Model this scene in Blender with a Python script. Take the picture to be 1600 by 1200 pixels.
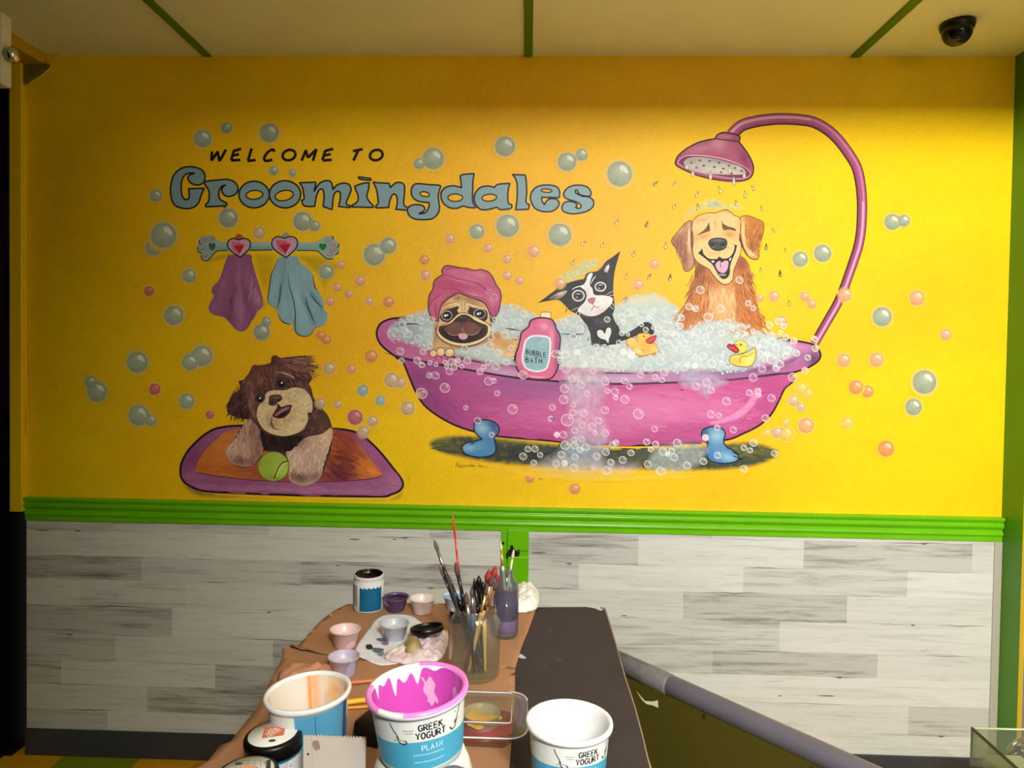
import bpy, math, random
import numpy as np
from mathutils import Vector, Matrix, noise
from mathutils.geometry import delaunay_2d_cdt

for o in list(bpy.data.objects): bpy.data.objects.remove(o)
SC = bpy.context.scene
COL = SC.collection
rnd = random.Random(7)

# ------------------------------------------------------------------ camera
F_PX = 1100.0
YAW, PITCH, ROLL, CX, CY = -0.0313, -0.0222, 0.0145, 789.97, 582.2
CAM = Vector((0.0, 0.0, 1.568))
D = 2.645                       # distance of the painted wall
XL, XR = -1.924, 1.760          # wall ends
ZC = 2.689                      # ceiling
fw = Vector((math.sin(YAW)*math.cos(PITCH), math.cos(YAW)*math.cos(PITCH), math.sin(PITCH)))
r0 = fw.cross(Vector((0, 0, 1))).normalized(); u0 = r0.cross(fw)
RT = math.cos(ROLL)*r0 + math.sin(ROLL)*u0
UP = -math.sin(ROLL)*r0 + math.cos(ROLL)*u0
cam_data = bpy.data.cameras.new('camera'); cam = bpy.data.objects.new('camera', cam_data); COL.objects.link(cam)
cam.matrix_world = Matrix(((RT.x, UP.x, -fw.x, CAM.x), (RT.y, UP.y, -fw.y, CAM.y), (RT.z, UP.z, -fw.z, CAM.z), (0, 0, 0, 1)))
cam_data.sensor_width = 36; cam_data.lens = 36*F_PX/1600
cam_data.shift_x = (800-CX)/1600; cam_data.shift_y = (CY-600)/1600
cam_data.clip_start = 0.02
SC.camera = cam

# ------------------------------------------------------------------ world, lights, exposure
SC.view_settings.view_transform = 'Standard'; SC.view_settings.look = 'None'
SC.view_settings.gamma = 1; SC.view_settings.use_curve_mapping = False
SC.view_settings.exposure = 0.0
SC.cycles.transparent_max_bounces = 48
world = bpy.data.worlds.new('world'); SC.world = world; world.use_nodes = True
world.node_tree.nodes['Background'].inputs[0].default_value = (0.93, 1.0, 0.88, 1)
world.node_tree.nodes['Background'].inputs[1].default_value = 0.10

def area(name, loc, direction, sx, sy, power, color=(1, 1, 1), spread=180):
    l = bpy.data.lights.new(name, 'AREA'); l.shape = 'RECTANGLE'; l.size = sx; l.size_y = sy
    l.energy = power; l.color = color; l.spread = math.radians(spread)
    o = bpy.data.objects.new(name, l); COL.objects.link(o); o.location = loc
    o.rotation_euler = Vector(direction).to_track_quat('-Z', 'Y').to_euler()
    return o
# linear ceiling lamp behind the added bulkhead, turned towards the right-hand side of the wall
area('ceiling_lamp', (0.50, -1.0, 2.515), (0.785, 0.68, -0.26), 0.9, 0.05, 162, (1.0, 0.985, 0.95), 160)
area('fill_light', (1.5, -0.5, 2.45), (0.25, 0.55, -1), 0.8, 0.5, 14, (1.0, 0.98, 0.93))  # unseen fill light added to lift the ambient from the right

# ------------------------------------------------------------------ helpers
def lin(c):
    return tuple((v/255/12.92 if v/255 <= 0.04045 else ((v/255+0.055)/1.055)**2.4) for v in c[:3])

def ray(px, py):
    return (fw + RT*((px-CX)/F_PX) - UP*((py-CY)/F_PX))
def on_z(px, py, z):
    d = ray(px, py); t = (z-CAM.z)/d.z; return CAM + d*t
def on_y(px, py, y):
    d = ray(px, py); return CAM + d*(y/d.y)
def wallm(px, py, lift=0.0):
    p = on_y(px, py, D); p.y -= lift; return p
def zpix(px, py):
    return on_y(px, py, D).z
def xpix(px, py):
    return on_y(px, py, D).x

def tag(o, label=None, cat=None, group=None, kind=None):
    if label: o['label'] = label
    if cat: o['category'] = cat
    if group: o['group'] = group
    if kind: o['kind'] = kind
    return o
def empty(name, loc, label, cat, group=None):
    o = bpy.data.objects.new(name, None); COL.objects.link(o); o.location = loc; o.empty_display_size = .02
    return tag(o, label, cat, group)

def mat(name, rgb, rough=0.5, metallic=0.0, bump=0.0, bscale=60, var=0.0, vscale=4, trans=0.0, alpha=1.0, ior=1.45,
        attr=False, use_alpha=False, coat=0.0, spec=0.5, sss=0.0, bdist=0.002):
    m = bpy.data.materials.new(name); m.use_nodes = True
    nt = m.node_tree; b = nt.nodes['Principled BSDF']
    b.inputs['Roughness'].default_value = rough; b.inputs['Metallic'].default_value = metallic
    b.inputs['Specular IOR Level'].default_value = spec
    b.inputs['Transmission Weight'].default_value = trans; b.inputs['IOR'].default_value = ior
    b.inputs['Coat Weight'].default_value = coat
    b.inputs['Subsurface Weight'].default_value = sss
    if sss: b.inputs['Subsurface Scale'].default_value = 0.01
    b.inputs['Alpha'].default_value = alpha
    c = lin(rgb)
    b.inputs['Base Color'].default_value = (*c, 1)
    tc = nt.nodes.new('ShaderNodeTexCoord')
    if attr:
        a = nt.nodes.new('ShaderNodeAttribute'); a.attribute_name = 'Col'
        src = a.outputs['Color']
        if use_alpha: nt.links.new(a.outputs['Alpha'], b.inputs['Alpha'])
    else:
        rgbn = nt.nodes.new('ShaderNodeRGB'); rgbn.outputs[0].default_value = (*c, 1); src = rgbn.outputs[0]
    n = nt.nodes.new('ShaderNodeTexNoise'); n.inputs['Scale'].default_value = vscale; n.inputs['Detail'].default_value = 6
    nt.links.new(tc.outputs['Object'], n.inputs['Vector'])
    mr = nt.nodes.new('ShaderNodeMapRange'); mr.inputs['From Min'].default_value = .25; mr.inputs['From Max'].default_value = .75
    mr.inputs['To Min'].default_value = 1-var; mr.inputs['To Max'].default_value = 1+var
    nt.links.new(n.outputs['Fac'], mr.inputs['Value'])
    mx = nt.nodes.new('ShaderNodeVectorMath'); mx.operation = 'SCALE'
    nt.links.new(src, mx.inputs[0]); nt.links.new(mr.outputs['Result'], mx.inputs['Scale'])
    nt.links.new(mx.outputs['Vector'], b.inputs['Base Color'])
    if bump:
        n2 = nt.nodes.new('ShaderNodeTexNoise'); n2.inputs['Scale'].default_value = bscale; n2.inputs['Detail'].default_value = 3
        nt.links.new(tc.outputs['Object'], n2.inputs['Vector'])
        bp = nt.nodes.new('ShaderNodeBump'); bp.inputs['Strength'].default_value = bump; bp.inputs['Distance'].default_value = bdist
        nt.links.new(n2.outputs['Fac'], bp.inputs['Height']); nt.links.new(bp.outputs['Normal'], b.inputs['Normal'])
    return m

def clear(name, rgb=(255, 255, 255), fac=0.95, rough=0.05):
    """thin clear glass or plastic: see-through, glossy at grazing angles, a little milk where fac < 1"""
    m = bpy.data.materials.new(name); m.use_nodes = True; nt = m.node_tree
    for n in list(nt.nodes): nt.nodes.remove(n)
    out = nt.nodes.new('ShaderNodeOutputMaterial'); t = nt.nodes.new('ShaderNodeBsdfTransparent'); t.inputs[0].default_value = (*lin(rgb), 1)
    g = nt.nodes.new('ShaderNodeBsdfGlossy'); g.inputs['Color'].default_value = (.9, .9, .9, 1); g.inputs['Roughness'].default_value = rough
    p = nt.nodes.new('ShaderNodeBsdfPrincipled'); p.inputs['Base Color'].default_value = (*lin(rgb), 1); p.inputs['Roughness'].default_value = max(rough, .1)
    lw = nt.nodes.new('ShaderNodeLayerWeight'); lw.inputs['Blend'].default_value = 0.5
    pw = nt.nodes.new('ShaderNodeMath'); pw.operation = 'POWER'; pw.inputs[1].default_value = 3.5; nt.links.new(lw.outputs['Facing'], pw.inputs[0])
    ma = nt.nodes.new('ShaderNodeMath'); ma.operation = 'MULTIPLY_ADD'; ma.inputs[1].default_value = 0.6; ma.inputs[2].default_value = 0.04
    nt.links.new(pw.outputs[0], ma.inputs[0]); ma.use_clamp = True
    mx = nt.nodes.new('ShaderNodeMixShader'); nt.links.new(ma.outputs[0], mx.inputs[0]); nt.links.new(t.outputs[0], mx.inputs[1]); nt.links.new(g.outputs[0], mx.inputs[2])
    m2 = nt.nodes.new('ShaderNodeMixShader'); m2.inputs[0].default_value = 1-fac; nt.links.new(mx.outputs[0], m2.inputs[1]); nt.links.new(p.outputs[0], m2.inputs[2])
    nt.links.new(m2.outputs[0], out.inputs[0])
    return m

def mk(name, verts, faces, m, parent=None, smooth=False, cols=None, bevel=0, loc=None, subsurf=0):
    me = bpy.data.meshes.new(name); me.from_pydata([tuple(v) for v in verts], [], faces); me.materials.append(m)
    if cols is not None:
        a = me.color_attributes.new('Col', 'FLOAT_COLOR', 'POINT')
        a.data.foreach_set('color', np.array(cols, dtype=np.float32).ravel())
    if smooth: me.polygons.foreach_set('use_smooth', [True]*len(me.polygons))
    me.update()
    o = bpy.data.objects.new(name, me); COL.objects.link(o)
    if parent: o.parent = parent
    if loc is not None: o.location = loc
    if bevel:
        b = o.modifiers.new('bevel', 'BEVEL'); b.width = bevel; b.segments = 3; b.limit_method = 'ANGLE'
    if subsurf:
        s = o.modifiers.new('sub', 'SUBSURF'); s.levels = subsurf; s.render_levels = subsurf
    return o

def boxv(x0, x1, y0, y1, z0, z1):
    v = [(x0, y0, z0), (x1, y0, z0), (x1, y1, z0), (x0, y1, z0), (x0, y0, z1), (x1, y0, z1), (x1, y1, z1), (x0, y1, z1)]
    f = [(0, 3, 2, 1), (4, 5, 6, 7), (0, 1, 5, 4), (1, 2, 6, 5), (2, 3, 7, 6), (3, 0, 4, 7)]
    return v, f
def box(name, x0, x1, y0, y1, z0, z1, m, parent=None, bevel=0):
    v, f = boxv(x0, x1, y0, y1, z0, z1); return mk(name, v, f, m, parent, bevel=bevel)

def lathe(name, prof, m, parent=None, segs=48, wob=None, loc=None, cap0=False, cap1=False, smooth=True, cols=None):
    v, f, c = [], [], []
    n = len(prof)
    for i, (r, z) in enumerate(prof):
        for k in range(segs):
            a = 2*math.pi*k/segs; rr = r
            zz = z
            if wob: rr, zz = wob(r, z, a, i)
            v.append((rr*math.cos(a), rr*math.sin(a), zz))
            if cols: c.append(cols(i, a, r, z))
    for i in range(n-1):
        for k in range(segs):
            k2 = (k+1) % segs
            f.append((i*segs+k, i*segs+k2, (i+1)*segs+k2, (i+1)*segs+k))
    if cap0: f.append(tuple(range(segs-1, -1, -1)))
    if cap1: f.append(tuple((n-1)*segs+k for k in range(segs)))
    return mk(name, v, f, m, parent, smooth=smooth, loc=loc, cols=c if cols else None)

def tube_mesh(pts, radii, segs=12):
    pts = [Vector(p) for p in pts]; v, f = [], []
    prev = None
    for i, p in enumerate(pts):
        t = (pts[min(i+1, len(pts)-1)]-pts[max(i-1, 0)]).normalized()
        if prev is None:
            a = t.orthogonal().normalized()
        else:
            a = (prev - t*prev.dot(t)).normalized()
        prev = a; b = t.cross(a)
        for k in range(segs):
            an = 2*math.pi*k/segs
            v.append(p + (a*math.cos(an)+b*math.sin(an))*radii[i])
    for i in range(len(pts)-1):
        for k in range(segs):
            k2 = (k+1) % segs
            f.append((i*segs+k, i*segs+k2, (i+1)*segs+k2, (i+1)*segs+k))
    f.append(tuple(range(segs-1, -1, -1))); f.append(tuple((len(pts)-1)*segs+k for k in range(segs)))
    return v, f
def tube(name, pts, radii, m, parent=None, segs=12):
    v, f = tube_mesh(pts, radii, segs); return mk(name, v, f, m, parent, smooth=True)

# ---------------------------------------------------------------- flat paint: shapes laid on a surface
def catmull(pts, closed=True, sub=6):
    n = len(pts); out = []
    rng = range(n if closed else n-1)
    for i in rng:
        if closed: p0, p1, p2, p3 = pts[i-1], pts[i], pts[(i+1) % n], pts[(i+2) % n]
        else: p0, p1, p2, p3 = pts[max(i-1, 0)], pts[i], pts[i+1], pts[min(i+2, n-1)]
        if p1 == p2: continue
        for k in range(sub):
            t = k/sub; t2 = t*t; t3 = t2*t
            out.append(tuple(0.5*(2*p1[j]+(p2[j]-p0[j])*t+(2*p0[j]-5*p1[j]+4*p2[j]-p3[j])*t2+(3*p1[j]-p0[j]-3*p2[j]+p3[j])*t3) for j in range(2)))
    if not closed: out.append(tuple(pts[-1][:2]))
    return out
def ell(x, y, rx, ry=None, ang=0, n=28):
    ry = ry or rx; a = math.radians(ang)
    return [(x+rx*math.cos(t)*math.cos(a)-ry*math.sin(t)*math.sin(a), y+rx*math.cos(t)*math.sin(a)+ry*math.sin(t)*math.cos(a)) for t in [2*math.pi*i/n for i in range(n)]]
def inside_np(poly_list, X, Y):
    ins = np.zeros(X.shape, bool)
    for poly in poly_list:
        P = np.array(poly); x1, y1 = P[:, 0], P[:, 1]; x2, y2 = np.roll(x1, -1), np.roll(y1, -1)
        for a, b, c, d in zip(x1, y1, x2, y2):
            if b == d: continue
            cond = ((b > Y) != (d > Y)) & (X < (c-a)*(Y-b)/(d-b)+a)
            ins ^= cond
    return ins
def dist_np(poly, X, Y):
    P = np.array(poly); Q = np.roll(P, -1, 0); best = np.full(X.shape, 1e9)
    for (a, b), (c, d) in zip(P, Q):
        dx, dy = c-a, d-b; L = dx*dx+dy*dy+1e-12
        t = np.clip(((X-a)*dx+(Y-b)*dy)/L, 0, 1)
        best = np.minimum(best, np.hypot(X-a-t*dx, Y-b-t*dy))
    return best

DZ = 0.00001
CANVAS = np.full((1210, 1610, 3), np.nan)        # what has been painted so far, by photo pixel
def bgcol(pts, lum):
    """colour of the paint already on the wall at these points (linear)"""
    out = []
    for x, y in pts:
        c = CANVAS[min(1209, max(0, int(y))), min(1609, max(0, int(x)))]
        out.append(ground_col(x, y)[:3] if c[0] != c[0] else tuple(c))
    return out
def splat(pts, faces, cols):
    P = np.array(pts)[:, :2]; C = np.array(cols)[:, :3]
    for fc in faces:
        q = P[list(fc)]; c = C[list(fc)].mean(0); (x0, y0), (x1, y1) = q.min(0), q.max(0)
        if x1-x0 < 3.6 and y1-y0 < 3.6:
            CANVAS[max(0, int(y0+.5)):max(0, int(y1+.5))+1, max(0, int(x0+.5)):max(0, int(x1+.5))+1] = c if (x1-x0 > .8 and y1-y0 > .8) or True else c
        else:
            gx, gy = np.meshgrid(np.arange(int(x0), int(x1)+2), np.arange(int(y0), int(y1)+2)); gx = gx.ravel(); gy = gy.ravel()
            ok = inside_np([q], gx+.5, gy+.5) & (gx >= 0) & (gy >= 0) & (gx < 1610) & (gy < 1210)
            CANVAS[gy[ok], gx[ok]] = c
def flat_bg(rgb):
    c = lin(rgb); return lambda pts, lum: [c]*len(pts)
class Paint:
    def __init__(self, mapper, z=0.0001, lum=1.0, crop=None):
        self.m = mapper; self.z = z; self.lum = lum; self.v = []; self.f = []; self.c = []; self.crop(crop)
        self.bg = None; self.last = None
    def crop(self, c):
        self.cx, self.cy, self.cs = c if c else (0, 0, 1)
        return self
    def T(self, p): return (self.cx+p[0]*self.cs, self.cy+p[1]*self.cs)
    def col(self, rgb, a=1.0):
        c = lin(rgb); return (min(c[0]/self.lum, .95), min(c[1]/self.lum, .95), min(c[2]/self.lum, .95), a)
    def add(self, pts2, faces, cols, dz=0.0, track=True):
        b = len(self.v)
        if any(c[3] < .999 for c in cols):      # thin paint: mix with what it is painted over
            under = (self.bg or bgcol)(pts2, self.lum)
            cols = [(*(c[j]*c[3]+u[j]*(1-c[3]) for j in range(3)), 1.0) for c, u in zip(cols, under)]
        if self.bg is None and track: splat(pts2, faces, cols)
        for p in pts2: self.v.append(self.m(p[0], p[1], self.z+dz))
        self.f += [tuple(b+i for i in fc) for fc in faces]; self.c += cols
    # colour field with gaussian blobs (in crop units)
    def field(self, X, Y, base, blobs, jit, jscale, seed=0):
        c = np.array(self.col(base)[:3])[None, :]*np.ones((len(X), 1))
        for bl in blobs:
            x, y, rx, ry, ang, rgb, st = bl
            x, y = self.T((x, y)); rx *= self.cs; ry *= self.cs; a = math.radians(ang)
            dx = (X-x)*math.cos(a)+(Y-y)*math.sin(a); dy = -(X-x)*math.sin(a)+(Y-y)*math.cos(a)
            w = (st*np.exp(-((dx/rx)**2+(dy/ry)**2)))[:, None]
            c = c*(1-w)+np.array(self.col(rgb)[:3])[None, :]*w
        if jit:
            sx, sy = jscale
            k = np.array([noise.noise((x/sx+seed*7.1, y/sy, seed*3.3)) for x, y in zip(X, Y)])
            c = c*(1+jit*k*1.6)[:, None]
        return np.clip(c, 0, .95)
    def fill(self, pts, rgb, blobs=(), smooth=True, step=3.0, holes=(), alpha=1.0, soft=0.0, jit=0.06, jscale=(14, 5), sub=5, line=None, lw=1.2, local=True):
        pts = [self.T(p) for p in pts] if local else list(pts)
        poly = catmull(pts, True, sub) if smooth else pts
        # drop near duplicates
        cl = [poly[0]]
        for p in poly[1:]:
            if abs(p[0]-cl[-1][0])+abs(p[1]-cl[-1][1]) > step*.015: cl.append(p)
        if abs(cl[0][0]-cl[-1][0])+abs(cl[0][1]-cl[-1][1]) < step*.015: cl.pop()
        poly = cl
        hp = [[self.T(p) for p in h] for h in holes]
        P = np.array(poly); x0, y0 = P.min(0); x1, y1 = P.max(0)
        gx, gy = np.meshgrid(np.arange(x0+step*.5, x1, step), np.arange(y0+step*.5, y1, step))
        gx[1::2] += step*.5
        gx, gy = gx.ravel(), gy.ravel()
        ok = inside_np([poly]+hp, gx, gy)
        gx, gy = gx[ok], gy[ok]
        if len(gx):
            dd = dist_np(poly, gx, gy)
            for h in hp: dd = np.minimum(dd, dist_np(h, gx, gy))
            ok = dd > step*.35; gx, gy, dd = gx[ok], gy[ok], dd[ok]
        V = [Vector(p) for p in poly]; E = [(i, (i+1) % len(poly)) for i in range(len(poly))]
        for h in hp:
            b = len(V); V += [Vector(p) for p in h]; E += [(b+i, b+(i+1) % len(h)) for i in range(len(h))]
        V += [Vector((a, b)) for a, b in zip(gx, gy)]
        vo, eo, fo, _, _, _ = delaunay_2d_cdt(V, E, [], 0, 1e-5)
        VX = np.array([v.x for v in vo]); VY = np.array([v.y for v in vo])
        F = np.array([f for f in fo if len(f) == 3])
        if not len(F): return self
        cxs, cys = VX[F].mean(1), VY[F].mean(1)
        F = F[inside_np([poly]+hp, cxs, cys)]
        c = self.field(VX, VY, rgb, blobs, jit, jscale, seed=len(self.v) % 97)
        if soft:
            dv = dist_np(poly, VX, VY); al = alpha*np.clip(dv/(soft*self.cs), 0, 1)**1.2
            al = al*np.array([1+0.35*noise.noise((x/6, y/6, 4.2)) for x, y in zip(VX, VY)]); al = np.clip(al, 0, 1)
        else:
            al = np.full(len(VX), alpha)
        if local: self.last = (rgb, blobs)
        self.add(list(zip(VX, VY)), [tuple(f) for f in F], [(*a, b) for a, b in zip(c.tolist(), al.tolist())])
        self.z += DZ
        if line: self.stroke(poly, lw*1.3, line, closed=True, local=False, smooth=False)
        return self
    def stroke(self, pts, w, rgb, closed=False, local=True, smooth=True, taper=0.0, alpha=1.0, dz=0.0, bump=True, sub=6, raw=None):
        if local: pts = [self.T(p) for p in pts]; w = w*self.cs
        if smooth and len(pts) > 2: pts = catmull(pts, closed, sub)
        n = len(pts); L, Rr = [], []
        for i, p in enumerate(pts):
            if closed: a, b = pts[i-1], pts[(i+1) % n]
            else: a, b = pts[max(i-1, 0)], pts[min(i+1, n-1)]
            dx, dy = b[0]-a[0], b[1]-a[1]; l = math.hypot(dx, dy) or 1
            t = i/(n-1) if n > 1 else 0
            ww = w*.5
            if taper and not closed:
                ww *= max(0.06, 1-taper*abs(2*t-1)**1.5) if taper <= 1 else max(0.05, 1-t**(3-taper))
            L.append((p[0]-dy/l*ww, p[1]+dx/l*ww)); Rr.append((p[0]+dy/l*ww, p[1]-dx/l*ww))
        V = L+Rr; f = [(i, i+1, n+i+1, n+i) for i in range(n-1)]
        if closed: f.append((n-1, 0, n, 2*n-1))
        c = (*raw, 1.0) if raw is not None else self.col(rgb, alpha)
        self.add(V, f, [c]*(2*n), dz, track=raw is None)
        if bump: self.z += DZ*.5
        return self
    def ring(self, x, y, r, w, rgb, ry=None, ang=0, alpha=1):
        return self.stroke(ell(x, y, r, ry or r, ang, 22), w, rgb, closed=True, smooth=False, alpha=alpha)
    def dot(self, x, y, rx, rgb, ry=None, ang=0, alpha=1.0, n=16):
        pts = [self.T(p) for p in ell(x, y, rx, ry or rx, ang, n)]
        self.add(pts, [tuple(range(n))], [self.col(rgb, alpha)]*n); self.z += DZ*.5; return self
    def glow(self, x, y, r_in, r_out, rgb, alpha, ry=None):
        """soft halo: disc of r_in fading to nothing at r_out"""
        n = 24; X, Y = self.T((x, y)); ri, ro = r_in*self.cs, r_out*self.cs; k = (ry/r_in if ry else 1)
        v = [(X, Y)]+[(X+ri*math.cos(2*math.pi*i/n), Y+k*ri*math.sin(2*math.pi*i/n)) for i in range(n)]+[(X+ro*math.cos(2*math.pi*i/n), Y+k*ro*math.sin(2*math.pi*i/n)) for i in range(n)]
        f = [(0, 1+i, 1+(i+1) % n) for i in range(n)]+[(1+i, 1+n+i, 1+n+(i+1) % n, 1+(i+1) % n) for i in range(n)]
        self.add(v, f, [self.col(rgb, alpha)]*(n+1)+[self.col(rgb, 0.0)]*n); self.z += DZ*.5; return self
    def hairs(self, region, n, dirf, length, w, cols, seed=1, alpha=1.0, curl=.25, smooth=True, cf=None, lvl=36, over=False):
        """brush hairs inside a region; dirf(x,y)->angle in degrees (crop units), cols list of rgb or cf(x,y)"""
        R = random.Random(seed); poly = [self.T(p) for p in region]
        if smooth: poly = catmull(poly, True, 4)
        P = np.array(poly); (x0, y0), (x1, y1) = P.min(0), P.max(0)
        X = np.array([R.uniform(x0, x1) for _ in range(n*4)]); Y = np.array([R.uniform(y0, y1) for _ in range(n*4)])
        ok = inside_np([poly], X, Y); X, Y = X[ok][:n], Y[ok][:n]
        for i, (x, y) in enumerate(zip(X, Y)):
            lx, ly = (x-self.cx)/self.cs, (y-self.cy)/self.cs
            a = math.radians(dirf(lx, ly)+R.uniform(-14, 14)); cv = R.uniform(-curl, curl); L = length*self.cs*R.uniform(.6, 1.3)
            pts = []; px, py = x, y
            for k in range(4):
                pts.append((px, py)); px += math.cos(a)*L/3; py += math.sin(a)*L/3; a += cv
            c = cf(lx, ly, R) if cf else (R.choice(cols) if cols else None)
            if not over:
                PX = np.array([p[0] for p in pts]); PY = np.array([p[1] for p in pts]); ins = inside_np([poly], PX, PY)
                while len(pts) > 1 and not ins[len(pts)-1]: pts.pop()
                if len(pts) < 2: continue
            base = self.field(np.array([x]), np.array([y]), *self.last, 0, (1, 1))[0] if self.last else self.col(c)[:3]
            if c is None: k = R.uniform(1-alpha, 1+alpha); cc = [min(.95, v*k) for v in base]
            else: cl = self.col(c)[:3]; cc = [cl[j]*alpha+base[j]*(1-alpha) for j in range(3)]
            self.stroke(pts, w*self.cs*R.uniform(.6, 1.3), None, local=False, smooth=False, taper=.9, dz=(i % lvl)*.000001, bump=False, raw=cc)
        self.z += .000001*lvl+.000004
        return self
    def build(self, name, parent, label=None, kind=None):
        m = M['paint']
        if getattr(self, 'mat', None): m = self.mat
        o = mk(name, self.v, self.f, m, parent, cols=self.c)
        return tag(o, label, kind=kind)

# simple stroke alphabet, unit box, y down
GL = {'A': [[(0, 1), (.5, 0), (1, 1)], [(.2, .62), (.8, .62)]], 'B': [[(0, 0), (0, 1)], [(0, 0), (.7, .05), (.75, .38), (0, .47)], [(0, .47), (.9, .55), (.85, .95), (0, 1)]],
      'C': [[(1, .15), (.6, 0), (.1, .2), (0, .6), (.3, .98), (.9, .95)]], 'D': [[(0, 0), (0, 1), (.7, .9), (1, .5), (.7, .1), (0, 0)]],
      'E': [[(.95, 0), (0, 0), (0, 1), (.95, 1)], [(0, .48), (.8, .48)]], 'G': [[(.95, .15), (.55, 0), (.1, .2), (0, .55), (.2, .9), (.6, 1), (.95, .85), (.95, .55), (.55, .55)]],
      'H': [[(0, 0), (0, 1)], [(1, 0), (1, 1)], [(0, .5), (1, .5)]], 'I': [[(.5, 0), (.5, 1)]], 'K': [[(0, 0), (0, 1)], [(.95, 0), (0, .55)], [(.3, .4), (1, 1)]],
      'L': [[(0, 0), (0, 1), (.9, 1)]], 'M': [[(0, 1), (.1, 0), (.5, .7), (.9, 0), (1, 1)]], 'N': [[(0, 1), (0, 0), (1, 1), (1, 0)]],
      'O': [[(.5, 0), (.1, .2), (0, .55), (.2, .92), (.55, 1), (.92, .8), (1, .45), (.85, .12), (.5, 0)]], 'P': [[(0, 1), (0, 0), (.8, .05), (.9, .4), (.6, .55), (0, .55)]],
      'R': [[(0, 1), (0, 0), (.8, .05), (.9, .38), (.6, .52), (0, .52)], [(.45, .52), (1, 1)]], 'T': [[(0, 0), (1, 0)], [(.5, 0), (.5, 1)]],
      'U': [[(0, 0), (.02, .7), (.3, 1), (.7, 1), (.98, .7), (1, 0)]], 'Y': [[(0, 0), (.5, .5), (1, 0)], [(.5, .5), (.5, 1)]],
      'S': [[(.95, .12), (.5, 0), (.08, .2), (.25, .45), (.8, .55), (.95, .8), (.5, 1), (.02, .88)]], 'V': [[(0, 0), (.5, 1), (1, 0)]],
      '2': [[(.05, .2), (.5, 0), (.9, .25), (.1, 1), (1, 1)]], '3': [[(.05, .1), (.6, 0), (.85, .25), (.4, .48), (.95, .7), (.5, 1), (0, .88)]], 'Z': [[(0, 0), (1, 0), (0, 1), (1, 1)]]}
def write(P, s, x, y, w, h, lw, rgb, gap=.35, slope=0.0, slant=0.0, local=True):
    for ch in s:
        if ch in GL:
            for pl in GL[ch]:
                pts = []
                for a, b in pl:
                    X = x+a*w+slant*(1-b)*h; Y = y+b*h+slope*(X-x); pts.append((X, Y))
                P.stroke(pts, lw, rgb, smooth=False, local=local)
        y += slope*w*(1+gap); x += w*(1+gap)

M = {}
M['paint'] = mat('mural_paint', (255, 255, 255),   .46, spec=.34, attr=True, bump=.6, bscale=170, var=.03, vscale=60, bdist=.0015)
M['paint_a'] = M['paint']
M['print'] = mat('printed_ink', (255, 255, 255), .45, attr=True)
M['green'] = mat('lime_green_gloss', (106, 186, 6), .28, bump=.12, bscale=35, var=.06, vscale=7)
M['green_d'] = mat('green_trim', (74, 128, 6), .4, bump=.1, bscale=35, var=.08, vscale=5)  # darker green; on the right return, raking shade is put into it
M['yellow'] = mat('yellow_wall_paint', (246, 205, 10), .45, bump=.3, bscale=170)
M['ceil'] = mat('cream_ceiling', (246, 244, 200), .9, bump=.5, bscale=220, var=.06, vscale=3)
M['black'] = mat('black_gloss', (6, 6, 7), .35)
M['dark'] = mat('charcoal_base', (58, 58, 62), .6, var=.1)
M['white'] = mat('white_plastic', (236, 236, 238), .35)
M['kraft'] = mat('kraft_paper', (172, 126, 92), .85, bump=.3, bscale=40, var=.09, vscale=9)
# ================================================================== the room
def struct(o): o['kind'] = 'structure'; return o
# wall with its painted yellow ground
def ground_col(px, py):
    n = noise.noise((px/260, py/150, 1.5)); n2 = noise.noise((px/60, py/40, 9.1)); n3 = noise.noise((px/9, py/5, 3.1))
    o = math.exp(-((px-760)/520)**2-((py-400)/330)**2)          # warmer, more orange paint round the lettering
    o = min(1, max(0, o*.75+n*.45))
    a = Vector((251, 207, 4)); b = Vector((245, 178, 24))
    c = a.lerp(b, o)
    k = 1+.02*n2+.02*n3
    return (*lin((min(255, c.x*k), min(255, c.y*k), max(0, c.z))), 1)
xs = np.linspace(XL, XR, 150); zs = np.linspace(.0, ZC, 100)
def proj(p):
    d = p-CAM; z = d.dot(fw); return CX+F_PX*d.dot(RT)/z, CY-F_PX*d.dot(UP)/z
vv, cc = [], []
for z in zs:
    for x in xs:
        vv.append((x, D, z)); cc.append(ground_col(*proj(Vector((x, D, z)))))
ff = [(j*150+i, j*150+i+1, (j+1)*150+i+1, (j+1)*150+i) for j in range(99) for i in range(149)]
b = len(vv)
for (x, z) in ((XL, 0), (XR, 0), (XR, ZC), (XL, ZC)): vv.append((x, D+.1, z)); cc.append((*lin((240, 200, 20)), 1))
ff += [(b, b+3, b+2, b+1), (0, 149, b+1, b), (99*150, b+3, b+2, 99*150+149)]
ff = [tuple(f) for f in ff]
struct(mk('wall_back', vv, ff, M['paint'], cols=cc))

# ceiling panels (one slab) and green battens
struct(box('ceiling', XL-1.2, XR+1.5, -1.6, D+.1, ZC, ZC+.06, M['ceil']))
for i, (bx, w) in enumerate(((-1.225, .034), (-.0143, .030), (1.182, .034))):
    struct(box('trim_%d' % (i+1), bx-w/2, bx+w/2, -1.2, D, ZC-.006, ZC, M['green_d'], bevel=.002))
# unseen beam added behind the camera to shade the top of the wall
struct(box('trim_9', XL-.3, XR+.6, -.25, -.1, 2.495, ZC, M['ceil']))

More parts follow.
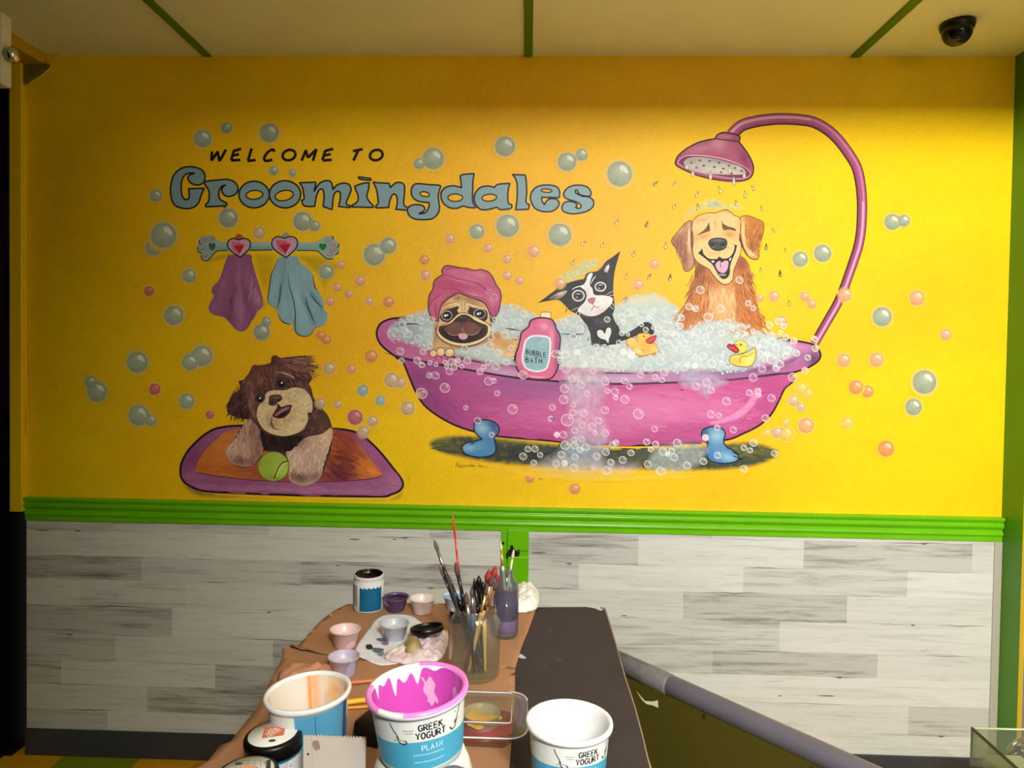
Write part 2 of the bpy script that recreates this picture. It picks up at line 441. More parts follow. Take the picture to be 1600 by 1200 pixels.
# planked dado
def plank_mat():
    m = mat('whitewashed_vinyl_planks', (255, 255, 255), .55, attr=True, bump=.15, bscale=60)
    nt = m.node_tree; b = nt.nodes['Principled BSDF']
    a = next(n for n in nt.nodes if n.type == 'ATTRIBUTE')
    tc = next(n for n in nt.nodes if n.type == 'TEX_COORD')
    def streak(sc, det, lo, hi, seed):
        mp = nt.nodes.new('ShaderNodeMapping'); mp.inputs['Scale'].default_value = sc; mp.inputs['Location'].default_value = (seed, 0, seed)
        nt.links.new(tc.outputs['Object'], mp.inputs['Vector'])
        n = nt.nodes.new('ShaderNodeTexNoise'); n.inputs['Scale'].default_value = 1; n.inputs['Detail'].default_value = det; n.inputs['Roughness'].default_value = .65
        n.inputs['Distortion'].default_value = .4
        nt.links.new(mp.outputs[0], n.inputs['Vector'])
        r = nt.nodes.new('ShaderNodeMapRange'); r.inputs['From Min'].default_value = lo; r.inputs['From Max'].default_value = hi
        nt.links.new(n.outputs['Fac'], r.inputs['Value']); return r.outputs['Result']
    s1 = streak((3.2, 1, 46), 6, .48, .72, 3.3)      # broad grey bands
    s2 = streak((7, 1, 190), 4, .56, .72, 8.8)       # fine grain
    mu = nt.nodes.new('ShaderNodeMath'); mu.operation = 'MULTIPLY'
    nt.links.new(s1, mu.inputs[0]); nt.links.new(a.outputs['Alpha'], mu.inputs[1])
    mu2 = nt.nodes.new('ShaderNodeMath'); mu2.operation = 'MULTIPLY_ADD'; mu2.inputs[1].default_value = .22
    nt.links.new(s2, mu2.inputs[0]); nt.links.new(mu.outputs[0], mu2.inputs[2]); mu2.use_clamp = True
    mx = nt.nodes.new('ShaderNodeMix'); mx.data_type = 'RGBA'
    nt.links.new(mu2.outputs[0], mx.inputs['Factor']); nt.links.new(a.outputs['Color'], mx.inputs[6]); mx.inputs[7].default_value = (*lin((118, 112, 106)), 1)
    nt.links.new(mx.outputs[2], b.inputs['Base Color'])
    return m
M['plank'] = plank_mat()
ROWL = [zpix(45, y) for y in (813, 826, 866, 902, 943, 988, 1029, 1066, 1105)]+[.104]
ROWR = [.918]+[zpix(x, y) for x, y in ((1200, 843), (1000, 882), (1000, 922), (1150, 968), (1100, 1014), (1100, 1051), (1200, 1096), (1250, 1142))]+[.104]
L_, Md, Dk = 0, 1, 2
LEFT = [[(420, Md), (550, L_), (670, L_), (790, Md)], [(225, L_), (790, L_)], [(222, Dk), (470, Md), (790, Dk)], [(127, L_), (290, Md), (790, L_)],
        [(135, Dk), (270, Dk), (545, L_), (790, Md)], [(182, Md), (428, L_), (790, Dk)], [(97, Dk), (338, L_), (560, Dk), (790, L_)], [(232, L_), (470, Dk), (790, Md)], [(170, Md), (420, L_), (790, Md)]]
RIGHT = [[(1110, Md), (1360, L_), (1560, Md)], [(995, Dk), (1253, L_), (1515, Dk), (1560, L_)], [(903, Md), (1160, L_), (1415, Md), (1560, L_)], [(1067, L_), (1322, Dk), (1560, L_)],
         [(1218, Md), (1560, L_)], [(1115, Md), (1372, Dk), (1560, L_)], [(1560, L_)], [(1165, L_), (1423, L_), (1560, Dk)], [(1560, L_)]]
def planks(name, rows, plan, x0, x1):
    v, f, c = [], [], []
    R = random.Random(5)
    for k, row in enumerate(plan):
        zt, zb = rows[k], rows[k+1]; xa = x0
        for (pe, tone) in row:
            xb = min(x1, xpix(pe, 950))
            if xb <= xa: continue
            g = .0003
            bv, bf = boxv(xa, xb-g, D-.006, D-.0001, zb+g, zt)
            t = {0: (214, 213, 208), 1: (204, 203, 198), 2: (193, 191, 186)}[tone]; j = R.uniform(-5, 5)
            cc_ = (*lin(tuple(q+j for q in t)), {0: .26, 1: .62, 2: 1.0}[tone])
            bb = len(v); v += bv; f += [tuple(bb+i for i in q) for q in bf]; c += [cc_]*8
            xa = xb
    o = mk(name, v, f, M['plank'], cols=c); struct(o)
    # cracks and knots painted along the plank joints
    P = Paint(lambda a, b_, l: Vector((a, D-.0062-l, b_)), z=0); P.mat = M['paint_a']; P.bg = flat_bg((196, 190, 180))
    R = random.Random(11)
    for k in range(1, len(rows)-1):
        x = x0+R.uniform(0, .2)
        while x < x1-.12:
            L = R.uniform(.05, .38); L = min(L, x1-.01-x)
            pts = [(x+L*t/8, rows[k]+R.uniform(-.0016, .0016)) for t in range(9)]
            g = R.choice([(70, 62, 56), (95, 86, 78), (110, 100, 92)])
            P.stroke(pts, R.uniform(.0012, .0042), g, taper=.95, alpha=R.uniform(.5, .95), local=False)
            if R.random() < .16:
                kx = x+L*R.random(); P.fill([(kx-.012, rows[k]), (kx, rows[k]+.002), (kx+.016, rows[k]), (kx+.003, rows[k]-.005)], (60, 52, 46), alpha=.75, jit=0, step=.01, local=False, sub=4)
            x += L+R.uniform(.05, .5)
        for q in range(4):
            kx = R.uniform(x0+.03, x1-.08); kz = rows[k]+R.uniform(.01, .08); l2 = R.uniform(.02, .09)
            P.stroke([(kx+l2*t/4, kz+R.uniform(-.0018, .0018)) for t in range(5)], R.uniform(.0008, .0022), (120, 110, 102), taper=.95, alpha=.7, local=False)
    for (px, py, rx) in ((123, 829, 5), (68, 828, 13), (617, 842, 3), (555, 842, 10), (528, 883, 3), (421, 956, 4), (1218, 1086, 3), (842, 863, 12), (975, 961, 5), (1425, 976, 4), (1290, 1086, 14)):
        p = on_y(px, py, D)
        if x0 < p.x < x1: P.dot(p.x, p.z, rx*.0024, (62, 55, 48) if px != 842 else (70, 35, 25), ry=.0018, n=10)
    P.build('grain_cracks', o, 'dark cracks and knots printed on the planks', kind='structure')
    return o
XPL, XPR = xpix(783, 870), xpix(825, 870)
planks('wall_panel_left', ROWL, LEFT, XL+.004, XPL)
planks('wall_panel_right', ROWR, RIGHT, XPR, XR-.03)
# the bare plank return strip at the right end
struct(box('trim_8', XR-.03, XR-.002, D-.012, D, .104, .915, mat('grey_beige_corner_strip', (176, 170, 156), .6), bevel=.003))
struct(box('baseboard_back', XL, XR, D-.012, D, 0, .104, M['dark'], bevel=.003))
# chair rail: moulded profile run along the wall
prof = [(0, 1.004), (.022, 1.004), (.026, .998), (.022, .990), (.016, .984), (.021, .977), (.021, .969), (.014, .961), (.010, .955), (.016, .948), (.018, .940), (.012, .931), (.012, .914), (0, .914)]
v = []; f = []
for x in (XL+.002, XR-.004):
    for (d, z) in prof: v.append((x, D-d, z))
n = len(prof)
f = [(i, i+1, n+i+1, n+i) for i in range(n-1)]+[tuple(range(n-1, -1, -1)), tuple(range(n, 2*n))]
struct(mk('trim_4', v, f, M['green'], bevel=.0015))
# green post below the rail
post = struct(box('trim_5', xpix(793, 870), xpix(826, 870), D-.026, D-.001, .0, .922, M['green'], bevel=.003))
struct(box('trim_6', xpix(783, 870), xpix(794, 870), D-.014, D-.001, .0, .914, M['green'], bevel=.002))
# latch plate recess with flaked black paint
P = Paint(lambda a, b_, l: on_y(a, b_, D-.027) + Vector((0, -l, 0)), z=.0002); P.mat = M['paint_a']; P.bg = flat_bg((92, 150, 8))
P.fill([(791, 866), (796, 858), (803, 856), (806, 861), (811, 858), (812, 866), (808, 870), (800, 868), (796, 872), (792, 872)], (22, 30, 10), jit=.1, step=2)
P.fill([(797, 853), (801, 852), (802, 856), (798, 857)], (18, 25, 10), step=2); P.dot(786, 849, 2.2, (18, 25, 10))
P.stroke([(794, 871), (826, 871)], 1.6, (150, 215, 40), smooth=False); P.stroke([(808, 861), (826, 861)], 1.0, (60, 110, 5), smooth=False)
P.build('latch_recess', post, 'flaked black latch hole', kind='structure')

# right return wall: green trim, yellow strip, grey door frame
struct(box('wall_right', XR, XR+.1, -.6, D+.1, 0, ZC, mat('grey_door_frame', (150, 146, 150), .4)))
struct(box('trim_7', XR-.002, XR+.006, D-.112, D, 0, ZC, M['green_d']))
struct(box('trim_10', XR-.0015, XR+.006, D-.132, D-.112, 0, 1.9, M['yellow']))
# left side: yellow jamb, black door, header
struct(box('trim_11', XL-.045, XL+.001, D-.03, D+.05, .95, ZC-.02, M['yellow'], bevel=.002))
door = struct(box('door_1', XL-.13, XL-.075, .9, D-.02, .0, 2.53, M['black']))
struct(box('wall_left', XL-.35, XL-.14, -1.2, D+.1, 0, ZC, mat('dark_wall', (10, 10, 10), .7)))
struct(box('door_frame', XL-.14, XL-.045, D-.02, D+.08, 0, ZC-.06, M['black']))
struct(mk('trim_12', [(XL-.14, .6, ZC-.085), (XL+.085, .6, ZC-.085), (XL+.085, D, ZC-.04), (XL-.14, D, ZC-.04), (XL-.14, .6, ZC), (XL+.085, .6, ZC), (XL+.085, D, ZC), (XL-.14, D, ZC)],
          [(0, 3, 2, 1), (4, 5, 6, 7), (0, 1, 5, 4), (1, 2, 6, 5), (2, 3, 7, 6), (3, 0, 4, 7)], mat('dull_yellow_header', (200, 160, 20), .5), bevel=.002))
# corner block under the header, its shade put into the olive colour
a_, b_, c_ = wallm(40, 86), wallm(82, 104), wallm(43, 134)
d_ = wallm(30, 134)
g = mk('trim_13', [a_+Vector((0, -.004, 0)), b_+Vector((0, -.004, 0)), c_+Vector((0, -.004, 0)), a_+Vector((0, -.02, 0)), b_+Vector((0, -.02, 0)), c_+Vector((0, -.02, 0))], [(0, 2, 1), (3, 4, 5), (0, 1, 4, 3), (1, 2, 5, 4), (2, 0, 3, 5)], mat('shaded_corner', (120, 105, 30), .6))
struct(g)
# cable down the corner
cp = [wallm(x, y, .006) for x, y in ((100, 88), (88, 89), (83, 98), (80, 108), (62, 122), (44, 134), (42, 160), (40, 200), (41, 230), (42, 330), (42, 480), (43, 620), (45, 678), (52, 682))]
tube('cable', cp, [.0028]*len(cp), M['yellow'], segs=8); tag(bpy.data.objects['cable'], 'thin yellow painted cable running down the left corner of the wall', 'cable')
# floor with painted stripes
floor_m = mat('painted_floor', (120, 140, 20), .5, var=.1, vscale=6)
nt = floor_m.node_tree
tc = next(n for n in nt.nodes if n.type == 'TEX_COORD'); sx = nt.nodes.new('ShaderNodeSeparateXYZ'); nt.links.new(tc.outputs['Object'], sx.inputs[0])
ad = nt.nodes.new('ShaderNodeMath'); ad.operation = 'MULTIPLY_ADD'; ad.inputs[1].default_value = 1.0; ad.inputs[2].default_value = 4.02
nt.links.new(sx.outputs['X'], ad.inputs[0])
w = nt.nodes.new('ShaderNodeMath'); w.operation = 'PINGPONG'; w.inputs[1].default_value = .30; nt.links.new(ad.outputs[0], w.inputs[0])
gt = nt.nodes.new('ShaderNodeMath'); gt.operation = 'GREATER_THAN'; gt.inputs[1].default_value = .15; nt.links.new(w.outputs[0], gt.inputs[0])
mx = nt.nodes.new('ShaderNodeMix'); mx.data_type = 'RGBA'; mx.inputs[6].default_value = (*lin((128, 150, 18)), 1); mx.inputs[7].default_value = (*lin((225, 165, 20)), 1)
nt.links.new(gt.outputs[0], mx.inputs['Factor']); nt.links.new(mx.outputs[2], nt.nodes['Principled BSDF'].inputs['Base Color'])
struct(box('floor', XL-.35, XR+.6, -1.6, D+.1, -.05, 0, floor_m))

# ---------------------------------------------------------------- things fixed to the room
# dome security camera
c0 = on_z(1496, 36, ZC)
sc_ = empty('security_camera', (c0.x, c0.y, ZC), 'small black dome security camera on the ceiling at upper right', 'security camera')
c0r = .052
lathe('mounting_base', [(0, 0), (.052, 0), (.053, -.010), (.049, -.022), (.046, -.026), (0, -.026)], M['black'], sc_)
lathe('dome', [(.046, -.024)]+[(.046*math.cos(t), -.026-.048*math.sin(t)) for t in np.linspace(0, 1.5, 10)]+[(0, -.0745)], mat('smoked_dome', (16, 15, 16), .12), sc_)
lathe('lens', [(0, 0), (.014, 0), (.014, .012), (0, .012)], mat('dark_lens', (40, 38, 36), .1), sc_, segs=24).location = (-.012, -.024, -.066)
sc_.rotation_euler = (0, 0, 0)
# white roller bracket at top left, with its metal bolt end
p0 = on_y(2, 40, 1.9); p1 = on_y(11, 135, 1.9)
br = empty('blind_bracket', (p0.x, 1.9, p1.z), 'white plastic blind bracket in the top left corner above the black door', 'bracket')
box('bracket_plate', -.09, p1.x-p0.x, -.02, .02, 0, p0.z-p1.z+.03, mat('ivory_plastic', (205, 198, 160), .4), br, bevel=.006)
pr = on_y(30, 86, 1.9)
o = tube('roller_end', [(.012, 0, 0), (.03, 0, 0), (.032, 0, 0), (.045, 0, 0)], [.018, .018, .022, .015], mat('chrome', (210, 210, 200), .15, metallic=1), br, segs=20)
o.location = (0, 0, pr.z-p1.z)
# ================================================================== the mural
mural = empty('mural', (0, D, 1.75), 'large mural of pets in a bubble bath painted on the yellow wall', 'mural')
INV = Vector((0, D, 1.75))
def wm(px, py, lift): return wallm(px, py, lift) - INV
def NP(lvl=0, lum=1.0, crop=None): return Paint(wm, z=.00012+lvl*.0001, lum=lum, crop=crop)
A = (250, 210, .21875); B = (590, 240, .21875)
C_pug = (640, 390, 200/1263); C_cat = (780, 380, 280/1461); C_ret = (1030, 310, 180/982); C_shw = (1040, 160, 330/1600)
C_tl = (580, 480, 320/1422); C_tm = (860, 540, 260/1486); C_tr = (1040, 460, 300/1241); C_dog = (340, 540, 210/1096)
C_bed = (270, 640, .2375); C_tow = (300, 360, .15)
def AP(c, pts): return [(c[0]+x*c[2], c[1]+y*c[2]) for x, y in pts]

# ---- WELCOME TO
W = [[[(372, 122), (368, 188)], [(368, 188), (415, 120)], [(412, 122), (425, 192)], [(425, 192), (472, 108)]],
     [[(528, 118), (508, 185)], [(522, 120), (580, 103)], [(520, 150), (565, 142)], [(508, 186), (574, 182)]],
     [[(655, 100), (628, 188)], [(625, 190), (684, 183)]],
     [[(818, 125), (805, 108), (770, 128), (746, 165), (755, 189), (803, 181)]],
     [ell(922, 148, 47, 36, -18, 20)+[ell(922, 148, 47, 36, -18, 20)[0]]],
     [[(1042, 112), (1012, 188)], [(1042, 112), (1056, 168)], [(1056, 168), (1118, 105)], [(1118, 105), (1092, 190)]],
     [[(1180, 118), (1160, 185)], [(1175, 120), (1238, 103)], [(1172, 150), (1220, 142)], [(1160, 186), (1228, 182)]],
     [[(1378, 120), (1448, 105)], [(1417, 112), (1382, 188)]],
     [ell(1545, 148, 46, 36, -18, 20)+[ell(1545, 148, 46, 36, -18, 20)[0]]]]
gl = empty('greeting_lettering', (0, 0, 0), None, None); gl.parent = mural; gl['label'] = 'small dark slanted capitals reading WELCOME TO'
for L in W:
    P = NP(1, crop=A)
    for s in L: P.stroke(s, 20, (26, 14, 20), smooth=len(s) > 2)
    P.build('letter', gl)
# ---- Groomingdales
LT = (138, 168, 174); LO = (20, 16, 30)
def shift(pts): return [(x+1554, y+137.1) for x, y in pts]
S_ = [
 ('A', [(318,330),(320,290),(300,255),(250,235),(190,232),(140,250),(100,290),(82,340),(75,400),(82,460),(105,505),(150,525),(200,530),(250,515),(280,480),(295,430),(318,385),(318,385),(205,388),(205,388),(208,420),(210,445),(195,465),(175,462),(158,435),(152,390),(155,340),(170,300),(200,278),(250,278),(250,278),(215,288),(200,310),(210,335),(235,355),(270,362),(300,352)], []),
 ('A', [(318,340),(318,340),(345,333),(420,325),(480,322),(525,335),(552,365),(555,400),(535,430),(500,442),(470,440),(448,420),(442,392),(455,368),(472,362),(445,370),(425,395),(420,430),(428,462),(455,480),(478,495),(470,510),(470,510),(330,518),(330,518),(325,505),(345,480),(352,440),(348,400),(325,365)], []),
 ('A', ell(672,430,108,95), [ell(675,432,60,32,-5,20)]),
 ('A', ell(893,428,112,97), [ell(887,437,66,36,-12,20)]),
 ('A', [(995,345),(995,345),(1115,342),(1115,342),(1100,410),(1100,410),(1140,350),(1190,330),(1225,345),(1235,395),(1235,395),(1265,362),(1310,348),(1350,358),(1365,395),(1350,440),(1330,495),(1362,512),(1350,522),(1275,515),(1275,515),(1288,460),(1285,415),(1262,408),(1240,440),(1230,538),(1230,538),(1165,515),(1165,515),(1172,450),(1165,398),(1140,395),(1118,440),(1105,515),(1105,515),(1030,510),(1012,470),(1012,470),(1030,460),(1025,420),(1018,380)], []),
 ('A', [(1390,370),(1390,370),(1450,350),(1495,345),(1495,345),(1490,390),(1478,440),(1495,480),(1525,512),(1515,522),(1515,522),(1370,518),(1370,518),(1375,505),(1410,480),(1415,440),(1400,400)], []),
 ('A', [(1420,303),(1420,303),(1505,315),(1505,315),(1500,328),(1425,318)], []),
 ('B', [(-32,203),(-32,203),(0,208),(82,212),(82,212),(90,243),(90,243),(130,210),(170,208),(192,232),(192,290),(186,350),(197,378),(222,385),(215,405),(215,405),(130,398),(130,398),(140,360),(138,310),(120,290),(102,300),(87,340),(80,385),(80,385),(0,388),(-12,385),(-8,370),(5,350),(0,300),(-10,250)], []),
 ('B', [(452,232),(452,232),(430,225),(370,222),(280,215),(250,235),(240,270),(250,310),(290,340),(368,350),(368,350),(368,375),(355,405),(335,425),(295,430),(295,430),(330,410),(335,385),(310,368),(260,365),(225,380),(213,405),(225,440),(260,465),(320,472),(390,465),(430,430),(442,390),(437,340),(435,290)], [ell(337,290,35,17,10,16)]),
 ('B', [(600,245),(600,245),(595,200),(592,160),(620,148),(690,143),(690,143),(682,190),(680,250),(678,330),(686,360),(700,385),(650,385),(610,375),(570,390),(520,388),(475,360),(455,320),(455,280),(480,245),(530,230),(570,235)], [ell(555,315,53,27,0,18)]),
 ('B', [(835,242),(835,242),(860,220),(945,213),(945,213),(935,250),(930,300),(935,355),(957,365),(950,392),(880,400),(850,385),(800,398),(740,400),(705,370),(690,330),(700,280),(735,242),(790,232)], [ell(798,315,53,25,-5,18)]),
 ('B', [(962,150),(962,150),(1055,153),(1055,153),(1062,200),(1065,280),(1060,345),(1084,365),(1084,365),(1078,398),(1078,398),(985,402),(985,402),(995,340),(998,280),(995,210),(980,170)], []),
 ('B', [(1298,315),(1298,315),(1300,270),(1280,238),(1230,225),(1170,228),(1120,250),(1092,300),(1100,350),(1130,395),(1190,415),(1250,410),(1285,385),(1297,355),(1280,328),(1240,322),(1210,335),(1192,365),(1192,365),(1175,340),(1172,312),(1172,312)], [ell(1207,265,40,12,3,14)]),
 ('B', [(1520,300),(1520,265),(1490,235),(1430,225),(1370,238),(1332,275),(1335,310),(1370,330),(1420,345),(1452,368),(1445,390),(1415,385),(1425,365),(1395,345),(1345,345),(1318,375),(1325,410),(1370,428),(1430,428),(1500,410),(1540,375),(1540,335),(1510,310),(1460,300),(1420,285),(1412,265),(1425,262),(1440,290),(1470,305)], []),
]
nl = empty('name_lettering', (0, 0, 0), None, None); nl.parent = mural; nl['label'] = 'big rounded blue-grey letters with dark outlines under the greeting'
for i, (c, pts, holes) in enumerate(S_):
    P = NP(1, crop=A if c == 'A' else B); P.z += i*.00002
    poly = [P.T(p) for p in pts]
    P.stroke(pts, 17, (236, 190, 60), closed=True, smooth=True, alpha=.28)
    P.fill(pts, LT, holes=holes, jit=.035, step=3, line=LO, lw=1.9)
    for h in holes: P.stroke(h, 9, LO, closed=True, smooth=False)
    P.build('letter', nl)

# ---- dog-bone towel rail with two towels
P = NP(0, crop=C_tow)
P.fill([(640,230),(860,230),(900,300),(760,700),(700,600),(650,400)], (196,150,10), alpha=.55, soft=60)
P.fill([(1080,240),(1300,240),(1480,310),(1540,380),(1400,640),(1440,820),(1300,500),(1150,350)], (170,140,15), alpha=.6, soft=60)
P.fill([(230,260),(400,230),(380,300),(200,340),(120,340)], (150,115,10), alpha=.55, soft=40)
P.fill([(735,690),(790,780),(700,860),(620,1000),(640,900),(700,760)], (150,120,20), alpha=.5, soft=40)
P.fill([(440,120),(455,60),(480,38),(515,42),(535,70),(545,110)], (185,95,60)); P.fill([(925,80),(950,35),(985,22),(1010,40),(1020,80)], (150,165,130))
P.build('painted_shadow', mural)
P = NP(2, crop=C_tow, lum=.8)
P.fill([(75,95),(105,62),(150,60),(200,55),(240,75),(270,110),(370,122),(620,122),(830,122),(1100,122),(1280,125),(1340,90),(1400,65),(1460,62),(1480,95),(1530,140),(1528,220),(1490,270),(1450,298),(1400,290),(1340,240),(1290,212),(1100,208),(620,208),(370,210),(270,215),(230,240),(190,290),(150,318),(105,300),(90,250),(60,210),(60,165)], (136,166,160), blobs=[(700,195,700,20,0,(105,135,132),.7), (700,135,700,20,0,(155,185,178),.5)], step=2)
for s in ([(75,100),(80,135),(95,150)], [(62,172),(62,215),(100,240)], [(95,262),(105,300),(150,318),(190,290),(230,240),(270,215),(370,210)], [(600,209),(830,205)], [(1090,209),(1290,214),(1340,244),(1400,292),(1450,300),(1470,290)], [(1450,62),(1472,75),(1465,95)], [(1525,135),(1532,155),(1510,180)], [(1528,218),(1515,245),(1490,250)]): P.stroke(s, 10, (22,20,30))
for x, y, a, b in ((130,105,25,25),(210,82,24,27),(115,185,22,15),(140,265,28,16),(1420,105,27,26),(1470,146,36,21),(1470,207,36,21),(1435,252,32,22)): P.dot(x, y, a, (165,118,122), ry=b); P.dot(x-5, y-5, a*.5, (185,145,145), ry=b*.5)
hs = lambda cx, cy, w, h: [(cx, cy-h*.32), (cx, cy-h*.32), (cx+w*.28, cy-h*.5), (cx+w*.5, cy-h*.2), (cx+w*.36, cy+h*.15), (cx, cy+h*.5), (cx, cy+h*.5), (cx-w*.36, cy+h*.15), (cx-w*.5, cy-h*.2), (cx-w*.28, cy-h*.5)]
P.fill(hs(210, 172, 72, 90), (70,92,66)); P.fill(hs(1362, 172, 78, 76), (35,115,35))
rail = P.build('painted_towel_rail', mural, 'pale bone-shaped rail with paw ends')
for hx, hy, s in ((490, 180, 1.0), (965, 172, 1.12)):
    P = NP(6, crop=C_tow, lum=.8)
    P.fill([(hx-120*s,hy-30*s),(hx-105*s,hy-75*s),(hx-60*s,hy-95*s),(hx,hy-80*s),(hx,hy-80*s),(hx+60*s,hy-96*s),(hx+108*s,hy-75*s),(hx+120*s,hy-30*s),(hx+98*s,hy+25*s),(hx+15*s,hy+100*s),(hx+15*s,hy+100*s),(hx-70*s,hy+45*s),(hx-108*s,hy+5*s)], (176,150,172), line=(20,14,30), lw=1.5, step=2)
    P.fill([(hx-85*s,hy-70*s),(hx,hy-55*s),(hx+65*s,hy-70*s),(hx+75*s,hy-20*s),(hx+5*s,hy+75*s),(hx-60*s,hy+20*s)], (196,92,108), smooth=False, blobs=[(hx+40*s,hy-40*s,40,30,0,(220,140,150),.7)])
    P.fill([(hx-50*s,hy-15*s),(hx+55*s,hy-25*s),(hx+8*s,hy+60*s)], (178,22,52), smooth=False)
    P.fill([(hx-50*s,hy-15*s),(hx,hy-45*s),(hx+55*s,hy-25*s)], (200,70,85), smooth=False)
    P.stroke([(hx+20*s,hy-62*s),(hx+72*s,hy-50*s),(hx+66*s,hy-10*s),(hx+12*s,hy+70*s)], 6, (228,190,198), smooth=False)
    P.build('heart_knob', rail, 'red gem heart on a mauve heart')
P = NP(4, crop=C_tow, lum=.72)
P.fill([(400,255),(355,310),(315,430),(280,520),(215,590),(208,650),(228,690),(180,770),(180,835),(230,880),(330,905),(400,970),(450,1030),(520,1055),(580,1020),(630,930),(680,850),(735,790),(732,700),(700,580),(660,450),(625,330),(605,250)], (132,78,112), step=2, jit=.05,
  blobs=[(330,560,30,120,15,(152,96,130),.7),(250,790,50,70,20,(150,95,128),.8),(500,800,60,200,0,(158,105,140),.85),(490,450,30,150,0,(150,98,130),.8),(640,600,35,150,-15,(160,115,145),.8),(690,720,25,60,-10,(165,120,150),.8),(420,700,16,200,8,(92,50,82),.8),(560,700,20,170,-12,(98,56,88),.75),(400,900,60,60,0,(110,62,98),.6),(600,880,30,100,30,(112,62,98),.6)])
P.hairs([(400,280),(230,620),(200,820),(520,1040),(720,780),(600,270)], 90, lambda x, y: 90+(x-490)*.06, 150, 22, None, alpha=.10, curl=.08, lvl=90)
P.stroke([(605,250),(660,450),(700,580),(732,700),(735,790)], 4, (95,50,85)); P.build('painted_towel', mural, 'mauve towel')
P = NP(4, crop=C_tow, lum=.72)
P.fill([(902,285),(870,360),(830,450),(815,520),(802,620),(790,700),(800,760),(880,820),(890,860),(930,940),(1000,975),(1068,960),(1075,1020),(1100,1080),(1170,1105),(1240,1080),(1280,1020),(1380,980),(1410,920),(1410,860),(1370,810),(1370,760),(1330,650),(1280,590),(1260,460),(1200,390),(1130,340),(1090,270)], (122,154,162), step=2, jit=.04,
  blobs=[(850,600,30,180,8,(138,168,176),.7),(960,800,40,120,0,(140,170,176),.7),(930,600,14,150,8,(86,116,130),.7),(1100,700,40,300,-15,(145,175,178),.75),(1200,800,14,150,-25,(84,112,132),.8),(1280,700,16,120,-38,(80,108,130),.8),(1150,450,50,120,-20,(132,162,168),.5),(1330,870,50,60,0,(112,142,156),.6),(1240,900,18,100,-20,(90,120,138),.6),(970,350,16,100,0,(100,130,140),.6)])
P.hairs([(900,300),(800,700),(950,960),(1150,1090),(1390,900),(1100,290)], 80, lambda x, y: 100-(x-900)*.09, 150, 22, None, alpha=.09, curl=.08, lvl=80)
for s in ([(902,285),(870,360),(830,450),(815,520),(802,620),(790,700),(800,760),(880,820)], [(890,860),(930,940),(1000,975),(1035,972)], [(1000,415),(1003,500),(1020,600),(1055,720),(1075,850),(1075,1020),(1100,1080),(1170,1105),(1240,1080),(1280,1020),(1380,980)], [(1260,460),(1280,590),(1310,620)], [(1180,680),(1210,800),(1290,990)], [(1220,650),(1290,740),(1375,815)], [(925,560),(915,700),(885,820)]): P.stroke(s, 11, (20,24,38), taper=.8)
P.build('painted_towel', mural, 'blue-grey towel')

# ---- dog bed
P = NP(0, crop=C_bed)
P.fill([(60,470),(250,545),(700,585),(1000,590),(1400,590),(1540,520),(1560,440),(1480,400),(1430,330),(1480,380),(1545,470),(1500,590),(1350,608),(900,605),(300,590),(120,560)], (120,125,50), alpha=.85, soft=28)
P.fill([(90,490),(250,545),(700,582),(1000,588),(1400,586),(1510,530),(1480,590),(1300,604),(900,600),(300,580),(130,545)], (88,88,70), alpha=.8, soft=20)
P.build('painted_shadow', mural)
bed_o = [(50,400),(60,345),(105,265),(190,180),(270,130),(350,112),(430,106),(700,100),(1050,125),(1150,135),(1230,160),(1290,205),(1370,285),(1450,385),(1500,450),(1515,495),(1490,535),(1430,560),(1370,572),(1000,568),(700,560),(400,548),(200,535),(100,495),(60,455)]
P = NP(2, crop=C_bed, lum=.82)
P.fill(bed_o, (150,88,130), step=3, line=(34,14,42), lw=2.6, jit=.06, jscale=(22, 4),
  blobs=[(130,300,70,120,40,(128,58,112),.8),(800,530,700,25,2,(176,112,152),.75),(150,470,90,30,20,(178,112,158),.6),(1340,330,40,160,-42,(158,80,132),.8),(1460,480,60,60,0,(182,112,155),.7),(300,480,300,14,3,(130,60,112),.6),(700,555,600,10,1,(120,56,108),.6),(1120,150,110,40,15,(136,58,80),.85)])
P.hairs(bed_o, 260, lambda x, y: 0 if y > 450 else (130 if x < 400 else 50), 110, 16, None, alpha=.10, curl=.06, lvl=90)
bedo = P.build('painted_dog_bed', mural, 'mauve and orange dog bed')
P = NP(4, crop=C_bed, lum=.85)
cu = [(145,385),(165,335),(225,250),(310,170),(410,130),(700,120),(1060,128),(1180,180),(1260,280),(1350,385),(1375,435),(1300,455),(1100,472),(800,475),(500,462),(250,430),(165,412)]
P.fill(cu, (196,112,48), step=3, jit=.08, jscale=(20, 5), blobs=[(330,230,120,60,-30,(204,128,62),.8),(250,390,140,30,5,(190,100,30),.7),(500,400,110,60,0,(150,62,52),.8),(1100,320,110,170,15,(104,40,36),.95),(1070,430,150,70,0,(96,34,62),.9),(1270,400,70,50,30,(222,128,55),.9),(1160,220,70,50,0,(160,60,50),.7),(1080,160,90,40,0,(120,34,50),.7),(700,450,160,30,0,(130,50,70),.8)], )
P.hairs(cu, 330, lambda x, y: -8 if x < 700 else 25, 90, 18, None, alpha=.16, curl=.1, lvl=90)
P.stroke([(165,412),(250,430),(500,462),(800,475),(1100,472),(1300,455),(1375,437)], 7, (112,42,82)); P.stroke([(145,385),(165,335),(225,250),(310,170)], 5, (128,60,80))
P.build('cushion', bedo, 'brushed orange cushion')
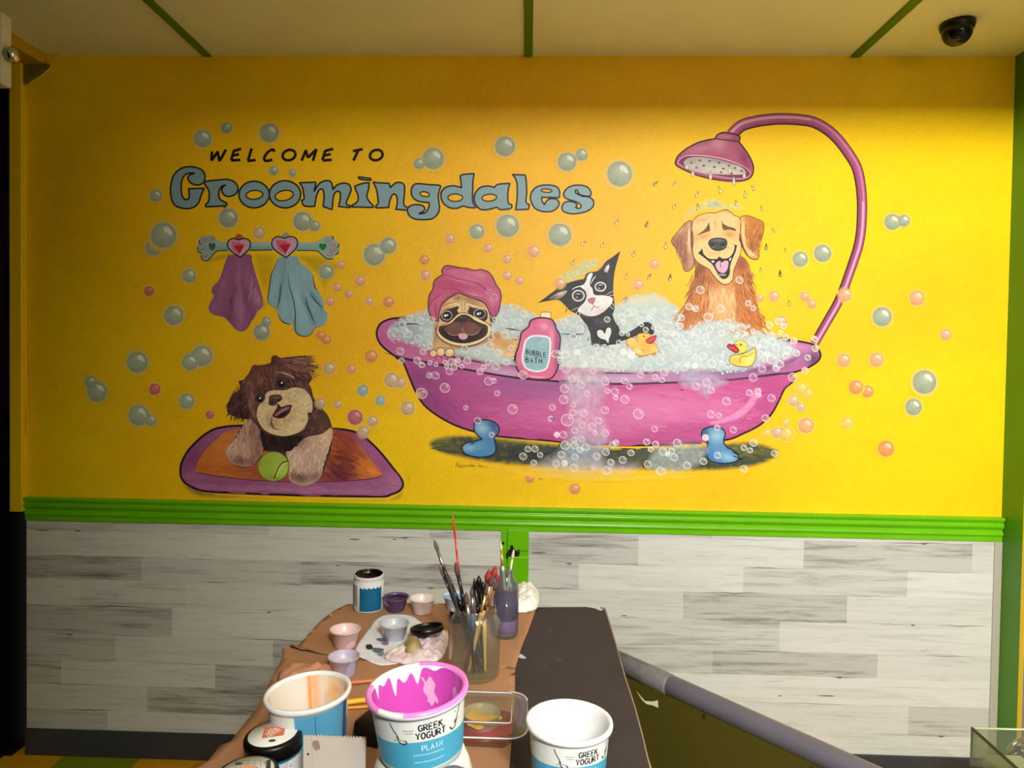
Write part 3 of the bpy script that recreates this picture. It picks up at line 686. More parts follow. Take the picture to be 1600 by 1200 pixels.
# ---- brown and cream dog lying on the bed
P = NP(7, crop=C_dog, lum=.62)
body = [(700,300),(790,440),(850,510),(900,570),(930,650),(938,740),(925,850),(890,950),(855,1050),(800,1110),(720,1140),(640,1120),(590,1090),(575,1000),(540,900),(380,860),(350,920),(280,985),(200,995),(130,970),(80,900),(70,860),(110,790),(150,740),(180,680),(240,610),(300,500)]
P.fill(body, (66,42,38), step=2.2, blobs=[(860,620,70,160,-15,(84,58,50),.8),(500,790,200,80,0,(30,18,20),.9),(880,900,30,120,15,(52,32,34),.6)])
P.hairs([(740,400),(930,650),(920,760),(760,760),(640,740)], 240, lambda x, y: 120, 60, 7, [(92,64,56),(70,44,40),(120,90,78),(52,32,32)], alpha=.8)
P.fill([(245,590),(195,680),(150,755),(85,825),(68,880),(110,955),(180,985),(270,985),(312,950),(360,880),(380,790),(350,700),(310,640)], (150,118,106), step=2.2, blobs=[(120,840,60,70,0,(196,158,140),.85),(270,700,60,60,0,(108,78,70),.8),(180,930,60,35,20,(92,58,56),.9),(280,940,30,40,0,(104,62,58),.8),(240,870,40,50,0,(176,138,126),.8),(330,850,30,70,0,(96,62,58),.6),(240,620,30,30,0,(200,172,120),.7)])
P.hairs([(245,600),(80,850),(150,960),(300,940),(370,800),(320,650)], 360, lambda x, y: 95+(200-x)*.2, 42, 6, None, cf=lambda x, y, R: R.choice([(204,170,150),(176,140,126),(140,106,96)]) if y < 900 and x < 260 else R.choice([(120,86,80),(92,60,58),(158,122,110)]), alpha=.65)
P.fill([(720,750),(640,820),(560,870),(585,960),(580,1060),(600,1110),(700,1142),(800,1112),(850,1050),(868,950),(905,850),(937,740),(925,670),(850,720)], (172,142,124), step=2.2, blobs=[(880,760,40,110,20,(205,160,128),.8),(650,920,70,60,0,(192,166,148),.8),(760,980,60,90,15,(160,132,118),.7),(680,1080,70,40,0,(88,52,50),.9),(800,1070,50,40,0,(120,84,80),.8),(690,800,60,40,-30,(120,84,70),.8),(620,1050,30,40,0,(108,62,60),.8)])
P.hairs([(740,760),(580,880),(600,1080),(700,1125),(840,1050),(925,750),(900,700)], 460, lambda x, y: 100+(x-750)*-.06, 45, 6, None, cf=lambda x, y, R: R.choice([(206,178,156),(176,146,130),(220,196,170),(146,116,104)]) if y < 1020 else R.choice([(120,84,76),(90,56,54),(150,116,104)]), alpha=.65)
for s in ([(640,1085),(660,1060),(685,1075)], [(150,930),(165,960)], [(600,1110),(620,1080)], [(105,890),(118,925)]): P.stroke(s, 9, (48,28,30), taper=.8)
P.fill([(350,690),(420,740),(560,745),(700,740),(640,810),(590,860),(480,850),(390,850),(360,790)], (30,18,20), step=3)
P.hairs([(350,700),(700,740),(590,860),(390,850)], 120, lambda x, y: 90, 50, 6, [(48,30,30),(28,17,20),(70,44,40)], alpha=.8)
dogb = P.build('painted_dog', mural, 'brown and cream long-haired dog lying with tilted head')
P = NP(10, crop=C_dog, lum=.62)
P.fill([(175,290),(185,350),(130,400),(78,500),(90,552),(150,580),(230,600),(292,570),(300,450),(250,300)], (52,30,30), step=2.2, blobs=[(150,480,40,60,30,(74,48,50),.8),(215,340,30,60,0,(84,52,46),.8)])
P.hairs([(175,300),(80,500),(150,570),(280,570),(270,400)], 220, lambda x, y: 108, 60, 7, [(70,44,44),(46,26,28),(96,66,64),(36,20,24)], alpha=.8, over=True)
P.build('ear', dogb)
P = NP(11, crop=C_dog, lum=.62)
P.fill([(255,225),(290,160),(340,160),(430,140),(440,95),(475,78),(520,100),(600,90),(700,82),(740,95),(757,160),(750,220),(772,270),(740,330),(770,420),(770,530),(735,560),(725,640),(640,700),(540,720),(430,700),(350,640),(310,600),(280,560),(250,470),(225,380),(205,320),(220,270)], (84,50,44), step=2.2, blobs=[(450,120,30,40,0,(38,20,22),.8),(350,250,80,60,-20,(104,66,56),.7),(480,250,70,50,20,(68,40,38),.7),(620,150,130,50,10,(100,64,56),.7),(650,280,80,50,0,(44,24,28),.85),(360,400,60,60,0,(44,26,26),.9),(530,310,80,60,0,(42,24,26),.9),(740,150,25,60,0,(60,34,36),.8),(260,420,40,120,0,(110,78,68),.6)])
def hd(x, y):
    if x > 480 and y < 260: return 12+ (y-150)*.25
    if x < 420: return 112-(x-300)*.3
    return 70
P.hairs([(260,230),(430,140),(520,100),(740,95),(750,260),(640,330),(420,360),(330,600),(240,430),(215,300)], 620, hd, 70, 6, [(110,72,62),(76,44,40),(56,32,32),(140,104,92),(92,58,50)], alpha=.75, over=True)
P.hairs([(240,290),(290,260),(300,400),(330,600),(290,590),(235,420)], 90, lambda x, y: 82, 110, 6, [(150,118,106),(120,88,80),(96,64,58)], alpha=.8, curl=.1)
P.hairs([(500,110),(700,90),(740,180),(600,200)], 90, lambda x, y: 8, 90, 6, [(150,108,92),(120,80,68),(60,34,34)], alpha=.8, curl=.12, over=True)
for s in ([(470,215),(540,225),(600,250),(625,275)], [(520,205),(590,240),(630,262)]): P.stroke(s, 9, (160,134,124), taper=.8)
for s in ([(290,160),(300,185)], [(325,152),(322,180)], [(260,210),(290,215)]): P.stroke(s, 7, (60,36,34), taper=.8)
P.stroke([(740,290),(765,270)], 8, (60,36,34)); P.stroke([(380,215),(420,300),(440,360)], 6, (58,34,34), taper=.8)
for s in ([(300,330),(340,300),(400,320),(410,370)], [(330,300),(400,270),(450,290)]): P.stroke(s, 6, (112,76,68), taper=.8)
P.build('head', dogb, 'dark brown shaggy head')
P = NP(14, crop=C_dog, lum=.62)
muz = [(412,378),(450,365),(560,362),(600,345),(650,342),(705,357),(750,400),(770,450),(776,510),(765,545),(735,548),(738,610),(690,690),(600,730),(500,735),(400,700),(345,640),(322,570),(335,490),(385,440),(390,400)]
P.fill(muz, (190,164,122), step=2.2, blobs=[(430,420,30,40,0,(214,168,130),.7),(640,430,90,60,20,(176,150,108),.7),(700,480,60,60,0,(204,180,140),.7),(440,620,40,70,-20,(120,90,68),.6),(560,600,80,50,0,(160,120,86),.6),(640,660,60,40,-30,(205,190,146),.7),(370,560,30,80,10,(198,176,136),.7),(480,700,70,20,10,(206,188,140),.7)])
P.hairs(muz, 800, lambda x, y: math.degrees(math.atan2(y-490, x-480))+ (20 if x < 480 else -12), 36, 5, None, cf=lambda x, y, R: R.choice([(216,194,150),(190,164,122),(150,120,88),(230,212,170),(176,146,108)]), alpha=.7)
for i in range(13):
    a = math.radians(-15+i*9); P.stroke([(575+45*math.cos(a), 530+45*math.sin(a)), (575+95*math.cos(a+.1), 530+90*math.sin(a+.1))], 4, (92,62,48), taper=.9)
for i in range(9):
    P.stroke([(452-i*2, 560+i*4), (430+i*5, 640+i*4), (470+i*10, 690)], 4, (110,82,62), taper=.9)
P.fill([(425,430),(430,412),(458,403),(510,405),(524,425),(518,445),(480,465),(475,480),(440,487),(420,470)], (74,48,48), blobs=[(480,420,30,12,0,(120,88,84),.7)], step=2, line=(40,22,24), lw=.9)
P.dot(447, 462, 12, (26,14,16), ry=9); P.dot(500, 443, 11, (26,14,16), ry=8)
P.fill([(448,570),(470,535),(490,500),(500,475),(520,500),(560,487),(607,484),(600,510),(590,545),(540,588),(480,592)], (64,32,38), step=2)
P.fill([(470,560),(520,520),(575,498),(585,512),(530,545),(478,575)], (132,94,104), step=2); P.fill([(500,568),(540,540),(565,535),(545,570),(505,585)], (34,14,20), step=2)
P.stroke([(482,470),(490,500),(450,570)], 7, (60,32,34))
P.build('muzzle', dogb, 'cream muzzle with brown nose')
for ex, ey, r in ((522,311,30), (346,436,26)):
    P = NP(14, crop=C_dog, lum=.62); P.dot(ex, ey+2, r*1.6, (34,18,20), ry=r*1.3); P.dot(ex, ey, r*1.1, (10,8,10)); P.ring(ex, ey+3, r*1.15, 5, (112,84,78), ry=r*1.05); P.dot(ex+3, ey-8, 8, (245,245,248)); P.dot(ex-8, ey-2, 4, (120,120,130)); P.stroke([(ex-r*1.3, ey+2), (ex-r*.3, ey-r*1.0), (ex+r*1.4, ey-r*.1)], 7, (60,38,36), taper=.7)
    P.build('eye', dogb)
P = NP(14, crop=C_dog, lum=.7)
P.fill(ell(457,985,126,120), (150,170,62), step=2.2, jit=.07, jscale=(5, 5), blobs=[(530,1020,50,60,20,(178,196,96),.7),(380,960,60,90,0,(138,158,50),.6),(450,1080,90,30,0,(120,140,48),.7)], line=(92,108,34), lw=1.0)
P.stroke([(580,938),(530,955),(495,1000),(475,1050),(465,1085)], 8, (44,52,22)); P.stroke([(390,885),(355,930),(345,985)], 6, (110,128,40)); P.stroke([(572,958),(530,975),(500,1020),(485,1070)], 6, (196,208,120))
P.build('painted_tennis_ball', mural, 'green tennis ball')

# ---- bathtub, with shadow under it
P = NP(0)
SHP = [(690,692),(800,688),(990,702),(1100,697),(1160,694),(1205,706),(1165,727),(1060,732),(900,728),(780,722),(700,706)]
P.fill([(668,694),(680,683),(720,678),(800,684),(900,694),(990,699),(1100,694),(1160,688),(1200,694),(1218,706),(1208,720),(1172,732),(1120,737),(1060,737),(990,736),(920,733),(850,732),(780,727),(720,717),(682,707)], (58,70,58), step=4, alpha=1, soft=6, jit=.28, jscale=(34, 5),
  blobs=[(690,694,18,12,0,(112,116,50),.9),(820,712,60,14,0,(40,48,58),.8),(1010,712,60,12,0,(92,92,70),.7),(1150,706,40,8,0,(120,122,44),.75),(1080,700,60,10,0,(74,84,66),.6),(1200,706,22,12,0,(84,92,50),.8),(740,704,50,14,0,(60,62,40),.6),(950,696,60,6,0,(60,66,60),.7),(860,690,60,6,0,(150,140,40),.6)])
P.hairs([(680,690),(990,700),(1210,700),(1190,722),(1000,732),(720,712)], 260, lambda x, y: 3, 40, 3.4, None, alpha=.3, curl=.06)
P.build('painted_shadow', mural, 'dark painted shadow under the tub')
tub = empty('painted_bathtub', (0, 0, 0), None, None); tub.parent = mural; tub['label'] = 'magenta clawfoot bathtub'
tb = [(622,556),(630,566),(640,590),(650,613),(663,633),(686,651),(715,666),(751,677),(780,682),(839,687),(895,692),(953,695.5),(993,696),(1042,695),(1096,691),(1137,687),(1161,677.6),(1185,665.5),(1204,648.5),(1216.5,627),(1226,607.5),(1242,588),(1200,570),(900,570),(700,552)]
P = NP(1)
P.fill(tb, (198,84,150), step=3.2, line=(40,12,34), lw=2.4, jit=.07, jscale=(40, 6),
  blobs=[(660,590,40,50,20,(148,70,132),.9),(690,640,60,24,25,(140,60,125),.85),(800,605,70,18,5,(150,88,150),.8),(780,650,70,22,5,(205,92,158),.7),(730,620,30,40,-35,(178,76,145),.5),(850,640,70,25,0,(205,105,165),.6),(870,600,50,16,0,(140,95,155),.7),(1010,640,90,34,0,(228,128,180),.9),(1000,605,120,8,0,(196,72,142),.8),(1060,612,60,10,0,(222,110,168),.6),(1040,675,70,16,-3,(186,74,140),.7),(950,660,50,20,0,(215,120,175),.6),(840,681,90,7,3,(184,66,136),.8),(1190,620,26,50,25,(186,72,136),.85),(1150,675,50,10,-20,(180,70,132),.7),(1120,640,40,18,0,(226,122,176),.7),(1000,690,150,5,0,(176,64,134),.6)])
P.hairs(tb, 520, lambda x, y: (2 if x > 720 else 40) if x < 1150 else -35, 46, 5, None, alpha=.09, curl=.05, lvl=120)
P.fill([(1178,606),(1190,606),(1186,622),(1174,640),(1152,656),(1118,664),(1106,660),(1130,652),(1158,636),(1172,620)], (238,152,200), alpha=.85, soft=3, step=2.5)
P.build('basin', tub, 'magenta side of the tub')
P = NP(3)
rim = [(636,498),(620,497),(605,500),(593.5,507),(588.5,521),(593.5,536),(607,549),(625,559),(670,566.6),(737.5,579),(805,590),(872.5,596),(926.5,599),(982.5,600),(1043.7,598),(1090,597),(1136.7,594),(1180,589),(1210,585),(1233,583),(1250,579),(1265,573),(1278,564),(1282,554),(1274.5,541),(1257.6,535),(1214,529),(1150,526),(1000,524),(910,520),(794,512),(700,504)]
RIMP = catmull(rim, True, 5); P.fill(rim, (196,104,158), step=3.2, line=(40,14,38), lw=2.4, jit=.06, jscale=(30, 4),
  blobs=[(600,525,20,22,0,(192,92,150),.8),(620,510,40,10,0,(200,110,165),.6),(720,572,60,9,9,(214,138,186),.8),(790,583,40,8,7,(206,170,205),.8),(690,566,40,6,8,(206,90,150),.8),(900,592,60,6,3,(214,112,168),.8),(970,592,60,8,0,(196,172,204),.9),(1060,588,50,8,0,(178,142,182),.85),(1140,585,60,6,-3,(150,108,158),.9),(1220,572,40,8,-20,(160,110,162),.8),(1262,552,20,14,0,(172,112,160),.8),(1240,540,40,6,12,(212,140,190),.9),(1272,562,12,14,30,(88,62,96),.9),(1180,577,60,4,-4,(116,80,120),.6)])
P.fill([(1100,577),(1160,577),(1205,571),(1237,560),(1253,548),(1248,556),(1240,566),(1210,577),(1160,583),(1100,585)], (120,84,124), alpha=.85, soft=2, step=2.5)
P.fill([(640,500),(612,506),(606,515),(612,525),(640,536),(680,545),(720,553),(760,520)], (170,176,190), step=3, blobs=[(640,510,30,10,0,(120,100,140),.7),(660,520,30,16,0,(186,200,204),.8)], alpha=.95, soft=3)
P.stroke([(612,518),(620,510),(638,506),(655,506)], 1.8, (64,44,80), taper=.8)
for s in ([(790,513),(800,514.5),(812,516.5)], [(876,521.5),(895,522.5),(912,522)], [(654,546),(713,559),(778,570.5),(812,572)], [(876,579),(930,582.5),(982,583),(1040,582),(1105,577.5)], [(600,551),(640,561),(672,567),(737,579),(805,590.5),(872,597),(926,600)]): P.stroke(s, 1.9, (22,12,26), taper=.7)
P.stroke([(980,600),(1043,599),(1136,594),(1197,588),(1233,583)], 2.6, (92,56,96), taper=.7)
P.stroke([(610,512),(606,524),(618,537)], 3, (222,170,206), taper=.8)
P.build('tub_rim', tub, 'pink and lavender rolled rim')
for crop_, pts, bl in ((C_tl, [(715,810),(740,785),(800,782),(860,800),(888,840),(880,880),(855,905),(865,960),(862,1005),(830,1030),(760,1042),(680,1030),(640,1005),(632,970),(655,945),(700,935),(740,925),(768,915),(745,895),(718,860)], [(840,820,50,40,30,(46,72,122),.9),(770,840,50,40,20,(160,200,222),.85),(680,975,50,22,0,(150,196,222),.85),(820,950,40,60,0,(74,134,186),.6),(760,960,60,30,20,(104,160,200),.6),(870,900,20,50,0,(62,88,150),.6)]),
                       (C_tr, [(245,872),(300,855),(360,865),(385,900),(375,950),(395,985),(430,1005),(465,1032),(470,1065),(440,1085),(370,1092),(300,1080),(265,1045),(258,1000),(275,960),(240,930),(232,900)], [(255,890,30,50,-20,(42,80,132),.9),(330,915,50,45,0,(160,205,226),.9),(400,1050,60,30,15,(150,200,222),.85),(285,1030,30,50,-20,(60,122,182),.8),(340,1000,40,30,0,(100,160,204),.6)])):
    P = NP(6, crop=crop_)
    P.fill(pts, (80,138,188), step=2, blobs=bl, line=(18,26,56), lw=1.6, jit=.05)
    for q in ([(0,0)] if 0 else []): pass
    if crop_ is C_tl:
        for s in ([(655,945),(690,940),(715,950)], [(680,960),(700,950),(735,935)]): P.stroke(s, 6, (30,54,100), taper=.8)
    else:
        for s in ([(395,992),(415,998),(428,1006)], [(425,1018),(445,1024),(462,1036)], [(432,1042),(455,1050),(468,1056)]): P.stroke(s, 7, (18,26,56), taper=.8)
    P.build('claw_foot', tub, 'blue paw foot')

# ---- shower
sh = empty('painted_shower', (0, 0, 0), None, None); sh.parent = mural; sh['label'] = 'curved mauve shower pipe and head'
cl = [(1143,211),(1158,197),(1180,190),(1206,186.5),(1226,185.8),(1248,187),(1271,191),(1293,203),(1311,220),(1328,243),(1339,263),(1344.5,288),(1346.7,315),(1346.5,340),(1345,362),(1341,385),(1334,407),(1326,430),(1318,452),(1308,475),(1292.5,502),(1277,529),(1273,537)]
cl = catmull(cl, False, 5)
P = NP(3)
def band(P, line, w0, w1, rgb, off0, off1=None):
    n = len(line); Lp, Rp = [], []
    for i, p in enumerate(line):
        a, b = line[max(i-1, 0)], line[min(i+1, n-1)]; dx, dy = b[0]-a[0], b[1]-a[1]; l = math.hypot(dx, dy); t = i/(n-1)
        wd = w0+(w1-w0)*t; Lp.append((p[0]+dy/l*wd*off0, p[1]-dx/l*wd*off0)); Rp.append((p[0]+dy/l*wd*off1, p[1]-dx/l*wd*off1))
    k = len(P.v)
    P.add(Lp+Rp, [(i, i+1, n+i+1, n+i) for i in range(n-1)], [P.col(rgb)]*(2*n)); P.z += DZ
band(P, cl, 19, 14, (48,14,34), -.5, .5); band(P, cl, 17, 12, (172,84,122), -.42, .5)
band(P, cl, 17, 12, (146,66,104), -.42, -.2); band(P, cl, 17, 12, (206,128,166), .1, .3); 
band(P, cl[:30], 17, 15, (214,160,176), .05, .3); band(P, cl[60:], 16, 12, (226,166,204), .0, .22)
band(P, cl, 17, 12, (150,72,108), .42, .5)
P.build('shower_pipe', sh)
P = NP(5, crop=C_shw)
P.fill([(75,450),(95,405),(160,350),(260,300),(375,275),(375,275),(398,242),(450,228),(520,240),(562,262),(556,300),(556,300),(610,370),(650,440),(666,500),(650,560),(600,590),(500,598),(350,580),(220,545),(120,500),(80,475)], (168,82,112), step=2.4, line=(52,12,32), lw=1.8,
  blobs=[(400,310,60,50,20,(206,140,160),.8),(270,350,110,30,-15,(190,120,144),.75),(600,430,40,80,-20,(120,44,80),.85),(450,260,60,20,10,(186,110,140),.6),(530,280,25,20,0,(120,50,84),.7),(120,440,40,30,0,(140,66,100),.6),(400,570,260,20,8,(150,62,96),.7)])
P.stroke([(375,275),(430,282),(500,290),(556,302)], 9, (70,18,44)); P.stroke([(398,248),(440,255),(510,265)], 5, (198,130,160), taper=.8)
P.fill([(95,455),(130,415),(200,402),(340,412),(470,440),(580,482),(640,530),(625,565),(560,578),(420,565),(260,530),(140,490)], (122,40,72), step=2.4, line=(196,140,170), lw=1.2)
P.fill([(140,450),(175,422),(240,414),(350,425),(460,450),(560,485),(606,525),(590,545),(480,548),(330,540),(200,515),(150,485)], (182,176,168), step=2.4, blobs=[(200,440,60,20,0,(140,128,126),.7),(420,520,120,20,8,(208,202,190),.7),(420,450,120,12,10,(120,104,108),.7)])
P.stroke([(120,418),(200,400),(340,410),(480,440),(590,485)], 6, (216,176,192), taper=.7)
for x, y in ((195,458),(262,440),(335,445),(405,458),(235,495),(290,480),(370,490),(437,503),(480,480),(525,498),(575,520),(500,540),(420,530)): P.dot(x, y, 11, (94,58,70), ry=8); P.dot(x+5, y+4, 6, (150,130,134))
for x, y, l in ((160,485,30),(205,535,38),(340,555,42),(517,595,46),(595,550,34),(485,508,40)):
    P.fill([(x-3,y-l*.8),(x+8,y-l*.2),(x+12,y+l*.4),(x,y+l*.75),(x-12,y+l*.4),(x-8,y-l*.2)], (206,196,188), step=2, line=(120,88,80), lw=.5, blobs=[(x+3,y+l*.3,5,8,0,(240,236,225),.8)])
P.build('shower_head', sh, 'mauve shower head with a grey perforated plate')
# falling drops (crop units of 1/6)
Dc = (1000, 260, 1/6)
drops = [(320,165,30,20),(140,165,40,20),(320,375,32,24),(535,265,22,28),(750,225,-20,32),(985,265,-8,32),(1060,205,-28,26),(540,385,0,24),(900,345,-6,26),(1140,395,-20,22),(65,545,20,26),(240,745,3,30),(1185,760,-6,24),(1250,600,-30,20),(1360,785,0,18),(280,1045,12,28),(1315,1005,-8,30),(1130,970,0,18),(95,1030,20,20),
         (-1100,0,0,0)]
cd = [(1010,351,15),(964,347,20),(911,380,55),(941,383,30),(990,397,20),(895,410,25),(978,432,20),(975,469,28),(1047,433,10),(1014,433,15),(1024,287,45),(1197,386,0),(1219,428,-6),(1233,474,-10)]
P0 = [(Dc[0]+x*Dc[2], Dc[1]+y*Dc[2], a, l*Dc[2]) for x, y, a, l in drops[:-1]]+[(x, y, a, 4.5) for x, y, a in cd]
for x, y, a, l in P0:
    P = NP(9); ar = math.radians(a); 
    def rp(u, v): return (x+u*math.cos(ar)-v*math.sin(ar)*1, y+u*math.sin(ar)+v*math.cos(ar))
    k = l*1.15
    P.fill([rp(0,-k*1.1), rp(k*.22,-k*.2), rp(k*.4,k*.4), rp(0,k*.85), rp(-k*.4,k*.4), rp(-k*.22,-k*.2)], (236,208,96), step=1.5, line=(150,124,52), lw=.75, jit=0, sub=3)
    P.dot(*rp(k*.08, k*.38), k*.2, (248,240,200), ry=k*.3); P.stroke([rp(-k*.34,k*.2), rp(-k*.3,k*.55), rp(0,k*.82)], .8, (96,84,60), taper=.7)
    P.build('painted_water_drop', mural)
# ---- foam behind and around the bathers
FOAM = (196, 209, 211)
P = NP(5)
fo = [(604,520),(612,505),(635,490),(665,481),(700,474),(790,472),(825,482),(860,500),(895,488),(930,488),(960,474),(990,460),(1030,458),(1062,480),(1090,496),(1130,501),(1172,507),(1204,516),(1230,530),(1246,543),(1252,553),(1228,565),(1195,572),(1160,583),(1120,584),(1040,582),(982,583),(930,583),(875,579),(805,571),(778,570),(713,559),(665,549),(640,540),(615,532)]
P.fill(fo, FOAM, step=3.2, alpha=1, soft=9, jit=.12, jscale=(9, 7), blobs=[(640,520,22,20,0,(150,156,176),.7),(700,500,60,12,0,(176,196,190),.7),(850,520,50,20,0,(170,188,196),.6),(1000,480,40,20,0,(196,214,206),.8),(960,520,40,20,0,(180,202,206),.6),(980,570,80,14,0,(214,222,216),.8),(1080,560,40,16,0,(160,190,200),.7),(1050,520,60,20,0,(196,212,210),.6),(1150,520,40,14,0,(206,214,190),.7),(1160,565,30,12,0,(168,180,206),.7),(740,555,60,10,8,(190,206,200),.7),(900,560,40,20,0,(222,228,218),.6)])
P.hairs(fo, 900, lambda x, y: rnd.uniform(0, 360), 7, 3.4, [(226,234,230),(172,190,196),(206,218,212),(240,244,240),(186,204,212),(210,222,196)], alpha=.55, curl=.9)
for q in ([(790,513),(800,514.5),(814,516.5)], [(876,521.5),(895,522.5),(912,522)], [(655,507),(640,506),(620,511)]): P.stroke(q, 1.9, (30,26,36), taper=.7)
P.build('painted_foam', mural, 'pale blue-grey bath foam')

# ---- pug
pug = empty('painted_pug', (0, 0, 0), None, None); pug.parent = mural; pug['label'] = 'smiling pug with a towel turban'
P = NP(7, crop=C_pug)
P.fill([(250,720),(240,800),(235,900),(205,960),(240,985),(330,975),(440,985),(540,975),(660,955),(760,915),(800,860),(700,800),(400,780)], (206,160,112), step=2.2, blobs=[(300,940,80,40,0,(226,186,140),.7),(250,860,30,80,0,(176,128,84),.7),(560,965,100,20,0,(196,150,104),.6),(720,900,60,40,0,(170,120,70),.6)])
P.fill([(770,900),(810,845),(870,805),(895,820),(930,870),(1010,885),(1085,870),(1110,920),(1142,960),(1110,1005),(1060,1040),(1000,1064),(930,1050),(860,990),(800,960)], (226,172,108), step=2.2, blobs=[(860,850,50,40,20,(176,124,66),.7),(950,960,60,50,0,(214,150,84),.8),(1060,930,50,40,0,(240,196,140),.8),(880,1010,60,40,20,(236,226,190),.9),(1000,1040,60,20,0,(250,226,190),.7)])
P.stroke([(1010,880),(1060,892),(1100,870)], 7, (40,22,22), taper=.8); P.stroke([(1000,1062),(1050,1045),(1100,1010),(1118,985)], 7, (40,22,22), taper=.8); P.stroke([(1050,935),(1085,928),(1120,945),(1145,962)], 6, (40,22,22), taper=.8)
P.hairs([(250,780),(240,970),(700,940),(780,860)], 120, lambda x, y: 100, 40, 5, [(232,196,150),(176,128,84),(206,160,112)], alpha=.5)
P.hairs([(800,860),(1080,880),(1100,1000),(900,1030)], 120, lambda x, y: 15, 40, 5, [(244,208,158),(200,140,78),(226,176,116)], alpha=.5)
P.build('body', pug, 'tan chest and arm')
P = NP(8, crop=C_pug)
P.fill([(780,640),(835,715),(828,722),(795,710),(780,760),(760,700)], (42,22,24), step=2)
P.fill([(288,700),(292,620),(325,540),(400,475),(480,430),(560,455),(660,495),(745,535),(785,620),(798,700),(805,760),(790,835),(720,905),(640,945),(540,962),(430,952),(340,912),(275,850),(260,790),(275,740)], (228,188,132), step=2.2, line=(120,78,44), lw=.9, blobs=[(600,500,120,40,18,(172,112,62),.85),(350,560,60,50,-40,(196,140,84),.8),(470,480,40,30,0,(150,96,60),.8),(500,560,60,50,0,(246,214,160),.8),(770,700,30,80,0,(236,200,150),.7),(500,610,60,20,0,(240,200,150),.6)])
P.fill([(303,645),(340,600),(415,578),(468,560),(490,570),(470,600),(486,630),(450,672),(395,712),(340,712),(305,685)], (52,32,34), step=2); P.fill([(590,575),(585,560),(640,578),(700,580),(755,600),(770,640),(762,690),(720,712),(670,690),(620,655),(575,618)], (52,32,34), step=2)
for s in ([(318,590),(380,552),(450,530),(488,545),(496,585),(478,612)], [(557,600),(556,555),(572,535),(620,552),(700,572),(765,592)]): P.stroke(s, 13, (250,222,172), taper=.5); 
for s in ([(318,580),(380,540),(455,520),(498,540),(505,590)], [(548,600),(546,550),(568,524),(625,540),(700,560),(765,582)], [(483,440),(482,490),(484,512)], [(505,520),(520,560),(515,610)], [(540,530),(545,570),(540,610)]): P.stroke(s, 4, (70,42,30), taper=.6)
mz = [(268,790),(278,768),(340,742),(400,706),(440,670),(478,636),(535,622),(600,640),(660,672),(720,700),(782,738),(806,785),(785,850),(705,912),(600,948),(500,952),(400,932),(310,882),(270,830)]
P.fill(mz, (252,222,166), step=2.4, line=(90,52,30), lw=.9)
dm = [(290,800),(300,768),(360,750),(420,722),(465,676),(525,645),(590,662),(640,700),(700,728),(758,752),(768,800),(742,852),(660,896),(560,920),(470,916),(380,888),(318,846)]
P.fill(dm, (74,44,42), step=2.2, line=(30,12,16), lw=1.1)
P.fill([(312,800),(345,800),(390,835),(450,850),(505,830),(520,805),(540,832),(600,848),(665,832),(705,795),(745,782),(738,835),(655,888),(545,914),(430,904),(350,862)], (44,20,24), step=2.2)
P.fill([(345,790),(370,755),(440,720),(500,720),(520,770),(515,810),(480,840),(430,845),(380,825)], (112,68,58), step=2.2, blobs=[(430,760,60,40,0,(128,82,70),.7)]); P.fill([(525,770),(535,725),(600,715),(670,745),(705,775),(690,815),(640,840),(580,842),(540,820)], (112,68,58), step=2.2, blobs=[(620,775,60,40,0,(128,82,70),.7)])
P.stroke([(375,815),(400,838),(450,848),(500,828),(520,790),(520,720)], 5, (206,170,158)); P.stroke([(524,790),(545,828),(600,842),(650,835),(685,810)], 5, (206,170,158))
P.stroke([(310,792),(335,800),(380,835),(440,855),(500,838),(520,806),(542,838),(600,855),(665,840),(705,798),(745,775)], 9, (16,8,10))
P.fill([(482,848),(500,833),(520,822),(545,832),(574,850),(562,878),(530,888),(498,878)], (228,172,188), step=2); P.stroke([(522,828),(525,860)], 4, (130,60,80))
P.fill([(470,672),(500,650),(540,650),(575,668),(560,700),(535,712),(510,712),(485,698)], (44,34,38), step=2, blobs=[(520,668,30,10,0,(96,84,90),.8)]); P.dot(498, 690, 9, (10,8,10)); P.dot(548, 690, 9, (10,8,10)); P.stroke([(520,708),(520,765)], 4, (24,12,14))
P.build('face', pug, 'cream and black wrinkled face')
for ex, ey, rx, ry in ((368,650,54,49), (692,632,60,50)):
    P = NP(10, crop=C_pug); P.dot(ex, ey, rx, (222,206,196), ry=ry); P.dot(ex+1, ey+1, rx-6, (66,36,34), ry=ry-6); P.dot(ex, ey, rx-17, (18,10,14), ry=ry-12); P.dot(ex-15, ey+2, 13, (250,250,250)); P.dot(ex+6, ey-4, 8, (240,240,240)); P.build('eye', pug)
P = NP(11, crop=C_pug)
for x, y, a, b in ((235,1025,40,38),(308,1010,46,46),(396,1016,50,46)): P.dot(x, y, a, (38,20,22), ry=b, n=22); P.dot(x, y, a-6, (246,200,146), ry=b-6, n=22); P.dot(x+6, y-12, a-22, (254,226,180), ry=b-26)
for x, y in ((262,1065),(318,1060),(372,1070),(410,1078)): P.stroke([(x-12,y-18),(x-2,y+12),(x+6,y+22)], 9, (120,20,50), taper=.8)
P.build('paw', pug, 'pale paw hooked over the rim')
P = NP(12, crop=C_pug)
tr_ = [(285,700),(250,702),(215,665),(190,610),(185,540),(195,450),(230,390),(240,320),(275,280),(330,248),(330,248),(318,210),(335,175),(370,158),(430,165),(490,178),(560,185),(640,205),(710,198),(780,225),(825,280),(850,340),(890,400),(904,460),(896,520),(885,590),(862,640),(830,668),(800,640),(780,600),(752,545),(700,502),(620,478),(540,450),(480,432),(420,462),(350,508),(310,560),(292,640)]
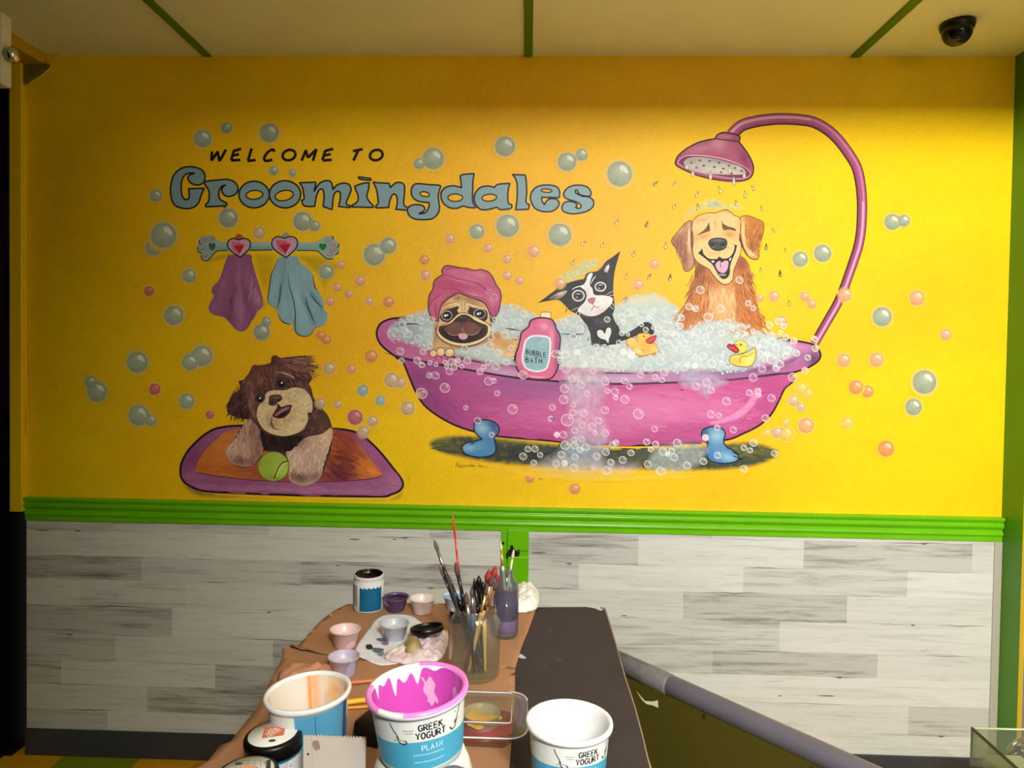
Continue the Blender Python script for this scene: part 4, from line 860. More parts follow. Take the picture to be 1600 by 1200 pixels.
P.fill(tr_, (198,88,128), step=2.2, line=(96,22,52), lw=1.4, jit=.04, blobs=[(470,230,120,30,10,(214,112,150),.8),(600,300,140,40,15,(222,122,160),.7),(360,340,90,50,0,(190,72,112),.7),(500,360,120,40,5,(186,70,112),.7),(240,560,40,100,10,(206,100,140),.7),(700,250,80,40,20,(224,128,165),.8),(820,480,50,110,-15,(222,130,165),.7),(850,600,30,50,0,(176,66,108),.7),(660,450,100,24,18,(224,128,160),.7),(300,480,40,80,25,(214,108,146),.6),(780,330,50,70,-30,(196,84,126),.6)])
for s in ([(330,248),(400,258),(460,285),(560,305),(640,325),(720,372),(800,440),(850,520),(885,585)], [(275,370),(340,384),(420,388),(480,402),(560,440),(640,462),(720,480),(780,540),(815,655)], [(350,392),(300,450),(230,500),(188,580)], [(340,205),(400,185),(490,182)], [(640,325),(700,340),(760,400)], [(480,405),(430,440),(350,490)], [(255,520),(262,620),(280,690)]): P.stroke(s, 6.5, (110,26,60), taper=.75)
for s in ([(350,270),(450,300),(560,330),(650,365)], [(500,200),(600,235),(700,225)], [(540,425),(640,450),(700,470)]): P.stroke(s, 7, (236,156,186), taper=.85, alpha=.7)
P.ring(835, 470, 32, 5, (246,170,200)); P.ring(775, 415, 18, 5, (240,160,190))
P.build('turban', pug, 'pink towel turban')

# ---- bubble bath bottle
P = NP(13, crop=C_cat)
P.fill([(340,568),(345,612),(410,622),(422,572),(392,562)], (246,234,190), step=2, line=(96,80,50), lw=.8)
P.fill([(335,608),(390,612),(430,625),(455,660),(465,700),(490,740),(498,790),(492,860),(490,950),(475,1020),(445,1080),(400,1108),(300,1110),(220,1095),(170,1060),(135,1000),(127,930),(150,860),(170,790),(182,730),(215,700),(240,680),(250,640),(280,618)], (226,108,150), step=2.2, line=(60,14,42), lw=1.9, jit=.03,
  blobs=[(470,860,26,260,0,(160,80,132),.95),(440,660,30,40,30,(160,80,132),.9),(370,680,40,24,20,(246,170,200),.8),(270,640,40,14,-20,(176,80,124),.7),(430,780,18,120,0,(246,168,196),.7),(180,900,30,160,0,(236,128,166),.6),(300,1095,100,14,3,(240,150,186),.7),(160,1030,30,40,30,(200,84,130),.7)])
P.stroke([(150,860),(135,930),(138,1000),(170,1060),(220,1095)], 9, (46,12,34), taper=.6)
P.fill([(240,772),(270,758),(330,755),(400,768),(415,800),(416,850),(410,930),(390,1010),(360,1035),(300,1045),(225,1022),(198,980),(190,930),(200,860),(215,800)], (150,190,202), step=2.2, line=(250,246,250), lw=2.0, jit=.08, jscale=(12, 4))
P.ring(355, 825, 28, 4, (196,222,228), ry=24)
write(P, 'BUBBLE', 221, 866, 19, 40, 7, (20,28,50), gap=.5, slope=.16); write(P, 'BATH', 218, 926, 22, 44, 7, (20,28,50), gap=.62, slope=.10)
P.stroke([(240,1080),(330,1092),(380,1084)], 5, (250,190,214), taper=.8)
P.build('painted_bottle', mural, 'pink bottle labelled BUBBLE BATH')

# ---- cat
cat = empty('painted_cat', (0, 0, 0), None, None); cat.parent = mural; cat['label'] = 'wet black and white cat'
P = NP(7, crop=C_cat)
P.fill([(485,280),(520,235),(600,195),(680,140),(780,118),(830,140),(815,185),(740,235),(650,295),(560,328),(490,340)], (196,202,150), alpha=.85, soft=26, step=2.5, jit=.2, jscale=(5, 4))
P.fill([(1040,480),(1100,430),(1200,425),(1310,440),(1320,490),(1200,520),(1080,520)], (214,216,180), alpha=.7, soft=30, step=2.5)
P.fill([(690,640),(650,590),(560,530),(700,500),(900,560),(925,590),(945,640),(975,690),(1000,742),(1060,722),(1120,686),(1180,645),(1232,652),(1260,695),(1252,745),(1180,742),(1120,755),(1060,778),(1010,795),(960,822),(900,830),(830,860),(765,842),(750,800),(742,740),(720,680)], (26,25,28), step=2.2, jit=.2, jscale=(5, 5), blobs=[(830,640,60,30,0,(70,72,78),.7),(900,720,30,60,0,(52,54,60),.6),(1100,720,60,20,-25,(40,42,46),.6)])
P.hairs([(700,640),(930,600),(990,740),(760,830)], 150, lambda x, y: 80, 34, 5, [(64,66,72),(18,18,20),(44,44,50),(96,98,102)], alpha=.6)
P.fill([(800,720),(815,708),(840,712),(860,738),(875,700),(890,688),(908,695),(912,730),(895,780),(888,815),(868,790),(825,775),(802,752)], (226,228,228), step=2)
P.build('body', cat, 'black body with a white chest heart')
P = NP(9, crop=C_cat)
hd_ = [(315,487),(315,487),(380,440),(470,375),(560,325),(640,300),(690,290),(708,255),(740,235),(790,230),(828,205),(870,150),(920,115),(988,66),(988,66),(962,150),(942,230),(932,310),(930,400),(938,480),(940,540),(915,580),(860,600),(760,612),(690,600),(640,580),(590,550),(550,520),(520,490),(480,462),(400,470)]
P.fill(hd_, (28,27,30), step=2.2, jit=.2, jscale=(5, 5), blobs=[(880,190,30,50,-30,(58,60,66),.7),(500,400,60,20,-30,(58,60,66),.6),(600,470,40,40,0,(56,58,64),.6),(900,330,20,50,0,(56,58,64),.6),(700,590,70,18,0,(90,88,92),.7)])
for s in ([(545,520),(548,545),(540,570)], [(520,490),(525,520)], [(925,585),(935,560)], [(955,90),(988,64)], [(330,480),(312,489)], [(700,290),(735,240)], [(812,215),(830,195)]): P.stroke(s, 8, (24,23,26), taper=.8)
P.fill([(408,452),(470,408),(552,386),(530,425),(480,455)], (150,136,112), step=2, blobs=[(500,410,50,14,-25,(226,206,180),.9),(440,445,40,14,-20,(60,54,50),.8)]); P.fill([(855,225),(880,182),(897,178),(893,210),(878,238)], (226,222,216), step=2, blobs=[(870,225,14,14,0,(120,116,112),.7)])
fc = [(722,262),(750,240),(762,255),(745,300),(740,345),(760,372),(770,415),(800,425),(850,425),(895,435),(925,450),(918,490),(890,522),(850,560),(785,592),(720,592),(670,572),(640,552),(655,520),(695,480),(712,435),(702,390),(660,352),(690,335),(708,305)]
P.fill(fc, (236,234,234), step=2.2, jit=.05, blobs=[(830,555,60,30,-10,(236,184,190),.8),(700,520,40,30,0,(206,206,214),.6),(860,480,40,30,0,(246,240,236),.6),(720,400,20,50,0,(206,206,210),.6),(700,575,50,18,10,(206,200,204),.6)])
P.hairs(fc, 200, lambda x, y: 90 if y < 420 else 120, 26, 4, [(250,250,250),(206,206,212),(226,222,224)], alpha=.5)
P.stroke([(592,382),(620,362),(660,352),(685,360)], 8, (238,236,236), taper=.7); P.stroke([(745,335),(765,295),(792,265)], 9, (220,220,222), taper=.8)
P.fill([(724,468),(735,452),(775,445),(780,458),(770,486),(752,492),(735,482)], (214,104,136), step=2, line=(110,40,66), lw=.6)
P.stroke([(758,490),(770,512),(755,540),(750,552)], 5, (88,24,40)); P.stroke([(770,512),(790,522),(815,520)], 5, (120,34,44))
for s in ([(868,425),(900,405),(930,388)], [(880,436),(915,425),(940,420)], [(895,470),(925,495),(935,525)], [(885,500),(915,525),(938,545)], [(655,520),(620,535),(580,552)], [(650,545),(630,570),(615,595)], [(660,555),(655,580),(652,605)]): P.stroke(s, 4, (240,240,240), taper=.8)
P.build('face', cat, 'black face with a white blaze')
for ex, ey, rx, ry in ((645,428,52,47), (825,355,48,40)):
    P = NP(11, crop=C_cat); P.dot(ex, ey, rx, (240,238,236), ry=ry, n=24); P.dot(ex, ey, rx-9, (40,40,42), ry=ry-9, n=24); P.dot(ex+3, ey, rx-16, (96,92,88), ry=ry-14, n=24); P.dot(ex+3, ey-1, rx-21, (14,13,15), ry=ry-19); P.stroke([(ex-14, ey-12), (ex+18, ey-16)], 5, (230,230,230), smooth=False); P.dot(ex-10, ey+12, 5, (220,220,220)); P.build('eye', cat)

# ---- retriever
ret = empty('painted_retriever', (0, 0, 0), None, None); ret.parent = mural; ret['label'] = 'laughing golden retriever under the shower'
P = NP(7, crop=C_ret)
P.fill([(190,180),(240,90),(330,40),(400,0),(480,-15),(560,30),(660,30),(720,60),(740,110),(640,110),(480,110),(330,120),(230,200)], (196,200,130), alpha=.9, soft=45, step=2.2, jit=.25, jscale=(5, 4), blobs=[(480,60,60,40,0,(150,180,180),.8),(280,110,50,50,0,(160,186,170),.7),(650,70,40,30,0,(190,206,170),.7)])
nk = [(310,520),(305,600),(300,680),(262,760),(245,830),(215,900),(195,980),(185,1060),(220,1130),(400,1140),(600,1140),(760,1130),(875,1115),(862,1040),(820,920),(800,840),(775,740),(780,660),(755,540),(640,470),(400,500)]
P.fill(nk, (206,128,62), step=2.2, jit=.1, jscale=(4, 10), blobs=[(350,600,60,60,0,(96,48,30),.85),(330,720,70,80,20,(150,84,40),.8),(700,560,60,80,0,(140,70,36),.85),(560,900,90,150,0,(240,194,130),.85),(430,900,50,150,8,(226,160,96),.7),(250,980,50,100,15,(176,92,32),.7),(780,1000,60,110,-20,(200,104,34),.8),(700,820,50,120,-8,(190,110,50),.7),(500,1080,150,40,0,(240,200,150),.6),(760,720,30,60,0,(170,90,40),.7)])
def nd(x, y): return 90+(520-x)*.11 if y > 600 else 95
P.hairs([(320,580),(250,830),(200,1060),(870,1100),(800,840),(770,600),(560,720)], 900, nd, 80, 8, None, cf=lambda x, y, R: R.choice([(250,208,144),(236,180,112),(222,158,90),(246,222,170)]) if 430 < x < 640 and y > 740 else (R.choice([(110,56,30),(150,84,42),(176,100,50)]) if y < 700 else R.choice([(176,96,40),(206,126,60),(232,160,90),(140,76,36)])), alpha=.7, curl=.2, over=True)
for i in range(26):
    y = 700+i*14; xl = 300-(i*4.6); P.stroke([(xl+25, y-25), (xl-6, y+6), (xl-18, y+20)], 9, R_ := rnd.choice([(176,100,44),(140,80,40),(206,130,66)]), taper=1.6)
    xr = 775+(i*3.6); P.stroke([(xr-25, y-25), (xr+6, y+8), (xr+14, y+24)], 9, rnd.choice([(196,114,50),(150,84,40),(214,134,66)]), taper=1.6)
P.build('body', ret, 'feathery golden chest')
P = NP(9, crop=C_ret)
P.fill([(272,190),(210,222),(170,270),(112,340),(108,380),(160,450),(200,520),(205,600),(240,624),(285,592),(300,545),(292,480),(282,400),(280,300)], (178,120,84), step=2.2, blobs=[(150,400,40,60,20,(116,60,54),.85),(230,500,30,80,0,(140,86,60),.8),(250,340,14,140,0,(242,200,146),.9),(270,540,20,60,10,(206,160,120),.8),(190,280,40,30,-30,(226,180,130),.7),(180,340,20,60,20,(150,96,80),.7)], line=(100,58,36), lw=.8)
P.hairs([(200,250),(115,360),(210,590),(240,480),(230,300)], 190, lambda x, y: 75, 50, 5, [(104,54,46),(150,96,70),(126,70,56),(196,146,110)], alpha=.6)
P.stroke([(278,200),(272,300),(278,400),(290,480),(303,545),(290,590)], 9, (66,32,24), taper=.7); P.stroke([(243,235),(237,300),(240,370)], 5, (96,54,40), taper=.8); P.stroke([(258,260),(256,380),(268,480)], 9, (248,212,160), taper=.8)
P.build('ear', ret)
P = NP(9, crop=C_ret)
P.fill([(690,165),(760,148),(830,175),(888,208),(888,285),(862,380),(848,430),(852,490),(832,522),(780,512),(740,465),(708,390),(688,280)], (206,134,56), step=2.2, blobs=[(830,230,40,50,0,(190,104,28),.8),(800,400,34,80,10,(120,58,30),.85),(860,320,18,80,10,(130,66,26),.8),(720,280,18,120,-5,(248,206,130),.85),(780,470,40,30,30,(246,206,150),.9),(770,300,20,90,0,(170,96,40),.7)], line=(100,50,24), lw=.8)
P.hairs([(740,180),(880,220),(850,480),(770,440),(730,300)], 200, lambda x, y: 100, 55, 5, [(226,150,60),(150,80,36),(186,108,42),(240,176,90)], alpha=.6)
for s in ([(740,215),(735,300),(750,350)], [(850,260),(825,300),(830,360)], [(780,370),(790,430),(800,470)]): P.stroke(s, 7, (110,50,26), taper=.8)
P.stroke([(720,200),(712,300),(730,400),(780,470),(840,505)], 11, (250,218,150), taper=.8)
P.stroke([(688,165),(680,280),(698,380),(735,465),(785,515),(835,522)], 9, (66,30,20), taper=.7)
P.build('ear', ret)
P = NP(11, crop=C_ret)
hf = [(282,210),(310,165),(350,140),(420,125),(485,122),(560,95),(600,112),(640,145),(685,168),(692,260),(682,345),(697,395),(694,470),(660,550),(634,620),(628,685),(592,728),(545,732),(500,702),(460,655),(420,602),(350,562),(300,512),(284,445),(290,350),(283,270)]
P.fill(hf, (242,202,136), step=2.2, jit=.03, blobs=[(330,180,40,40,0,(206,150,96),.7),(480,150,90,24,0,(232,184,116),.6),(560,100,70,20,10,(176,104,56),.7),(380,320,60,30,-10,(206,142,74),.85),(600,300,70,40,10,(196,140,66),.8),(310,340,24,70,0,(216,160,100),.7),(670,220,20,60,0,(226,176,110),.7),(480,220,20,60,0,(220,168,100),.6),(470,470,70,14,0,(226,176,116),.5),(390,170,50,24,-20,(220,170,110),.6),(560,700,50,20,0,(250,222,160),.6)], line=(110,66,34), lw=.9)
P.hairs([(300,200),(480,130),(680,180),(680,330),(300,330)], 160, lambda x, y: -70 if x < 480 else -110, 30, 4, [(206,156,96),(250,220,160),(226,180,116)], alpha=.45)
P.fill([(326,312),(375,275),(405,240),(424,206),(432,275),(400,283),(350,303)], (122,84,40), step=2, blobs=[(410,250,14,30,0,(84,56,28),.7)]); P.fill([(530,188),(545,215),(590,240),(640,254),(652,275),(600,264),(545,266)], (122,84,40), step=2, blobs=[(545,235,14,24,0,(84,56,28),.7)])
P.stroke([(326,314),(350,302),(400,284),(430,276)], 7, (60,34,16), taper=.6); P.stroke([(542,266),(600,262),(652,277)], 7, (60,34,16), taper=.6)
for s in ([(476,180),(480,220),(476,250)], [(360,200),(380,185),(400,190)], [(560,300),(600,320),(640,315)]): P.stroke(s, 4, (170,120,70), taper=.8)
P.fill([(333,466),(352,445),(366,428),(375,465),(395,492),(430,515),(490,515),(510,496),(540,513),(590,506),(628,465),(642,405),(622,390),(655,398),(662,402),(650,455),(622,520),(604,580),(600,640),(578,678),(542,688),(510,662),(480,612),(450,562),(400,520),(350,482)], (28,16,18), step=2.2)
P.fill([(478,572),(490,545),(515,532),(530,545),(560,530),(590,540),(584,595),(560,632),(530,636),(498,615)], (230,172,200), step=2, line=(130,70,100), lw=.6); P.stroke([(523,538),(522,570),(528,592)], 6, (50,20,30), taper=.7)
P.fill([(440,533),(470,530),(462,552)], (244,234,224), smooth=False, step=2); P.fill([(595,520),(612,500),(612,520),(600,535)], (244,234,224), smooth=False, step=2)
for x in (515, 530, 545, 560): P.stroke([(x, 645), (x+3, 660)], 7, (226,220,214), smooth=False)
for x, y in ((390,420),(405,438),(412,425),(430,462),(432,492),(560,458),(580,440),(592,418),(610,430),(575,420),(480,462),(497,470),(515,458)): P.dot(x, y, 4, (176,120,64))
P.stroke([(285,445),(300,512),(350,562),(420,602),(460,655),(500,702),(545,732),(592,728),(628,685),(634,620),(660,550),(694,470)], 8, (96,54,30), taper=.5)
P.build('face', ret, 'cream smiling face with pink tongue')
P = NP(13, crop=C_ret)
P.fill([(420,385),(440,350),(497,338),(560,348),(577,380),(560,425),(505,446),(450,430)], (54,52,54), step=2, line=(20,16,18), lw=1.0, blobs=[(500,360,50,12,0,(120,116,116),.8),(500,420,18,24,0,(90,86,88),.6)])
P.dot(452, 398, 18, (12,10,12), ry=14); P.dot(544, 396, 18, (12,10,12), ry=14); P.stroke([(500,410),(502,440)], 6, (16,12,14)); P.stroke([(440,412),(455,418),(475,405)], 4, (150,150,150)); P.stroke([(528,410),(548,416),(566,400)], 4, (150,150,150))
P.build('nose', ret, 'dark grey nose')

# ---- ducks
P = NP(13, crop=C_cat)
P.fill([(1032,800),(1050,780),(1080,768),(1115,775),(1128,745),(1170,733),(1222,738),(1240,765),(1250,800),(1280,835),(1292,875),(1245,902),(1160,917),(1110,900),(1080,870),(1050,840)], (246,192,76), step=2, line=(180,120,40), lw=.8, blobs=[(1090,800,40,30,0,(250,216,130),.8),(1140,880,50,20,10,(252,226,160),.9),(1260,870,30,30,0,(250,210,120),.7),(1200,860,40,30,0,(236,170,60),.6)])
P.fill([(1198,790),(1235,765),(1282,752),(1272,785),(1245,818),(1205,812)], (206,48,54), step=2, line=(130,20,30), lw=.7); P.stroke([(1205,800),(1240,788),(1265,770)], 5, (240,120,120))
P.stroke([(1120,760),(1122,790),(1140,810)], 5, (120,84,40), taper=.7); P.stroke([(1145,865),(1180,880),(1170,905)], 5, (160,110,50), taper=.7); P.dot(1180, 760, 6, (40,24,20))
P.build('painted_duck', mural, 'yellow rubber duck beside the cat')
P = NP(13, crop=C_tr)
P.fill([(412,432),(418,405),(445,388),(480,388),(520,375),(545,362),(575,344),(583,385),(575,432),(545,464),(482,466),(430,452)], (246,214,86), step=2, line=(110,96,40), lw=.9, blobs=[(540,420,30,30,0,(250,232,140),.8),(450,430,40,20,0,(236,190,60),.7)])
P.dot(484, 338, 47, (110,96,40), ry=44, n=24); P.dot(484, 338, 44, (248,218,92), ry=41, n=24); P.stroke([(485,450),(478,425),(495,400),(530,398),(570,375)], 5, (120,104,44), taper=.6)
P.fill([(397,335),(412,320),(432,328),(442,322),(465,348),(474,366),(452,378),(430,366),(402,345)], (190,34,40), step=2, line=(90,16,20), lw=.8); P.stroke([(405,340),(435,350),(460,362)], 4, (236,110,110))
P.dot(484, 325, 8, (24,20,20)); P.dot(482, 323, 3, (250,250,250)); P.dot(462, 326, 4, (80,60,30))
P.build('painted_duck', mural, 'yellow rubber duck by the right end of the tub')

# ---- foam in front of the bathers and spilling over the rim
P = NP(14)
front = [(905,545),(930,535),(960,545),(985,538),(1000,556),(1040,545),(1062,520),(1085,505),(1110,498),(1140,500),(1165,505),(1178,512),(1150,520),(1125,530),(1120,550),(1125,570),(1100,580),(1040,584),(960,582),(900,575),(870,568),(880,555)]
P.fill(front, FOAM, step=3.2, alpha=.95, soft=8, jit=.14, jscale=(8, 6), blobs=[(950,565,50,14,0,(216,224,216),.8),(1020,570,40,10,0,(180,206,212),.7),(1100,515,30,14,0,(190,200,206),.6),(1070,540,30,20,0,(206,220,216),.7)])
P.hairs(front, 380, lambda x, y: rnd.uniform(0, 360), 7, 3.2, [(228,236,232),(176,194,200),(206,218,212),(240,242,240)], alpha=.4, curl=.9)
P.fill([(735,548),(762,542),(800,560),(812,572),(775,571),(740,563),(716,555)], (196,212,204), alpha=.85, soft=6, step=3, jit=.1)
P.fill([(880,575),(935,575),(955,600),(945,640),(960,680),(950,715),(1000,720),(990,742),(900,745),(850,740),(820,728),(870,700),(885,650),(875,610)], (206,190,212), step=3.2, alpha=.62, soft=16, jit=.2, jscale=(7, 8), blobs=[(905,590,30,16,0,(214,216,220),.9),(900,700,40,20,0,(160,190,210),.9),(880,730,50,12,0,(214,214,190),.6),(925,650,20,30,0,(226,160,196),.7)])
P.fill([(1062,580),(1100,578),(1130,588),(1140,600),(1115,612),(1105,625),(1085,612),(1062,605)], (186,170,204), step=3, alpha=.75, soft=8, jit=.2, jscale=(6, 5))
P.fill([(1020,700),(1060,688),(1110,694),(1105,715),(1085,735),(1050,742),(1010,735)], (176,186,186), step=3, alpha=.6, soft=10, jit=.25, jscale=(6, 5))
P.fill([(720,718),(830,735),(1000,742),(1180,738),(1000,752),(850,748)], (246,206,100), step=4, alpha=.7, soft=6)
P.build('painted_foam', mural, 'foam spilling over the rim')

# ---- bubbles. (x, y, r, kind)
G_, K_, W_, Bl = 'g', 'p', 'w', 'b'
floaters = [(317,217,13,G_),(354,200,8,G_),(421,208,14,G_),(428,267,7,G_),(457,270,5.5,G_),(244,306,9,G_),(357,341,14,G_),(473,346,14,G_),(492,353,8,G_),(256,368,19,G_),(240,387,12,G_),(405,364,9,W_),(296,431,10,G_),(585,398,16,G_),(607,384,12,G_),(272,493,14.5,G_),(510,425,11,G_),(409,519,12,G_),(416,503,7,G_),(215,566,16,G_),(316,556,15.5,G_),(297,566,12,G_),(292,627,11.5,G_),(217,649,15.5,G_),(236,657,8.5,G_),(152,612,15,G_),(142,597,9,G_),
 (677,248,16,G_),(655,256,8,G_),(789,229,15,G_),(886,253,14,G_),(909,242,9,G_),(968,272,19,G_),(793,353,17,G_),(745,362,11,G_),(875,367,17,G_),(1250,405,11.5,G_),(1285,396,13,G_),(1378,495,14.5,G_),(1444,597,18,G_),(1427,636,12.5,G_),(1394,347,12,G_),(1412,345,9,G_),(567,610,8,Bl),(594,626,7,Bl),
 (233,455,7.5,K_),(242,608,9,K_),(328,648,6.5,K_),(533,414,6,K_),(563,439,8,K_),(527,449,6.5,K_),(545,460,6,K_),(516,471,7,K_),(577,471,6,W_),(607,472,8,'o'),(501,524,6.5,'o'),(510,531,7,'o'),(580,557,9.5,'o'),(515,576,9,W_),(549,577,7,K_),(612,594,11,W_),(626,598,8,W_),(637,638,10.5,W_),(501,630,8,W_),(528,632,6,W_),(555,652,11.5,'m'),(582,658,8,W_),(568,675,9,W_),(663,406,7,'o'),(665,430,8,K_),
 (703,373,7.5,K_),(763,388,7,K_),(834,393,9.5,K_),(792,405,6.5,K_),(793,431,7,K_),(812,439,6.5,K_),(875,443,8,K_),(1022,412,7,K_),(997,445,8,K_),(1022,412,6,K_),(1187,466,5.5,K_),(1209,463,8,K_),(1257,463,7,K_),(1268,475,7,K_),(1221,502,8,K_),(1432,466,11.5,K_),(1477,523,8.5,K_),(1318,563,10,K_),(1369,562,10.5,K_),(1337,605,10.5,'o'),(1355,612,9,'o'),(1384,701,12,'o'),(1259,665,11.5,K_),(1239,626,8,W_),(1251,636,6.5,W_),(1323,661,9,'y'),(1228,678,11,'y'),(1214,676,8,W_),(1228,660,6,'y'),(1198,677,7,'y'),(1252,607,9,'y'),(1262,615,7,'y'),(898,764,8,'o'),(828,747,7,'o'),(845,745,4,'o'),(1320,461,10,K_)]
BC = {'g': ((150,163,143), (176,190,150), (226,230,206)), 'b': ((142,178,184), (170,190,160), (200,220,220)), 'p': ((226,158,116), (244,196,120), (250,222,186)), 'o': ((222,140,86), (240,176,90), (250,214,160)),
      'm': ((186,96,110), (226,170,130), (230,170,170)), 'w': ((206,170,140), (238,206,120), (246,230,200)), 'y': ((230,190,90), (250,214,90), (250,226,150))}
for i, (x, y, r, k) in enumerate(floaters):
    base, halo, hi = BC[k]
    lum = .82 if x < 330 else 1
    if k == 'p' and x < 350: base, hi = (200,92,96), (226,150,140)
    P = NP(12, lum=lum); P.z += (i % 10)*.00003
    P.glow(x, y, r*1.02, r*1.38, halo, .55)
    P.fill(ell(x, y, r, r, 0, 24), base, smooth=False, step=max(1.6, r/6), jit=.06, jscale=(3, 3), alpha=.93, blobs=[(x, y+r*.1, r*.8, r*.8, 0, tuple(min(255, c+14) for c in base), .7), (x+r*.2, y-r*.35, r*.5, r*.4, 0, hi, .35), (x-r*.3, y+r*.7, r*.5, r*.3, 0, tuple(int(c*.88) for c in base), .6)])
    P.ring(x, y, r*.97, max(.7, r*.08), tuple(int(c*.86) for c in base), alpha=.7)
    P.fill([(x+r*.0, y-r*.62), (x+r*.35, y-r*.68), (x+r*.68, y-r*.3), (x+r*.62, y-r*.02), (x+r*.35, y-r*.2), (x+r*.1, y-r*.32)], hi, step=2, jit=0, sub=4, alpha=.9)
    P.build('painted_bubble', mural, {'g': 'grey-green bubble', 'b': 'small blue bubble', 'p': 'pink bubble', 'o': 'orange bubble', 'm': 'mauve bubble', 'w': 'pale pink bubble', 'y': 'faint yellow bubble'}[k])

def cv(c, L): return [(c[0]+x*c[2], c[1]+y*c[2], r*c[2]) for x, y, r in L]
rings = cv(C_tl, [(320,370,26),(352,400,22),(405,473,22),(448,475,28),(543,447,25),(515,382,16),(512,560,35),(657,698,17),(668,370,27),(815,383,23),(756,448,24),(815,513,31),(850,510,20),(866,412,27),(875,597,20),(982,708,35),(740,787,25),(838,885,20),(350,598,40),(1055,1035,27),(1088,985,22),(1137,983,24),(1173,1025,20),(1257,695,23),(1248,775,22),(1287,885,20),(1335,885,26),(1322,1023,25),(1130,1080,22),(1285,1085,24),(1340,1083,20),(1055,470,32),(1278,325,28),(930,193,28),(840,150,17),(420,90,25),(255,185,30),(328,215,27),(235,165,25),(395,175,25),(820,270,32),(650,290,26),(735,315,22)])
rings += cv(C_tm, [(125,385,40),(118,480,42),(22,552,25),(12,655,22),(205,527,25),(200,597,32),(298,602,36),(150,665,57),(287,708,32),(218,758,30),(58,795,28),(115,795,34),(215,840,28),(280,835,28),(132,890,42),(213,893,33),(265,930,30),(315,905,35),(98,973,32),(220,993,30),(415,988,32),(495,950,34),(645,1020,35),(720,957,30),(870,1058,35),(540,1040,30),(505,1115,38),(210,1090,36),(128,1047,28),(1005,945,37),(1045,968,22),(1085,940,27),(1105,997,35),(1220,1070,36),(1365,1033,33),(985,1120,40),(895,925,25),(1132,870,38),(858,860,30),(940,880,30),(585,865,28),(557,885,32),(785,610,47),(665,480,40),(583,465,22),(575,410,35),(510,405,25),(705,365,28),(660,315,32),(490,318,38),(803,262,28),(935,282,28),(995,305,27),(1018,235,35),(195,297,32),(272,350,35),(330,428,27),(485,577,37),(432,670,33),(375,725,38),(400,780,22),(490,782,33),(1300,360,37),(1395,328,38),(1435,397,32),(1385,822,30),(1433,612,35),(305,170,25),(235,58,28),(870,190,35),(1295,180,25),(725,90,35),(655,58,28),(640,148,28),(930,745,28),(135,80,34),(365,120,26),(560,35,34),(980,140,40),(1440,160,40),(140,205,44),(380,225,30)])
rings += cv(C_tr, [(150,80,23),(193,92,22),(358,92,25),(273,148,30),(100,150,22),(93,203,23),(205,245,25),(283,225,25),(65,270,25),(115,313,27),(275,320,22),(490,217,28),(403,178,22),(563,302,28),(637,318,30),(787,360,25),(845,380,22),(685,422,32),(740,450,25),(623,480,26),(565,537,27),(690,305,22),(715,345,25),(960,287,20),(967,350,22),(917,408,20),(900,492,23),(820,535,30),(828,300,23),(540,635,22),(597,625,20),(600,650,18),(393,690,28),(683,670,26),(645,800,25),(293,775,25),(345,783,18),(437,875,22),(333,862,20),(257,925,22),(335,1040,22),(505,990,20),(545,1007,18),(568,960,25),(703,1028,22),(505,1127,25),(533,57,20),(565,90,18),(240,400,26),(350,410,24),(300,450,28),(190,460,20),(400,455,20)])
rings += cv(C_ret, [(683,697,33),(350,780,36)])
rings += cv(C_cat, [(790,845,22),(857,845,22),(880,622,25),(1160,665,18),(975,810,22),(1000,735,22),(930,865,30),(1050,745,15),(1345,1050,35),(1010,885,28),(1075,910,35),(545,910,28),(690,985,30),(640,890,25),(1410,735,25),(750,950,25),(530,640,30),(200,575,28),(155,645,34),(660,700,30),(580,980,26),(850,980,30),(920,1000,26),(600,760,30),(1100,560,26),(1000,600,30),(1150,620,26),(1250,560,24),(1300,700,30)])
for s in range(60):
    while True:
        x, y = rnd.uniform(620, 1230), rnd.uniform(495, 575)
        if all(abs(x-a)+abs(y-b) > r+4 for a, b, r in rings) and not (676 < x < 765 and y < 560) and not (800 < x < 875) and not (1130 < x < 1182 and 525 < y < 575) and not (965 < x < 1030 and y > 520) and not (880 < x < 960 and y < 545) and not (1065 < x < 1190 and y < 510): break
    rings.append((x, y, rnd.uniform(3.4, 6)))
rings.sort(key=lambda t: -t[2])
def ringcol(x, y):
    if y > 690 or y < 575: return (238, 244, 240)
    return (252, 214, 236)
def draw_ring(P, x, y, r):
    c = ringcol(x, y)
    P.dot(x, y, r*.95, (214,214,222) if y < 575 or y > 690 else (232,190,216), ry=r*.9, alpha=.16)
    P.ring(x, y, r*.93, max(1.0, r*.155), c, ry=r*.88, ang=20, alpha=.92)
    P.stroke([(x+r*.1, y-r*.5), (x+r*.42, y-r*.34), (x+r*.46, y-r*.05)], max(.9, r*.16), (255,250,252), taper=.6)
    P.stroke([(x-r*.5, y+r*.2), (x-r*.2, y+r*.5), (x+r*.2, y+r*.52)], max(.7, r*.1), c, taper=.8, alpha=.5)
for i, (x, y, r) in enumerate(rings[:99]):
    P = NP(16); P.z += (i % 10)*.00002; draw_ring(P, x, y, r); P.build('painted_foam_bubble', mural, 'white-ringed bubble')
P = NP(16)
for i, (x, y, r) in enumerate(rings[99:]):
    P.z = .00012+.0016+(i % 10)*.00003; draw_ring(P, x, y, r)
P.build('painted_small_foam_bubbles', mural, 'scatter of small white-ringed bubbles', kind='stuff')

